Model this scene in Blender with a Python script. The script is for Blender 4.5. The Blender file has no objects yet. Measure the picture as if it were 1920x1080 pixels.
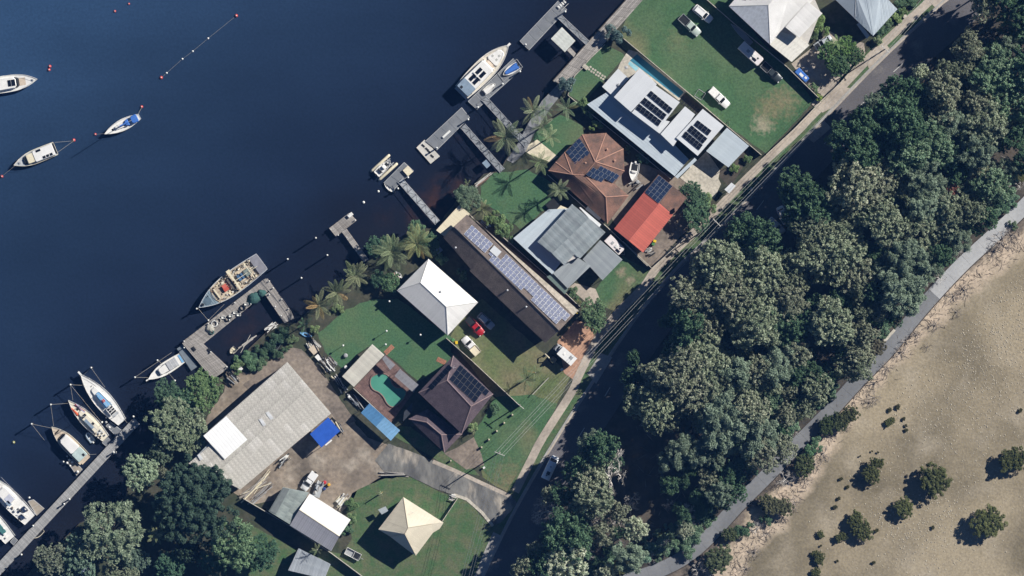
import bpy, math, random
import numpy as np
from mathutils import Vector, Matrix

# ------------------------------------------------------------------ camera, sky, sun, exposure
SC = bpy.context.scene
COL = SC.collection
MPP = 0.125            # metres per photograph pixel at ground level
HC = 1200.0            # flying height
Z0 = 1.2               # land level above the water
cam = bpy.data.cameras.new('camera')
cam.sensor_fit = 'HORIZONTAL'
cam.angle = 2 * math.atan(960 * MPP / (HC - Z0))
cam.clip_start = 10; cam.clip_end = 6000
camo = bpy.data.objects.new('camera', cam); COL.objects.link(camo)
camo.location = (0, 0, HC)
SC.camera = camo

SUN_AZ = math.atan2(0.84, 0.54)      # clockwise from +Y
SUN_EL = math.radians(35)
world = bpy.data.worlds.new('World'); SC.world = world; world.use_nodes = True
wn = world.node_tree.nodes; wl = world.node_tree.links
sky = wn.new('ShaderNodeTexSky'); sky.sky_type = 'NISHITA'; sky.sun_disc = False
sky.sun_elevation = SUN_EL; sky.sun_rotation = SUN_AZ
sky.air_density = 0.5; sky.dust_density = 0.0; sky.ozone_density = 4.0
wl.new(sky.outputs[0], wn['Background'].inputs[0])
wn['Background'].inputs[1].default_value = 0.05
sund = bpy.data.lights.new('sun', 'SUN'); sund.energy = 5.0; sund.angle = math.radians(0.53)
sund.color = (1.0, 0.955, 0.88)
suno = bpy.data.objects.new('sun', sund); COL.objects.link(suno)
SV = Vector((math.sin(SUN_AZ) * math.cos(SUN_EL), math.cos(SUN_AZ) * math.cos(SUN_EL), math.sin(SUN_EL)))
suno.rotation_euler = (-SV).to_track_quat('-Z', 'Y').to_euler()
suno.location = SV * 900
SC.view_settings.view_transform = 'Standard'; SC.view_settings.look = 'None'
SC.view_settings.gamma = 1.0; SC.view_settings.use_curve_mapping = False
SC.view_settings.exposure = 0.55
SC.cycles.max_bounces = 6

# ------------------------------------------------------------------ helpers
def P(px, py, z=Z0):
    f = (HC - z) / (HC - Z0) * MPP
    return Vector(((px - 960) * f, (540 - py) * f, z))
ORG = dict(A=(0, 60), B=(680, 0), C=(1040, 0), D=(1320, 0), E=(660, 220), F=(1000, 200), G=(340, 440), H=(700, 360),
           I=(0, 640), J=(0, 780), K=(340, 640), L=(580, 600), M=(400, 780), N=(720, 780), O=(840, 520), Q=(1000, 400),
           R=(1520, 0), S=(1520, 300), T=(1520, 560), U=(1520, 780), V=(1120, 780), W=(1120, 540), X=(1320, 240), Y=(880, 780))
def zz(o, *pts):
    """survey-sheet coordinates to plan pixels; keeps a third value (height)"""
    ox, oy = ORG[o]
    return [(ox + p[0] / 3.6, oy + p[1] / 3.6) + tuple(p[2:]) for p in pts]

def link(o, parent=None):
    COL.objects.link(o)
    if parent is not None: o.parent = parent
    return o
def tag(o, label, cat, group=None, kind=None):
    if label: o['label'] = label
    if cat: o['category'] = cat
    if group: o['group'] = group
    if kind: o['kind'] = kind
    return o
def empty(name, loc, label, cat, group=None, rz=0.0):
    o = bpy.data.objects.new(name, None); link(o)
    o.location = loc; o.rotation_euler = (0, 0, rz); o.empty_display_size = 0.3
    return tag(o, label, cat, group)

class MB:
    def __init__(s): s.v = []; s.f = []; s.m = []
    def poly(s, pts, mi=0):
        n = len(s.v); s.v += [tuple(p) for p in pts]; s.f.append(list(range(n, n + len(pts)))); s.m.append(mi)
    def ring(s, rings, mi=0, cap=True, closed=True):
        n0 = len(s.v); k = len(rings[0])
        for r in rings: s.v += [tuple(p) for p in r]
        for i in range(len(rings) - 1):
            for j in range(k if closed else k - 1):
                a = n0 + i * k + j; b = n0 + i * k + (j + 1) % k
                s.f.append([a, b, b + k, a + k]); s.m.append(mi)
        if cap and closed:
            s.f.append([n0 + j for j in range(k)][::-1]); s.m.append(mi)
            s.f.append([n0 + (len(rings) - 1) * k + j for j in range(k)]); s.m.append(mi)
    def prism(s, top, dz=None, zbot=None, mi=0):
        """top polygon (3D, counter-clockwise from above) with a straight skirt"""
        top = [Vector(p) for p in top]
        ar = sum(top[i].x * top[(i + 1) % len(top)].y - top[(i + 1) % len(top)].x * top[i].y for i in range(len(top)))
        if ar < 0: top = top[::-1]
        bot = [Vector((p.x, p.y, p.z - dz if dz is not None else zbot)) for p in top]
        s.ring([bot, top], mi)
    def box(s, c, ux, uy, uz, mi=0):
        """centre and three half-extent vectors"""
        c, ux, uy, uz = map(Vector, (c, ux, uy, uz))
        b = [c - ux - uy - uz, c + ux - uy - uz, c + ux + uy - uz, c - ux + uy - uz]
        t = [p + 2 * uz for p in b]
        s.ring([b, t], mi)
    def abox(s, x0, x1, y0, y1, z0, z1, mi=0):
        s.box(((x0 + x1) / 2, (y0 + y1) / 2, (z0 + z1) / 2), ((x1 - x0) / 2, 0, 0), (0, (y1 - y0) / 2, 0), (0, 0, (z1 - z0) / 2), mi)
    def tube(s, pts, r, n=6, mi=0, cap=True):
        pts = [Vector(p) for p in pts]; rs = r if isinstance(r, (list, tuple)) else [r] * len(pts)
        rings = []
        for i, p in enumerate(pts):
            d = (pts[min(i + 1, len(pts) - 1)] - pts[max(i - 1, 0)])
            d = d.normalized() if d.length > 1e-9 else Vector((0, 0, 1))
            a = d.cross(Vector((0, 0, 1)))
            if a.length < 1e-3: a = Vector((1, 0, 0))
            a.normalize(); b = d.cross(a)
            rings.append([p + (a * math.cos(t) - b * math.sin(t)) * rs[i] for t in [2 * math.pi * k / n for k in range(n)]])
        s.ring(rings[::-1], mi, cap)
    def lathe(s, prof, c=(0, 0, 0), n=10, mi=0):
        c = Vector(c)
        s.ring([[c + Vector((r * math.cos(2 * math.pi * k / n), r * math.sin(2 * math.pi * k / n), z)) for k in range(n)] for r, z in prof], mi)
    def mesh(s, name, mats, smooth=False, shift=None):
        me = bpy.data.meshes.new(name)
        v = s.v if shift is None else [(p[0] - shift[0], p[1] - shift[1], p[2] - shift[2]) for p in s.v]
        me.from_pydata(v, [], s.f)
        for m in (mats if isinstance(mats, (list, tuple)) else [mats]): me.materials.append(m)
        if any(s.m): me.polygons.foreach_set('material_index', s.m)
        if smooth: me.polygons.foreach_set('use_smooth', [True] * len(s.f))
        me.update(); return me
    def build(s, name, mats, parent=None, smooth=False, local=False):
        """links one object; world-space meshes get their origin at the base, local ones keep theirs"""
        if local: c = (0, 0, 0)
        else:
            xs = [p[0] for p in s.v]; ys = [p[1] for p in s.v]; zs = [p[2] for p in s.v]
            c = ((min(xs) + max(xs)) / 2, (min(ys) + max(ys)) / 2, min(zs))
        o = bpy.data.objects.new(name, s.mesh(name, mats, smooth, None if local else c)); link(o, parent)
        if not local:
            w = Vector((0, 0, 0)); q = parent
            while q is not None: w = w + q.location; q = q.parent
            o.location = Vector(c) - w
        return o

def structure(o): o['kind'] = 'structure'; return o
def catmull(pts, n=8):
    pts = [Vector(p) for p in pts]; out = []
    for i in range(len(pts) - 1):
        p0, p1, p2, p3 = pts[max(i - 1, 0)], pts[i], pts[i + 1], pts[min(i + 2, len(pts) - 1)]
        for k in range(n):
            t = k / n
            out.append(0.5 * ((2 * p1) + (p2 - p0) * t + (2 * p0 - 5 * p1 + 4 * p2 - p3) * t * t + (3 * p1 - p0 - 3 * p2 + p3) * t ** 3))
    out.append(pts[-1]); return out
def ribbon(pts, lo, hi, z):
    """flat strip along world-space pts between side offsets lo..hi (left positive)"""
    m = MB(); L = []; R_ = []
    for i, p in enumerate(pts):
        d = (pts[min(i + 1, len(pts) - 1)] - pts[max(i - 1, 0)]); d.z = 0; d.normalize()
        nrm = Vector((-d.y, d.x, 0))
        a = p + nrm * lo; b = p + nrm * hi; a.z = b.z = z; L.append(b); R_.append(a)
    n = len(pts); m.v = [tuple(q) for q in R_ + L]
    for i in range(n - 1): m.f.append([i, i + 1, n + i + 1, n + i]); m.m.append(0)
    return m
def thick_ribbon(pts, lo, hi, z, dz):
    m = ribbon(pts, lo, hi, z); n = len(pts); t = len(m.v)
    m.v += [(x, y, w - dz) for x, y, w in m.v]
    rim = list(range(n)) + list(range(2 * n - 1, n - 1, -1))
    for i in range(len(rim)):
        a, b = rim[i], rim[(i + 1) % len(rim)]
        m.f.append([a, a + t, b + t, b]); m.m.append(0)
    return m
def ragged(pts, amp, step, seed):
    """subdivide a closed pixel outline and jitter it: natural edges"""
    rnd = random.Random(seed); out = []
    for i in range(len(pts)):
        a = Vector(pts[i][:2]); b = Vector(pts[(i + 1) % len(pts)][:2]); n = max(1, int((b - a).length / step))
        for k in range(n):
            q = a.lerp(b, k / n); w = amp if k else amp * 0.4
            out.append((q.x + rnd.uniform(-w, w), q.y + rnd.uniform(-w, w)))
    return out
def sheet(name, pts, z, mat, dz=None):
    """flat piece of ground from a pixel outline"""
    m = MB(); q = [P(x, y, z) for x, y in pts]
    if dz: m.prism(q, dz=dz)
    else:
        ar = sum(q[i].x * q[(i + 1) % len(q)].y - q[(i + 1) % len(q)].x * q[i].y for i in range(len(q)))
        m.poly(q if ar > 0 else q[::-1])
    return structure(m.build(name, mat))

# ------------------------------------------------------------------ materials
def srgb(r, g, b):
    f = lambda c: (c / 255 / 12.92) if c <= 10 else ((c / 255 + 0.055) / 1.055) ** 2.4
    return (f(r), f(g), f(b))
MATS = {}
def mat(name, col, rough=0.7, col2=None, scale=1.0, detail=4, bump=0.0, bscale=None, spec=0.3, metal=0.0, rand=0.0, coords='Object',
        stretch=None, lo=0.35, hi=0.65, tint=False, fine=0.0, famp=.22, patch=None, spots=None):
    """noise-mottled surface; rand = brightness change from object to object"""
    if name in MATS: return MATS[name]
    m = bpy.data.materials.new(name); m.use_nodes = True; MATS[name] = m
    n = m.node_tree.nodes; l = m.node_tree.links; b = n['Principled BSDF']
    b.inputs['Roughness'].default_value = rough; b.inputs['Metallic'].default_value = metal
    b.inputs['Specular IOR Level'].default_value = spec
    if coords == 'World': src = n.new('ShaderNodeNewGeometry').outputs['Position']
    else: src = n.new('ShaderNodeTexCoord').outputs['Object']
    if stretch:
        mp = n.new('ShaderNodeMapping'); mp.inputs['Scale'].default_value = stretch[:3]
        if len(stretch) > 3: mp.inputs['Rotation'].default_value = (0, 0, stretch[3])
        l.new(src, mp.inputs[0]); src = mp.outputs[0]
    def noise(sc, det=detail):
        t = n.new('ShaderNodeTexNoise'); t.inputs['Scale'].default_value = sc; t.inputs['Detail'].default_value = det
        l.new(src, t.inputs['Vector']); return t
    c2 = col2 or tuple(c * 0.8 for c in col)
    mix = n.new('ShaderNodeMix'); mix.data_type = 'RGBA'
    mix.inputs[6].default_value = (*col, 1); mix.inputs[7].default_value = (*c2, 1)
    r = n.new('ShaderNodeMapRange'); r.inputs[1].default_value = lo; r.inputs[2].default_value = hi
    t = noise(scale); l.new(t.outputs[0], r.inputs[0]); l.new(r.outputs[0], mix.inputs[0])
    out = mix.outputs[2]
    if patch:
        pc, ps, plo, phi = patch; t4 = noise(ps, 6); r4 = n.new('ShaderNodeMapRange'); r4.inputs[1].default_value = plo; r4.inputs[2].default_value = phi; l.new(t4.outputs[0], r4.inputs[0])
        mp4 = n.new('ShaderNodeMix'); mp4.data_type = 'RGBA'; mp4.inputs[7].default_value = (*pc, 1); l.new(r4.outputs[0], mp4.inputs[0]); l.new(out, mp4.inputs[6]); out = mp4.outputs[2]
    for (sx, sy, sr, sc_) in (spots or ()):
        dn = n.new('ShaderNodeVectorMath'); dn.operation = 'DISTANCE'; dn.inputs[1].default_value = P(sx, sy, Z0); l.new(src, dn.inputs[0])
        tn = noise(.9, 6); ma = n.new('ShaderNodeMath'); ma.operation = 'MULTIPLY_ADD'; ma.inputs[1].default_value = sr * 2.6; l.new(tn.outputs[0], ma.inputs[0]); l.new(dn.outputs['Value'], ma.inputs[2])
        r5 = n.new('ShaderNodeMapRange'); r5.inputs[1].default_value = sr * 1.35; r5.inputs[2].default_value = sr * 2.5; r5.inputs[3].default_value = .85; r5.inputs[4].default_value = 0; l.new(ma.outputs[0], r5.inputs[0])
        m5 = n.new('ShaderNodeMix'); m5.data_type = 'RGBA'; m5.inputs[7].default_value = (*sc_, 1); l.new(r5.outputs[0], m5.inputs[0]); l.new(out, m5.inputs[6]); out = m5.outputs[2]
    if fine:
        t3 = noise(fine, 2); r3 = n.new('ShaderNodeMapRange'); r3.inputs[1].default_value = 0.3; r3.inputs[2].default_value = 0.7
        r3.inputs[3].default_value = 1 - famp; r3.inputs[4].default_value = 1 + famp; l.new(t3.outputs[0], r3.inputs[0])
        vm = n.new('ShaderNodeVectorMath'); vm.operation = 'SCALE'; l.new(out, vm.inputs[0]); l.new(r3.outputs[0], vm.inputs['Scale']); out = vm.outputs[0]
    if rand:
        oi = n.new('ShaderNodeObjectInfo'); r2 = n.new('ShaderNodeMapRange')
        r2.inputs[3].default_value = 1 - rand; r2.inputs[4].default_value = 1 + rand * 0.6; l.new(oi.outputs['Random'], r2.inputs[0])
        vm = n.new('ShaderNodeVectorMath'); vm.operation = 'SCALE'; l.new(out, vm.inputs[0]); l.new(r2.outputs[0], vm.inputs['Scale']); out = vm.outputs[0]
    if tint:
        oi = n.new('ShaderNodeObjectInfo'); vm = n.new('ShaderNodeVectorMath'); vm.operation = 'MULTIPLY'
        l.new(out, vm.inputs[0]); l.new(oi.outputs['Color'], vm.inputs[1]); out = vm.outputs[0]
    l.new(out, b.inputs['Base Color'])
    if bump:
        t2 = noise(bscale or scale * 4, 3); bp = n.new('ShaderNodeBump'); bp.inputs['Strength'].default_value = bump; bp.inputs['Distance'].default_value = 0.1
        l.new(t2.outputs[0], bp.inputs['Height']); l.new(bp.outputs[0], b.inputs['Normal'])
    return m
WHITE = mat('white_paint', (.78, .77, .74), .45, (.68, .67, .64), 2.5, rand=.05)
CREAMP = mat('cream_paint', (.70, .64, .48), .5, (.6, .54, .40), 2)
GREYP = mat('grey_paint', (.35, .36, .37), .5, rand=.1)
DARK = mat('dark_trim', (.02, .022, .025), .5)
RUBBER = mat('rubber', (.018, .018, .018), .85)
GLASS = mat('tinted_glass', (.012, .016, .02), .08, spec=.6)
STEEL = mat('galvanised_steel', (.42, .43, .44), .45, (.33, .34, .35), 3, metal=.3)
ALU = mat('aluminium', (.55, .56, .57), .4, metal=.4)
TIMBER = mat('weathered_timber', (.38, .355, .33), .85, (.26, .24, .22), 3, rand=.28, bump=.2)
TIMBER_D = mat('dark_timber', (.10, .08, .065), .85, (.06, .05, .04), 3, rand=.3)
ROPE = mat('rope', (.35, .33, .29), .9)
CONC = mat('concrete', (.36, .35, .33), .85, (.28, .27, .255), .35, coords='World', bump=.1, bscale=3, fine=2.5, famp=.12)
# ------------------------------------------------------------------ water, land, roads
SHORE = [(1290, -130), (1176, 0), (1110, 72), (1037, 152), (1046, 160), (1016, 190), (1002, 215), (986, 240), (965, 275), (948, 300), (937, 320),
         (907, 326), (885, 350), (862, 362), (850, 385), (835, 402), (818, 428), (798, 428), (770, 432), (740, 452), (702, 456), (690, 488),
         (666, 510), (638, 532), (605, 562), (577, 584), (556, 606), (530, 605), (500, 622), (470, 650), (440, 680), (427, 692), (416, 706), (400, 714),
         (380, 716), (358, 726), (333, 748), (325, 790), (300, 830), (270, 855), (245, 880), (236, 930), (200, 960), (150, 980), (110, 1020), (75, 1050), (40, 1090), (-40, 1180)]
def water_material():
    m = bpy.data.materials.new('river_water'); m.use_nodes = True
    n = m.node_tree.nodes; l = m.node_tree.links; b = n['Principled BSDF']
    b.inputs['Roughness'].default_value = .22; b.inputs['IOR'].default_value = 1.33
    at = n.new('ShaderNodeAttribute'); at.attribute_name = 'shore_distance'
    geo = n.new('ShaderNodeNewGeometry')
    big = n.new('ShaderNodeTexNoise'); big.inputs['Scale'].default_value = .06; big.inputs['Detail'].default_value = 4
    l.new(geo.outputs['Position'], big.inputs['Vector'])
    # distance offshore, disturbed a little, picks the tone: tannin shallows, dark edge, blue channel with glint and haze painted in
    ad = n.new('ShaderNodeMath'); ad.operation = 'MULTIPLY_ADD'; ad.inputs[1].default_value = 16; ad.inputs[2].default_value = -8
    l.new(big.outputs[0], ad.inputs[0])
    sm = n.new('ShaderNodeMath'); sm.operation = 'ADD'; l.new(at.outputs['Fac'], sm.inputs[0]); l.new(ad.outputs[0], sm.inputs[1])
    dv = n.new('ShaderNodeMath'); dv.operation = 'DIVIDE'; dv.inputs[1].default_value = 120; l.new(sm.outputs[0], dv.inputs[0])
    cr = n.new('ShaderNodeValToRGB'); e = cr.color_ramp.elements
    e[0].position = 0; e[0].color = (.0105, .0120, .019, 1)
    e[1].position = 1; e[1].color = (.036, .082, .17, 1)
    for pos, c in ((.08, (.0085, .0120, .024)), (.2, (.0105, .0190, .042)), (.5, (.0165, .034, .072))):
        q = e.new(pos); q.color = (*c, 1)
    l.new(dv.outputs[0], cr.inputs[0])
    # rust-red weed bed in the shallows beside the long gangway
    at2 = n.new('ShaderNodeAttribute'); at2.attribute_name = 'weed'
    wn_ = n.new('ShaderNodeTexNoise'); wn_.inputs['Scale'].default_value = .35; wn_.inputs['Detail'].default_value = 5; l.new(geo.outputs['Position'], wn_.inputs['Vector'])
    ml = n.new('ShaderNodeMath'); ml.operation = 'MULTIPLY'; l.new(at2.outputs['Fac'], ml.inputs[0])
    mr = n.new('ShaderNodeMapRange'); mr.inputs[1].default_value = .38; mr.inputs[2].default_value = .66; l.new(wn_.outputs[0], mr.inputs[0]); l.new(mr.outputs[0], ml.inputs[1])
    mx = n.new('ShaderNodeMix'); mx.data_type = 'RGBA'; mx.inputs[7].default_value = (.042, .022, .019, 1)
    l.new(ml.outputs[0], mx.inputs[0]); l.new(cr.outputs[0], mx.inputs[6])
    fn = n.new('ShaderNodeTexNoise'); fn.inputs['Scale'].default_value = 1.6; fn.inputs['Detail'].default_value = 3; l.new(geo.outputs['Position'], fn.inputs['Vector'])
    fr = n.new('ShaderNodeMapRange'); fr.inputs[1].default_value = .3; fr.inputs[2].default_value = .7; fr.inputs[3].default_value = .9; fr.inputs[4].default_value = 1.11
    l.new(fn.outputs[0], fr.inputs[0]); wv = n.new('ShaderNodeTexNoise'); wv.inputs['Scale'].default_value = 1; wv.inputs['Detail'].default_value = 5; wm = n.new('ShaderNodeMapping'); wm.inputs['Scale'].default_value = (.015, .05, 1); wm.inputs['Rotation'].default_value = (0, 0, -.7); l.new(geo.outputs['Position'], wm.inputs[0]); l.new(wm.outputs[0], wv.inputs['Vector']); wr = n.new('ShaderNodeMapRange'); wr.inputs[1].default_value = .35; wr.inputs[2].default_value = .65; wr.inputs[3].default_value = .9; wr.inputs[4].default_value = 1.1; l.new(wv.outputs[0], wr.inputs[0]); wx = n.new('ShaderNodeMath'); wx.operation = 'MULTIPLY'; l.new(fr.outputs[0], wx.inputs[0]); l.new(wr.outputs[0], wx.inputs[1])
    vm = n.new('ShaderNodeVectorMath'); vm.operation = 'SCALE'; l.new(mx.outputs[2], vm.inputs[0]); l.new(wx.outputs[0], vm.inputs['Scale'])
    l.new(vm.outputs[0], b.inputs['Base Color'])
    bp = n.new('ShaderNodeBump'); bp.inputs['Strength'].default_value = .25; bp.inputs['Distance'].default_value = .06
    l.new(fn.outputs[0], bp.inputs['Height']); l.new(bp.outputs[0], b.inputs['Normal'])
    return m
def water():
    xs = np.concatenate(([-900, -400], np.arange(-150, 60, 1.5), [120, 400, 900])); ys = np.concatenate(([-900, -300], np.arange(-80, 80, 1.5), [300, 900]))
    X, Y = np.meshgrid(xs, ys); v = np.stack([X.ravel(), Y.ravel(), np.zeros(X.size)], 1)
    nx, ny = len(xs), len(ys)
    i = np.arange(nx * ny).reshape(ny, nx)
    f = np.stack([i[:-1, :-1], i[:-1, 1:], i[1:, 1:], i[1:, :-1]], -1).reshape(-1, 4)
    me = bpy.data.meshes.new('river'); me.from_pydata(v.tolist(), [], f.tolist())
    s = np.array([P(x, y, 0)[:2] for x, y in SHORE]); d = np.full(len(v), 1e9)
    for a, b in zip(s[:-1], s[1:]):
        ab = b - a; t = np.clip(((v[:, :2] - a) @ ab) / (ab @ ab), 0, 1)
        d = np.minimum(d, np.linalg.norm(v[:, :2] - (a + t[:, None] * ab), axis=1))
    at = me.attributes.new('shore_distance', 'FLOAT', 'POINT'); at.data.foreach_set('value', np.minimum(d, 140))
    w = np.zeros(len(v))
    for x, y, r in ((812, 385, 4.5), (790, 405, 3.5), (832, 362, 4), (850, 350, 3), (905, 295, 2), (858, 250, 2), (470, 610, 4), (440, 630, 3), (720, 405, 3)):
        c = np.array(P(x, y, 0)[:2]); w = np.maximum(w, np.clip(1.3 - np.linalg.norm(v[:, :2] - c, axis=1) / r, 0, 1) * (1 if y > 340 and x > 760 else .3))
    at = me.attributes.new('weed', 'FLOAT', 'POINT'); at.data.foreach_set('value', w)
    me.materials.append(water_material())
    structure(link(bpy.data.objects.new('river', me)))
water()

GARD = mat('garden_ground', (.040, .050, .030), .95, (.062, .060, .042), .3, 6, .4, 2.0, coords='World', fine=1.2)
SOIL = mat('forest_soil', (.085, .07, .055), .95, (.045, .042, .035), .25, 6, .4, 2.0, coords='World', fine=1.2)
GRASS = mat('lawn', (.054, .118, .053), .95, (.085, .136, .066), .10, 6, .5, 5, coords='World', fine=2.2, lo=.42, hi=.68, patch=((.17, .155, .085), .055, .55, .74), spots=((1430, 232, 2.6, (.34, .30, .22)), (1468, 190, 4.0, (.20, .175, .105)), (1440, 205, 3.5, (.17, .16, .09)), (1165, 510, 1.4, (.27, .22, .16)), (1182, 525, 1.2, (.25, .21, .15)), (955, 905, 5, (.16, .14, .08)), (1270, 75, 3, (.12, .15, .075))))
GRASS2 = mat('lush_lawn', (.050, .118, .058), .95, (.070, .135, .062), .12, 5, .4, 5, coords='World', fine=2.4, patch=((.10, .135, .068), .09, .5, .7))
GRASS3 = mat('dry_lawn', (.10, .135, .055), .95, (.155, .145, .08), .16, 6, .5, 5, coords='World', fine=2.0, patch=((.19, .165, .10), .07, .52, .7))
VERGE = mat('verge_grass', (.055, .112, .045), .95, (.105, .12, .065), .5, 6, .4, 4, coords='World', fine=2.5)
DIRT = mat('yard_dirt', (.27, .22, .17), .95, (.13, .11, .09), .11, 8, .4, 1.5, coords='World', fine=1.1, patch=((.33, .29, .24), .16, .52, .7))
DIRT2 = mat('grey_dirt', (.23, .19, .155), .95, (.15, .125, .105), .2, 7, .4, 2, coords='World', fine=1.4)
SAND = mat('tidal_sand', (.37, .31, .215), .95, (.235, .20, .14), .055, 8, .5, 1.5, coords='World', fine=1.6, lo=.36, hi=.66)
SAND_P = mat('pale_sand', (.56, .44, .33), .95, (.44, .35, .26), .3, 6, .4, 2, coords='World', fine=1.3)
ASPH = mat('asphalt', (.125, .118, .125), .9, (.088, .085, .092), .1, 7, .25, 6, coords='World', fine=3, famp=.15, patch=((.165, .155, .15), .22, .58, .72))
ASPH_O = mat('old_asphalt', (.20, .195, .18), .92, (.10, .10, .10), .22, 8, .3, 3, coords='World', fine=1.2, stretch=(1, .45, 1, .55), patch=((.32, .285, .24), .3, .56, .7))
PATHC = mat('path_concrete', (.43, .375, .315), .9, (.30, .26, .22), .25, 7, .15, 4, coords='World', fine=1.6, famp=.14)
PAVER = mat('brick_paving', (.42, .245, .16), .9, (.34, .21, .15), .4, 6, .2, 3, coords='World', fine=2)
PALECON = mat('pale_concrete', (.50, .46, .39), .85, (.40, .37, .31), .3, 6, .1, 3, coords='World', fine=1.6)

def land():
    m = MB(); out = SHORE + [(-40, 3200), (4400, 3200), (4400, -2200), (1290, -2200)]
    q = [P(x, y, Z0) for x, y in out]; ar = sum(q[i].x * q[(i + 1) % len(q)].y - q[(i + 1) % len(q)].x * q[i].y for i in range(len(q)))
    if ar < 0: q = q[::-1]
    m.prism(q, zbot=-3.0); structure(m.build('ground', SOIL))
land()
sheet('garden_ground', [(1300, -160)] + [(x + 1, y + 1) for x, y in SHORE[1:]] + [(-40, 1500), (860, 1500), (905, 1080), (962, 925), (1072, 735), (1160, 585), (1300, 438), (1520, 219), (1742, 3), (1900, -160)], Z0 + .006, GARD)
L1, L2, L3, L4, L5 = Z0 + .012, Z0 + .024, Z0 + .036, Z0 + .05, Z0 + .065

# lawns and yards
sheet('lawn', ragged([(1207, -30), (1360, -30), (1420, 70), (1502, 158), (1526, 190), (1436, 288), (1168, 90), (1160, 75), (1172, 40)], 1.2, 14, 1), L2, GRASS)
sheet('lawn', zz('C', (340, 300), (460, 360), (480, 390), (440, 420), (330, 545), (190, 700), (95, 640), (130, 510), (215, 425)), L2, GRASS2)
sheet('lawn', ragged([(1002, 250), (1050, 215), (1092, 235), (1095, 262), (1060, 290), (1040, 300), (1000, 262)], 1, 10, 3), L2, GRASS2)
sheet('lawn', ragged([(926, 325), (990, 318), (1040, 345), (1030, 385), (975, 430), (950, 410), (900, 375), (902, 350)], 1.5, 10, 4), L2, GRASS2)
sheet('lawn', ragged([(700, 560), (745, 560), (850, 635), (845, 660), (860, 672), (815, 700), (785, 715), (735, 672), (690, 650), (640, 690), (610, 660), (596, 625), (650, 580)], 1.5, 12, 5), L2, GRASS2)
sheet('lawn', ragged([(870, 580), (905, 560), (1010, 655), (1055, 690), (1070, 705), (1045, 755), (962, 912), (955, 925), (905, 895), (885, 830), (905, 800), (930, 745), (860, 660), (842, 635)], 1.5, 14, 6), L1, GRASS3)
sheet('lawn', ragged([(930, 745), (1000, 740), (1045, 757), (962, 922), (930, 905), (905, 880), (880, 845), (895, 800)], 2, 12, 7), L3, GRASS)
sheet('lawn', ragged([(735, 815), (760, 830), (800, 850), (845, 880), (862, 885), (900, 892), (870, 862), (835, 850), (770, 800), (750, 800)], 1, 10, 8), L2, VERGE)
sheet('lawn', ragged([(1115, 545), (1168, 480), (1225, 512), (1205, 540), (1150, 582), (1125, 575)], 1.5, 10, 9), L2, GRASS)
sheet('lawn', ragged([(660, 925), (720, 892), (765, 893), (825, 922), (875, 938), (922, 988), (900, 1090), (640, 1090), (640, 1040), (660, 1010), (650, 960)], 1.5, 14, 10), L2, VERGE)
sheet('lawn', ragged([(470, 985), (560, 1030), (650, 1040), (690, 1095), (440, 1095), (445, 1020)], 2, 14, 11), L1, VERGE)
# boat yard
sheet('boat_yard', ragged([(425, 690), (470, 700), (540, 652), (565, 655), (590, 680), (630, 740), (655, 780), (690, 820), (730, 835), (790, 860), (768, 890), (712, 900), (670, 918), (660, 940), (640, 960), (560, 930), (470, 945), (350, 865), (365, 830), (395, 770), (420, 735)], 1.5, 10, 12), L2, DIRT)
sheet('boat_yard', ragged([(520, 670), (548, 652), (566, 656), (600, 690), (640, 752), (668, 790), (640, 800), (610, 760), (540, 685), (470, 735), (455, 722)], 1.5, 8, 13), L3, DIRT2)
sheet('driveway', zz('L', (1000, 860), (1110, 790), (1160, 900), (1180, 980), (1060, 1010), (910, 900)), L4, DIRT2)
sheet('driveway', ragged([(1286, 330), (1300, 300), (1330, 300), (1352, 345), (1340, 372), (1318, 372), (1290, 345)], .5, 10, 14), L2, PALECON)
sheet('driveway', zz('F', (1060, 410), (1170, 300), (1260, 430), (1230, 590), (1180, 625), (990, 480)), L3, PALECON)
sheet('driveway', zz('D', (590, 430), (720, 330), (850, 210), (920, 250), (1080, 290), (1090, 370), (960, 500), (800, 640), (720, 600)), L2, PATHC)
sheet('driveway', zz('Q', (240, 500), (280, 470), (420, 510), (455, 595), (380, 620)), L3, PATHC)
sheet('driveway', ragged([(1045, 640), (1080, 600), (1105, 610), (1130, 620), (1098, 665), (1075, 712), (1058, 700)], 1, 6, 15), L3, PAVER)
sheet('courtyard', ragged([(1150, 300), (1215, 310), (1300, 345), (1330, 380), (1300, 420), (1222, 500), (1195, 480), (1140, 400)], 1, 10, 16), L1, DIRT2)
sheet('side_passage', zz('H', (860, 330), (1200, 600), (1390, 770), (1370, 810), (850, 350)), L1, DIRT2)
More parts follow.
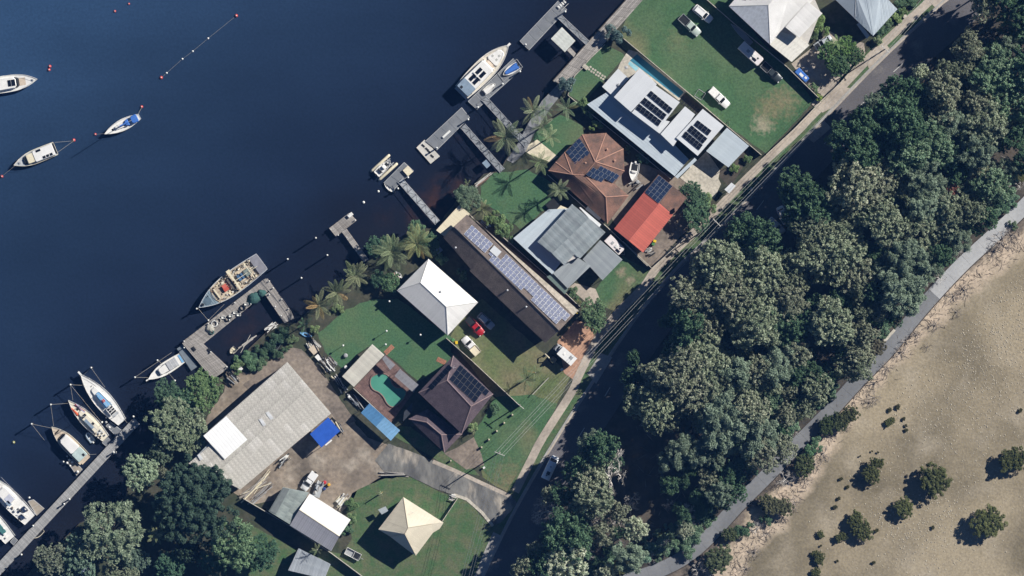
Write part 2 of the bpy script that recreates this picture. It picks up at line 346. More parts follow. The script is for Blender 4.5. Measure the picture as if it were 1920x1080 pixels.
# tidal flat and its pale margin
PATHLINE = [(2000, 290), (1935, 372), (1870, 435), (1800, 500), (1728, 578), (1665, 655), (1610, 712), (1545, 783), (1490, 838), (1437, 893), (1385, 945), (1330, 1005), (1290, 1040), (1245, 1065), (1190, 1085), (1100, 1115)]
PALE = [(1925, 455), (1905, 470), (1850, 510), (1800, 548), (1760, 588), (1720, 618), (1690, 655), (1655, 690), (1625, 730), (1595, 765), (1560, 822), (1525, 862), (1505, 905), (1480, 940), (1455, 975), (1420, 1010), (1385, 1050), (1370, 1085)]
def sand_material():
    m = bpy.data.materials.new('tidal_sand'); m.use_nodes = True; n = m.node_tree.nodes; l = m.node_tree.links; b = n['Principled BSDF']; b.inputs['Roughness'].default_value = .95; b.inputs['Specular IOR Level'].default_value = .1
    geo = n.new('ShaderNodeNewGeometry'); at = n.new('ShaderNodeAttribute'); at.attribute_name = 'beach'
    def nz(sc, det=5): t = n.new('ShaderNodeTexNoise'); t.inputs['Scale'].default_value = sc; t.inputs['Detail'].default_value = det; l.new(geo.outputs['Position'], t.inputs['Vector']); return t.outputs[0]
    def mr(x, a, b_, c=0., d=1.): r = n.new('ShaderNodeMapRange'); r.inputs[1].default_value = a; r.inputs[2].default_value = b_; r.inputs[3].default_value = c; r.inputs[4].default_value = d; l.new(x, r.inputs[0]); return r.outputs[0]
    def mx(f, a, c): q = n.new('ShaderNodeMix'); q.data_type = 'RGBA'; l.new(f, q.inputs[0]); (l.new(a, q.inputs[6]) if hasattr(a, 'links') else setattr(q.inputs[6], 'default_value', (*a, 1))); (l.new(c, q.inputs[7]) if hasattr(c, 'links') else setattr(q.inputs[7], 'default_value', (*c, 1))); return q.outputs[2]
    ad = n.new('ShaderNodeMath'); ad.operation = 'ADD'; l.new(at.outputs['Fac'], ad.inputs[0]); l.new(mr(nz(.22), .2, .8, -.38, .38), ad.inputs[1])
    base = mx(mr(nz(.04, 7), .38, .62), (.315, .265, .185), (.17, .145, .10)); base = mx(mr(nz(.12, 6), .5, .72, 0, .6), base, (.35, .305, .235))
    pale = mx(mr(nz(.5), .4, .65), (.50, .405, .31), (.40, .33, .25)); soil = mx(mr(nz(.4), .4, .6), (.10, .085, .07), (.17, .14, .115))
    c = mx(mr(ad.outputs[0], 1.15, 1.75), pale, base); c = mx(mr(ad.outputs[0], .35, .62), soil, c)
    vm = n.new('ShaderNodeVectorMath'); vm.operation = 'SCALE'; l.new(c, vm.inputs[0]); l.new(mr(nz(2.1, 3), .3, .7, .82, 1.17), vm.inputs['Scale']); l.new(vm.outputs[0], b.inputs['Base Color'])
    bp = n.new('ShaderNodeBump'); bp.inputs['Strength'].default_value = .55; bp.inputs['Distance'].default_value = .12; l.new(nz(1.7, 4), bp.inputs['Height']); l.new(bp.outputs[0], b.inputs['Normal']); return m
def tidal_flat():
    """beach attribute: 0 at the promenade, 1 at the pale margin, 2 out on the flat"""
    st = 9; xs = np.arange(1080, 2500, st); ys = np.arange(260, 1500, st); X, Y = np.meshgrid(xs, ys); px = np.stack([X.ravel(), Y.ravel()], 1).astype(float)
    def dist(line):
        d = np.full(len(px), 1e9); sg = np.zeros(len(px)); a = np.array(line[:-1], float); b = np.array(line[1:], float)
        for p, q in zip(a, b):
            ab = q - p; t = np.clip(((px - p) @ ab) / (ab @ ab), 0, 1); v = px - (p + t[:, None] * ab); dd = np.linalg.norm(v, axis=1); w = dd < d; d = np.where(w, dd, d); sg = np.where(w, np.sign(v[:, 0] + v[:, 1]), sg)
        return d * sg
    d1 = dist([(2600, -400)] + PATHLINE + [(700, 1250)]); d2 = dist([(2500, 0), (2100, 330)] + PALE + [(1200, 1400)]); nx = len(xs); i = np.arange(px.shape[0]).reshape(len(ys), nx)
    f = np.stack([i[:-1, :-1], i[1:, :-1], i[1:, 1:], i[:-1, 1:]], -1).reshape(-1, 4); f = f[(d1[f] > -6).all(1)]
    beach = np.where(d2 < 0, np.clip(d1 / np.maximum(d1 - d2, 1), 0, 1), 1 + np.clip(d2 / 34, 0, 1.6))
    me = bpy.data.meshes.new('tidal_flat'); me.from_pydata([tuple(P(x, y, Z0 + .012)) for x, y in px], [], f.tolist()); at = me.attributes.new('beach', 'FLOAT', 'POINT'); at.data.foreach_set('value', beach); me.materials.append(sand_material()); structure(link(bpy.data.objects.new('tidal_flat', me)))
tidal_flat()

# road, kerb, verge, footpaths
ROADC = catmull([P(x, y) for x, y in [(1990, -170), (1850, -27), (1691, 120), (1590, 223), (1540, 276), (1376, 447), (1300, 518), (1238, 590), (1190, 657), (1140, 733), (1090, 810), (1040, 892), (988, 985), (940, 1085), (900, 1180)]], 10)
structure(thick_ribbon(ROADC, -4.1, 4.1, Z0 + .09, .4).build('road', ASPH))
structure(thick_ribbon(ROADC, -4.55, -4.12, Z0 + .2, .5).build('kerb', CONC))
structure(thick_ribbon(ROADC, -4.12, -3.75, Z0 + .098, .3).build('gutter', PATHC))
structure(thick_ribbon(ROADC, -7.8, -4.56, Z0 + .075, .3).build('verge', VERGE))
ROADPAINT = mat('road_paint', (.62, .62, .58), .7, (.4, .4, .38), 2)
for i, (a, b) in enumerate([((1675, 135), (1693, 119)), ((1612, 199), (1629, 183)), ((1419, 393), (1432, 376)), ((1340, 482), (1355, 468)), ((1134, 743), (1144, 726)), ((1086, 818), (1096, 802)), ((1545, 270), (1560, 254))]):
    A_, B_ = P(*a), P(*b); d = (B_ - A_).normalized(); nn = Vector((-d.y, d.x, 0)) * .07
    m = MB(); m.poly([Vector((*q.xy, Z0 + .097)) for q in (A_ - nn, B_ - nn, B_ + nn, A_ + nn)]); structure(m.build('road_marking', ROADPAINT))
FP = catmull([P(x, y) for x, y in [(1800, -55), (1742, 3), (1656, 82), (1575, 166), (1520, 219), (1498, 243), (1439, 298), (1387, 348), (1328, 410), (1278, 458), (1232, 502), (1205, 540), (1160, 585), (1118, 640), (1085, 705), (1072, 735), (1018, 820), (996, 862), (966, 922)]], 8)
structure(thick_ribbon(FP, -.95, .95, Z0 + .1, .3).build('footpath', PATHC))
FP2 = catmull([P(x, y) for x, y in [(933, 1001), (915, 1040), (898, 1082), (870, 1140)]], 6)
structure(thick_ribbon(FP2, -1.1, 1.1, Z0 + .1, .3).build('footpath', CONC))
# driveway aprons across the verge
for pts in (zz('R', (800, 10), (870, -60), (935, 0), (850, 60)), zz('R', (440, 330), (500, 285), (545, 345), (400, 480), (380, 430)), zz('R', (240, 590), (180, 540), (0, 700), (80, 760), (160, 720), (290, 600)), zz('X', (690, 60), (740, 100), (860, 0), (800, -60)),):
    sheet('driveway_apron', pts, Z0 + .125, PATHC, .2)
sheet('driveway_apron', zz('O', (940, 650), (1030, 510), (1110, 540), (1000, 720)), Z0 + .125, CONC, .2)
# dirt lane from the yard to the road
sheet('side_lane', ragged(zz('N', (30, 185), (230, 258), (480, 368), (700, 470), (862, 545), (900, 590), (790, 720), (735, 742), (660, 650), (560, 562), (370, 500), (160, 400), (0, 376), (-60, 300)), .8, 8, 19), Z0 + .085, ASPH_O)
structure(ribbon([P(x, y) for x, y in zz('N', (735, 742), (660, 650), (560, 562), (470, 530))], -.35, .35, Z0 + .1).build('lane_edge', PALECON))
structure(ribbon([P(x, y) for x, y in zz('N', (862, 545), (700, 470), (480, 368), (330, 305))], -.4, .5, Z0 + .1).build('lane_edge', PATHC))

# promenade by the sand: slabs with joints, paler new slabs to the north
SLAB_N = mat('new_concrete', (.42, .425, .43), .85, (.33, .335, .345), .12, 7, .1, 3, coords='World', fine=1.5, famp=.07)
SLAB_O = mat('grey_concrete', (.20, .205, .215), .85, (.15, .155, .165), .12, 7, .1, 3, coords='World', fine=1.5, famp=.07)
prom = bpy.data.objects.new('promenade', None); link(prom); structure(prom); prom.location = P(1560, 770)
PL = catmull([P(x, y) for x, y in PATHLINE], 12)
acc = 0; seg = [PL[0]]; k = 0
for a, b in zip(PL[:-1], PL[1:]):
    acc += (b - a).length; seg.append(b)
    if acc > 4.6:
        d1 = (seg[-1] - seg[-2]).normalized(); seg2 = seg[:-1] + [seg[-1] - d1 * .03]
        m = thick_ribbon(seg2, -1.72, 1.72, Z0 + .2, .5); new = b.y > P(0, 578).y
        m.build('slab', SLAB_N if new else SLAB_O, prom); seg = [b]; acc = 0; k += 1
for s_ in (-1, 1):
    m = thick_ribbon(PL, s_ * 1.88 - .09, s_ * 1.88 + .09, Z0 + .12, .5); m.build('edge_beam', TIMBER_D, prom)
bm_ = MB(); bm_.prism([P(x, y, Z0 + .24) for x, y in zz('T', (480, 290), (560, 205), (575, 215), (495, 305))], dz=.5); bm_.build('bench_pad', PALECON, prom)
# ------------------------------------------------------------------ vegetation
def leaf_material(name, a, b, trans=.26, tint=True):
    m = bpy.data.materials.new(name); m.use_nodes = True
    n = m.node_tree.nodes; l = m.node_tree.links; p = n['Principled BSDF']; p.inputs['Roughness'].default_value = .75; p.inputs['Specular IOR Level'].default_value = .2
    at = n.new('ShaderNodeAttribute'); at.attribute_name = 'tone'
    mx = n.new('ShaderNodeMix'); mx.data_type = 'RGBA'; mx.inputs[6].default_value = (*a, 1); mx.inputs[7].default_value = (*b, 1)
    l.new(at.outputs['Fac'], mx.inputs[0])
    oi = n.new('ShaderNodeObjectInfo'); vm = n.new('ShaderNodeVectorMath'); vm.operation = 'MULTIPLY'
    l.new(mx.outputs[2], vm.inputs[0]); l.new(oi.outputs['Color'], vm.inputs[1]); l.new(vm.outputs[0], p.inputs['Base Color'])
    tr = n.new('ShaderNodeBsdfTranslucent'); l.new(vm.outputs[0], tr.inputs[0])
    ms = n.new('ShaderNodeMixShader'); ms.inputs[0].default_value = trans
    l.new(p.outputs[0], ms.inputs[1]); l.new(tr.outputs[0], ms.inputs[2]); l.new(ms.outputs[0], n['Material Output'].inputs[0])
    return m
LEAF = dict(gum=leaf_material('gum_leaves', (.175, .23, .145), (.44, .48, .34)),
            green=leaf_material('green_leaves', (.07, .145, .08), (.165, .26, .15)),
            she=leaf_material('sheoak_needles', (.19, .23, .165), (.31, .35, .26)),
            fig=leaf_material('fig_leaves', (.032, .068, .045), (.085, .135, .095)),
            mang=leaf_material('mangrove_leaves', (.07, .085, .032), (.14, .155, .06)),
            palm=leaf_material('palm_leaves', (.085, .14, .065), (.27, .30, .19), .12))
BARK = mat('pale_bark', (.36, .33, .29), .9, (.22, .20, .17), 3)
BARK_D = mat('brown_bark', (.14, .11, .085), .9, (.09, .07, .055), 3)
DEADW = mat('bleached_wood', (.64, .61, .57), .85, (.46, .43, .40), 2)
TWIG = mat('dry_twigs', (.24, .20, .165), .9, (.14, .115, .10), 2, rand=.2)

def leaf_cloud(name, material, seed, centres, radii, per, leaf, aspect=1.6, up=.5, flat=.85, shell=.55, outw=.9):
    """many leaf faces gathered in clumps"""
    g = np.random.default_rng(seed); C = np.repeat(centres, per, 0); Rr = np.repeat(radii, per)
    tone = np.clip(np.repeat(g.normal(.5, .22, len(centres)), per) + g.normal(0, .18, len(C)), 0, 1)
    d = g.normal(size=(len(C), 3)); d /= np.linalg.norm(d, axis=1)[:, None]
    d[:, 2] = np.where(d[:, 2] < -.3, -d[:, 2], d[:, 2])
    rad = Rr * (shell + (1 - shell) * g.random(len(C)) ** .6)
    pos = C + d * rad[:, None] * np.array([1, 1, flat])
    nrm = d * outw + g.normal(size=d.shape) * (1.1 - .6 * outw) + np.array([0, 0, up]); nrm /= np.linalg.norm(nrm, axis=1)[:, None]
    a = np.cross(nrm, g.normal(size=d.shape)); a /= np.linalg.norm(a, axis=1)[:, None]; b = np.cross(nrm, a)
    s = leaf * (.6 + .8 * g.random(len(C)))[:, None]
    v = np.stack([pos - a * s * aspect, pos - b * s * .75, pos + a * s * aspect, pos + b * s * .75], 1).reshape(-1, 3)
    me = bpy.data.meshes.new(name); nq = len(C)
    me.vertices.add(len(v)); me.vertices.foreach_set('co', v.ravel()); me.loops.add(nq * 4); me.loops.foreach_set('vertex_index', np.arange(nq * 4))
    me.polygons.add(nq); me.polygons.foreach_set('loop_start', np.arange(0, nq * 4, 4)); me.polygons.foreach_set('loop_total', np.full(nq, 4))
    at = me.attributes.new('tone', 'FLOAT', 'POINT'); at.data.foreach_set('value', np.repeat(tone, 4))
    me.materials.append(material); me.update(); me.validate(); return me
def crown_points(seed, R, zc, hz, nlobe, nclump, cr, spread=.74, lr=.26):
    g = np.random.default_rng(seed); cs = []; rr = []
    lob = []
    for i in range(nlobe):
        t = 2 * math.pi * (i + g.random() * .8) / nlobe; q = spread * R * (.55 + .6 * g.random()) if i else 0
        lob.append((q * math.cos(t), q * math.sin(t), zc + hz * (.25 - .5 * (q / R) ** 2 + .3 * (g.random() - .5)), R * (lr + .2 * g.random())))
    for i in range(nclump):
        x, y, z, r = lob[i % nlobe]
        d = g.normal(size=3); d /= np.linalg.norm(d); d[2] = abs(d[2]) * .9 if g.random() < .85 else d[2]
        k = r * (.45 + .75 * g.random() ** .7); cs.append((x + d[0] * k, y + d[1] * k, z + d[2] * k * hz / R * 1.15)); rr.append(cr * (.65 + .7 * g.random()))
    return np.array(cs), np.array(rr), lob
def trunk_mesh(name, lob, r0, material, h0=0.0, twigs=0, seed=0):
    rnd = random.Random(seed); m = MB(); zt = min(q[2] for q in lob) * .55
    m.tube([(0, 0, -.3 + h0), (.1, .05, zt * .5), (0, 0, zt)], [r0 * 1.3, r0, r0 * .75], 7)
    for x, y, z, r in lob:
        mid = Vector((x * .45 + rnd.uniform(-.3, .3), y * .45 + rnd.uniform(-.3, .3), zt + (z - zt) * .55))
        m.tube([(0, 0, zt - .3), mid, (x, y, z)], [r0 * .6, r0 * .38, r0 * .12], 5)
        for _ in range(twigs):
            q = Vector((x, y, z)) + Vector((rnd.gauss(0, 1), rnd.gauss(0, 1), abs(rnd.gauss(0, .6)))).normalized() * r
            m.tube([mid.lerp(Vector((x, y, z)), rnd.uniform(.3, 1)), q], [r0 * .16, r0 * .05], 4)
    return m.mesh(name, material, True)
PROTO = {}
def proto(kind, seed, R, H, nlobe, ncl, cr, per, leaf, lm, bark=BARK_D, hz=None, spread=.74, lr=.26, **kw):
    zc = H * .68; hz = hz or H * .42
    c, r, lob = crown_points(seed, R, zc, hz, nlobe, ncl, cr, spread, lr)
    c[:, 2] *= (H - .5) / max(c[:, 2].max() + cr * .6, .1)
    PROTO.setdefault(kind, []).append((leaf_cloud('crown', LEAF[lm], seed + 50, c, r, per, leaf, **kw), trunk_mesh('trunk', lob, .03 * H * .8, bark, seed=seed), R, H))
for i in range(5): proto('gum', 10 + i, 5, 12, 12 + i % 3, 360, .44, 34, .135, 'gum', BARK, aspect=1.8, shell=.15, outw=.45)
for i in range(3): proto('green', 20 + i, 5, 11, 10 + i, 330, .48, 38, .15, 'green', aspect=1.5, flat=.85, shell=.2, outw=.5)
for i in range(3): proto('she', 30 + i, 5, 12, 8 + i, 150, .85, 90, .11, 'she', aspect=2.8, shell=.1, outw=.5)
for i in range(2): proto('shrub', 40 + i, 2, 2.4, 5, 34, .55, 80, .12, 'green', aspect=1.5)
for i in range(2): proto('mang', 44 + i, 3.5, 4.2, 10, 170, .5, 75, .12, 'mang', aspect=1.5, hz=1.9, spread=.6, lr=.36)
proto('fig', 48, 10.5, 13, 15, 520, .85, 85, .19, 'fig', aspect=1.5, hz=4.6, spread=.66, lr=.30)

def branch_tree(name, seed, R, H, material, depth=5, fork=3, r0=.22):
    rnd = random.Random(seed); m = MB()
    def grow(p, d, ln, r, lev):
        q = p + d * ln; mid = p.lerp(q, .5) + Vector((rnd.gauss(0, .06), rnd.gauss(0, .06), 0)) * ln
        m.tube([p, mid, q], [r, r * .82, r * .62], 5 if lev > 2 else 3, cap=False)
        if lev == 0: return
        for _ in range(fork if rnd.random() < .75 else fork - 1):
            e = (d + Vector((rnd.gauss(0, .55), rnd.gauss(0, .55), rnd.gauss(.02, .3)))).normalized()
            grow(q, e, ln * rnd.uniform(.62, .88), r * .6, lev - 1)
    for k in range(4):
        t = 2 * math.pi * (k + rnd.random() * .6) / 4
        grow(Vector((0, 0, H * .3)), Vector((math.cos(t), math.sin(t), .75)).normalized(), R * .42, r0 * .8, depth - 1)
    mt = MB(); mt.tube([(0, 0, -.2), (0, 0, H * .18), (0, 0, H * .34)], [r0 * 1.4, r0 * 1.1, r0], 7)
    me = m.mesh('branches', material); v = np.array([x.co for x in me.vertices]); k = R / np.percentile(np.hypot(v[:, 0], v[:, 1]), 97); kz = H / v[:, 2].max()
    me.vertices.foreach_set('co', (v * np.array([k, k, kz])).ravel()); me.update()
    PROTO.setdefault(name, []).append((me, mt.mesh('trunk', material), R, H))
for i in range(2): branch_tree('dead', 60 + i, 5, 9, DEADW, 5, 3, .38)
for i in range(2): branch_tree('twiggy', 64 + i, 3.5, 6, DEADW, 6, 3, .2)
for i in range(3): branch_tree('snag', 68 + i, 2, 1.3, mat('grey_driftwood', (.34, .30, .26), .9, (.20, .17, .15), 2, rand=.3), 5, 3, .15)

TREES = []
VR = random.Random(5)
def plant(kind, px, py, rpx, h=None, tint=(1, 1, 1), name=None, label=None, cat='tree', group=None, sq=1.0):
    pr = PROTO[kind]; crown, trunk, R, H = pr[VR.randrange(len(pr))]
    r = rpx * MPP; h = h or min(14, 5 + r * 1.5)
    b = P(px, py, Z0 + h * .72); root = empty(name or 'tree', (b.x, b.y, Z0), label, cat, group, VR.uniform(0, 6.28))
    sx = r / R; j = VR.uniform(.92, 1.08) if sq == 1.0 else sq
    for nm, me in (('trunk', trunk), ('branches' if kind in ('dead', 'twiggy', 'snag') else 'crown', crown)):
        o = bpy.data.objects.new(nm, me); link(o, root); o.scale = (sx * j, sx / j, h / H)
        v = VR.uniform(.86, 1.12); o.color = (tint[0] * v, tint[1] * v, tint[2] * v, 1)
    TREES.append((root, kind, px, py, rpx)); return root

OLIVE = (1, 1, 1); PINK = (1.06, 1.0, 1.04); GREYG = (1.0, 1.1, 1.08); LILAC = (1.7, 1.6, 1.75); DARKG = (.8, .85, .9); BRT = (1.5, 1.45, 1.3)
FOREST = []
def wood(kind, tint, *lst, hmul=1.0):
    for o, x, y, r in lst:
        px, py = zz(o, (x, y))[0]; FOREST.append((kind, tint, px, py, r, hmul))
wood('gum', PINK, ('R', 1170, 40, 23), ('R', 1070, 340, 24), ('R', 1060, 255, 16), ('R', 900, 610, 28), ('R', 900, 740, 30), ('R', 1120, 680, 24), ('S', 290, 160, 40), ('S', 450, 130, 32),
     ('S', 350, 250, 32), ('S', 1130, 90, 22), ('S', 320, 790, 30), ('T', 290, 240, 20), ('T', 370, 230, 20), ('T', 330, 370, 22), ('W', 640, 50, 36), ('W', 740, 60, 26), ('W', 700, 210, 28),
     ('W', 900, 40, 34), ('W', 1300, 100, 30), ('W', 790, 280, 18), ('W', 580, 520, 33), ('W', 420, 580, 30), ('W', 500, 650, 30), ('W', 640, 680, 40), ('W', 1100, 560, 26), ('W', 1330, 450, 26),
     ('W', 1290, 700, 16), ('W', 1040, 850, 32), ('W', 1270, 860, 20), ('W', 690, 880, 18), ('Y', 800, 470, 30), ('Y', 540, 530, 14), ('Y', 460, 930, 20), ('Y', 900, 790, 22), ('Y', 1000, 640, 18), ('Y', 360, 1040, 20),
     ('V', 750, 430, 20), ('V', 1100, 250, 30), ('V', 1250, 210, 24), ('S', 120, 1040, 22), ('S', 480, 1010, 18))
wood('gum', OLIVE, ('R', 920, 470, 17), ('R', 1030, 460, 19), ('R', 1200, 840, 32), ('S', 560, 150, 24), ('S', 480, 420, 36), ('S', 570, 450, 17), ('S', 640, 390, 16), ('S', 860, 500, 17), ('S', 940, 350, 31),
     ('S', 1070, 340, 22), ('S', 1160, 330, 18), ('S', 80, 430, 44), ('S', 200, 480, 36), ('S', 110, 560, 44), ('S', 230, 600, 34), ('S', 40, 640, 36), ('S', 150, 700, 34), ('S', 250, 800, 20), ('S', 330, 890, 20),
     ('T', 130, 160, 36), ('T', 200, 230, 24), ('T', 240, 460, 20), ('T', 320, 480, 23), ('T', 40, 600, 24), ('W', 1030, 60, 28), ('W', 960, 150, 34), ('W', 1120, 180, 34), ('W', 1060, 260, 40), ('W', 1150, 240, 26),
     ('W', 1000, 400, 16), ('W', 690, 430, 36), ('W', 800, 460, 28), ('W', 700, 560, 44), ('W', 820, 560, 28), ('W', 780, 690, 32), ('W', 320, 760, 30), ('W', 400, 800, 28), ('W', 380, 880, 24), ('W', 460, 860, 26),
     ('W', 1000, 690, 26), ('W', 1150, 640, 24), ('W', 1400, 800, 20), ('W', 1420, 610, 20), ('X', 100, 900, 34), ('X', 60, 1000, 34), ('X', 170, 880, 26), ('X', 370, 940, 36), ('X', 450, 1000, 32), ('X', 300, 1040, 30),
     ('X', 540, 920, 26), ('X', 600, 1010, 26), ('X', 720, 680, 30), ('Y', 820, 560, 34), ('Y', 850, 300, 28), ('S', 730, 460, 33), ('S', 700, 210, 27), ('S', 360, 1020, 18), ('X', 30, 900, 28))
wood('gum', LILAC, ('Y', 640, 1000, 38), ('Y', 1120, 760, 20), ('Y', 920, 1060, 16), ('V', 590, 770, 14), ('R', 750, 500, 14), ('S', 790, 640, 14))
wood('she', GREYG, ('R', 1340, 320, 18), ('R', 440, 690, 17), ('R', 960, 830, 26), ('R', 1130, 1010, 28), ('S', 760, 130, 27), ('S', 830, 200, 22), ('S', 800, 310, 30), ('S', 650, 660, 30), ('S', 990, 540, 22), ('S', 800, 750, 20), ('S', 480, 740, 20),
     ('S', 600, 850, 34), ('S', 640, 930, 30), ('W', 850, 890, 40), ('W', 790, 960, 27), ('W', 850, 1020, 28), ('W', 940, 570, 27), ('W', 1240, 510, 30), ('W', 1070, 980, 34), ('V', 520, 260, 26), ('V', 660, 240, 26), ('V', 790, 260, 20),
     ('Y', 830, 180, 20), ('Y', 1090, 950, 26), ('V', 830, 520, 20), ('S', 1300, 60, 22), ('S', 1070, 190, 18))
wood('green', (2.1, 1.75, 1.95), ('R', 1250, 440, 30), ('R', 1350, 500, 30), ('R', 1180, 540, 24), ('R', 1240, 630, 30), ('R', 1400, 640, 26), ('R', 820, 900, 26), ('R', 1300, 760, 24), ('R', 640, 1020, 36), ('R', 880, 1010, 30), ('S', 640, 40, 22),
     ('S', 1230, 170, 30), ('W', 1190, 200, 26), ('W', 1170, 750, 20), ('X', 210, 730, 18))
wood('green', (1, 1, 1), ('R', 1390, 60, 30), ('R', 1410, 220, 18), ('R', 560, 590, 22), ('R', 680, 620, 24), ('R', 590, 770, 34), ('R', 340, 790, 18), ('R', 390, 830, 26), ('R', 740, 740, 20), ('R', 650, 860, 30), ('R', 480, 920, 24), ('R', 290, 960, 36), ('R', 360, 1020, 26),
     ('R', 190, 860, 10), ('R', 130, 940, 8), ('R', 1090, 900, 16), ('R', 1390, 930, 22), ('R', 1270, 960, 18), ('S', 330, 30, 26), ('S', 990, 100, 18), ('S', 1190, 390, 18), ('S', 30, 280, 24), ('S', 420, 650, 22), ('S', 1110, 460, 14),
     ('S', 870, 650, 20), ('S', 180, 930, 16), ('S', 420, 900, 20), ('S', 30, 980, 18), ('S', 270, 970, 16), ('S', 560, 1060, 14), ('T', 400, 120, 14), ('T', 540, 110, 14), ('T', 210, 350, 12), ('T', 20, 490, 16), ('T', 100, 560, 16),
     ('W', 540, 160, 20), ('W', 600, 250, 28), ('W', 460, 230, 11), ('W', 1330, 260, 30), ('W', 1270, 310, 22), ('W', 540, 390, 22), ('W', 240, 470, 12), ('W', 215, 590, 14), ('W', 295, 605, 10), ('W', 220, 690, 12), ('W', 1330, 570, 22),
     ('W', 1330, 760, 18), ('W', 1240, 970, 18), ('X', 610, 400, 28), ('X', 680, 440, 24), ('X', 720, 520, 34), ('X', 630, 590, 22), ('X', 560, 470, 12), ('X', 390, 740, 30), ('X', 260, 690, 26), ('X', 400, 640, 10), ('X', 450, 760, 18),
     ('Y', 900, 220, 26), ('Y', 730, 350, 22), ('Y', 640, 540, 22), ('Y', 640, 820, 40), ('Y', 720, 790, 26), ('Y', 480, 1000, 26), ('Y', 1020, 790, 12), ('V', 490, 460, 16), ('V', 580, 440, 12), ('V', 690, 540, 14), ('V', 740, 600, 12),
     ('V', 900, 420, 22), ('V', 930, 500, 18), ('V', 580, 680, 14), ('V', 770, 340, 12), ('V', 1030, 290, 16), ('V', 650, 370, 10))
wood('gum', (1.35, .62, .72), ('S', 950, 200, 17))
# beyond the frame on the right, so that the edge shading is right
wood('green', (1, 1, 1), ('R', 1500, 150, 30), ('R', 1490, 330, 30), ('R', 1500, 500, 30), ('R', 1500, 760, 26), ('S', 1500, 20, 28), ('R', 1330, -60, 30), ('R', 1180, -60, 26), ('R', 1480, -20, 30))
# undergrowth fills the gaps between the mapped crowns
wood('green', (.85, .9, .95), *[('R', x, y, r) for x, y, r in ((1000, 560, 18), (1330, 200, 14), (1250, 330, 16), (1150, 430, 14), (1450, 420, 16), (1040, 790, 18), (740, 640, 14), (560, 880, 18), (1020, 960, 16), (1380, 840, 18), (880, 850, 14))],
     *[('S', x, y, r) for x, y, r in ((560, 270, 18), (430, 300, 18), (900, 270, 16), (1120, 260, 16), (700, 330, 14), (360, 400, 16), (660, 540, 14), (1000, 440, 16), (330, 560, 16), (500, 640, 14), (760, 600, 16), (920, 580, 14), (540, 560, 12), (360, 750, 14), (450, 830, 12), (530, 930, 14), (210, 860, 14), (1250, 260, 14), (1050, 20, 16), (870, 60, 16))],
     *[('W', x, y, r) for x, y, r in ((850, 160, 16), (880, 320, 14), (620, 400, 14), (1100, 420, 14), (1220, 430, 14), (1060, 480, 14), (940, 620, 14), (1050, 760, 14), (920, 780, 14), (560, 820, 14), (480, 560, 12), (1230, 620, 14), (1420, 480, 14), (1360, 660, 14), (1200, 860, 14), (1130, 900, 14), (960, 900, 14), (640, 800, 12), (1250, 180, 14))],
     *[('V', x, y, r) for x, y, r in ((900, 200, 14), (980, 120, 14), (600, 340, 12), (700, 640, 12), (860, 600, 10), (540, 620, 9), (950, 420, 10))],
     *[('Y', x, y, r) for x, y, r in ((760, 700, 16), (900, 560, 14), (960, 320, 16), (800, 900, 14), (560, 760, 14), (660, 700, 14), (860, 1010, 14), (940, 900, 12), (560, 900, 14), (700, 430, 12))], hmul=.62)
RIDX = [(1680, 60, 'pale blue-roofed house'), (1560, 150, 'concrete driveways'), (1480, 240, 'caravan lawn'), (1363, 290, 'flat-roofed carport'), (1260, 420, 'red-roofed house'),
        (1150, 520, 'corrugated house'), (1060, 660, 'white motorhome'), (990, 800, 'timber bollards'), (930, 950, 'side lane mouth')]
LOOK = {'gum': 'gum tree', 'green': 'leafy tree', 'she': 'feathery she-oak'}
def wood_label(kind, tint, px, py, r, hm):
    rd = min((Vector((px, py)) - Vector(((p.x / MPP) + 960, 540 - p.y / MPP))).length for p in ROADC[::3])
    pd = min((Vector((px, py)) - Vector(((p.x / MPP) + 960, 540 - p.y / MPP))).length for p in PL[::3])
    q = rd / (rd + pd); band = 'at road edge' if q < .22 else 'near the road' if q < .42 else 'mid-wood' if q < .62 else 'near the promenade' if q < .8 else 'at promenade edge'
    op = min(RIDX, key=lambda t: abs((py - px) - (t[1] - t[0])))[2]
    size = 'low' if hm < .9 else 'small' if r < 17 else 'large' if r > 31 else 'mid-sized'
    col = 'red-tinged ' if tint[1] < .7 else 'whitish ' if tint == LILAC else 'pinkish-grey ' if tint == PINK else 'pale olive ' if kind == 'gum' else 'pale green ' if tint[0] > 1.5 else 'dark ' if kind == 'green' else 'grey '
    return f'{size} {col}{LOOK[kind]} {band} opposite the {op}'
def ordinals(pairs):
    """pairs of (object, base label): repeats are told apart by their order from the top of the picture"""
    by = {}
    for o, b, y in pairs: by.setdefault(b, []).append((y, o))
    W_ = ['topmost'] + [w + ' from top' for w in 'second third fourth fifth sixth seventh eighth ninth tenth eleventh twelfth thirteenth fourteenth fifteenth sixteenth seventeenth eighteenth nineteenth twentieth twenty-first twenty-second twenty-third twenty-fourth twenty-fifth twenty-sixth'.split()]
    for b, l in by.items():
        l.sort(key=lambda t: t[0])
        for i, (y, o) in enumerate(l):
            o['label'] = b if len(l) == 1 else b + ', ' + (W_[i] if i < len(W_) - 1 and i < len(l) - 1 else 'lowest')
prs = []
for kind, tint, px, py, r, hm in FOREST:
    rd_ = min((Vector((px, py)) - Vector(((p.x / MPP) + 960, 540 - p.y / MPP))).length for p in ROADC[::3])
    h = min(16.5, 7.0 + r * MPP * 2.1) * hm * VR.uniform(.85, 1.12) * (1.22 if rd_ < 95 and hm == 1 else 1)
    rt = plant(kind, px, py, r * 1.17, h, tint, {'gum': 'gum_tree', 'green': 'broadleaf_tree', 'she': 'sheoak_tree'}[kind], None, 'tree', 'trees of the roadside wood')
    prs.append((rt, wood_label(kind, tint, px, py, r, hm), py))
ordinals(prs)
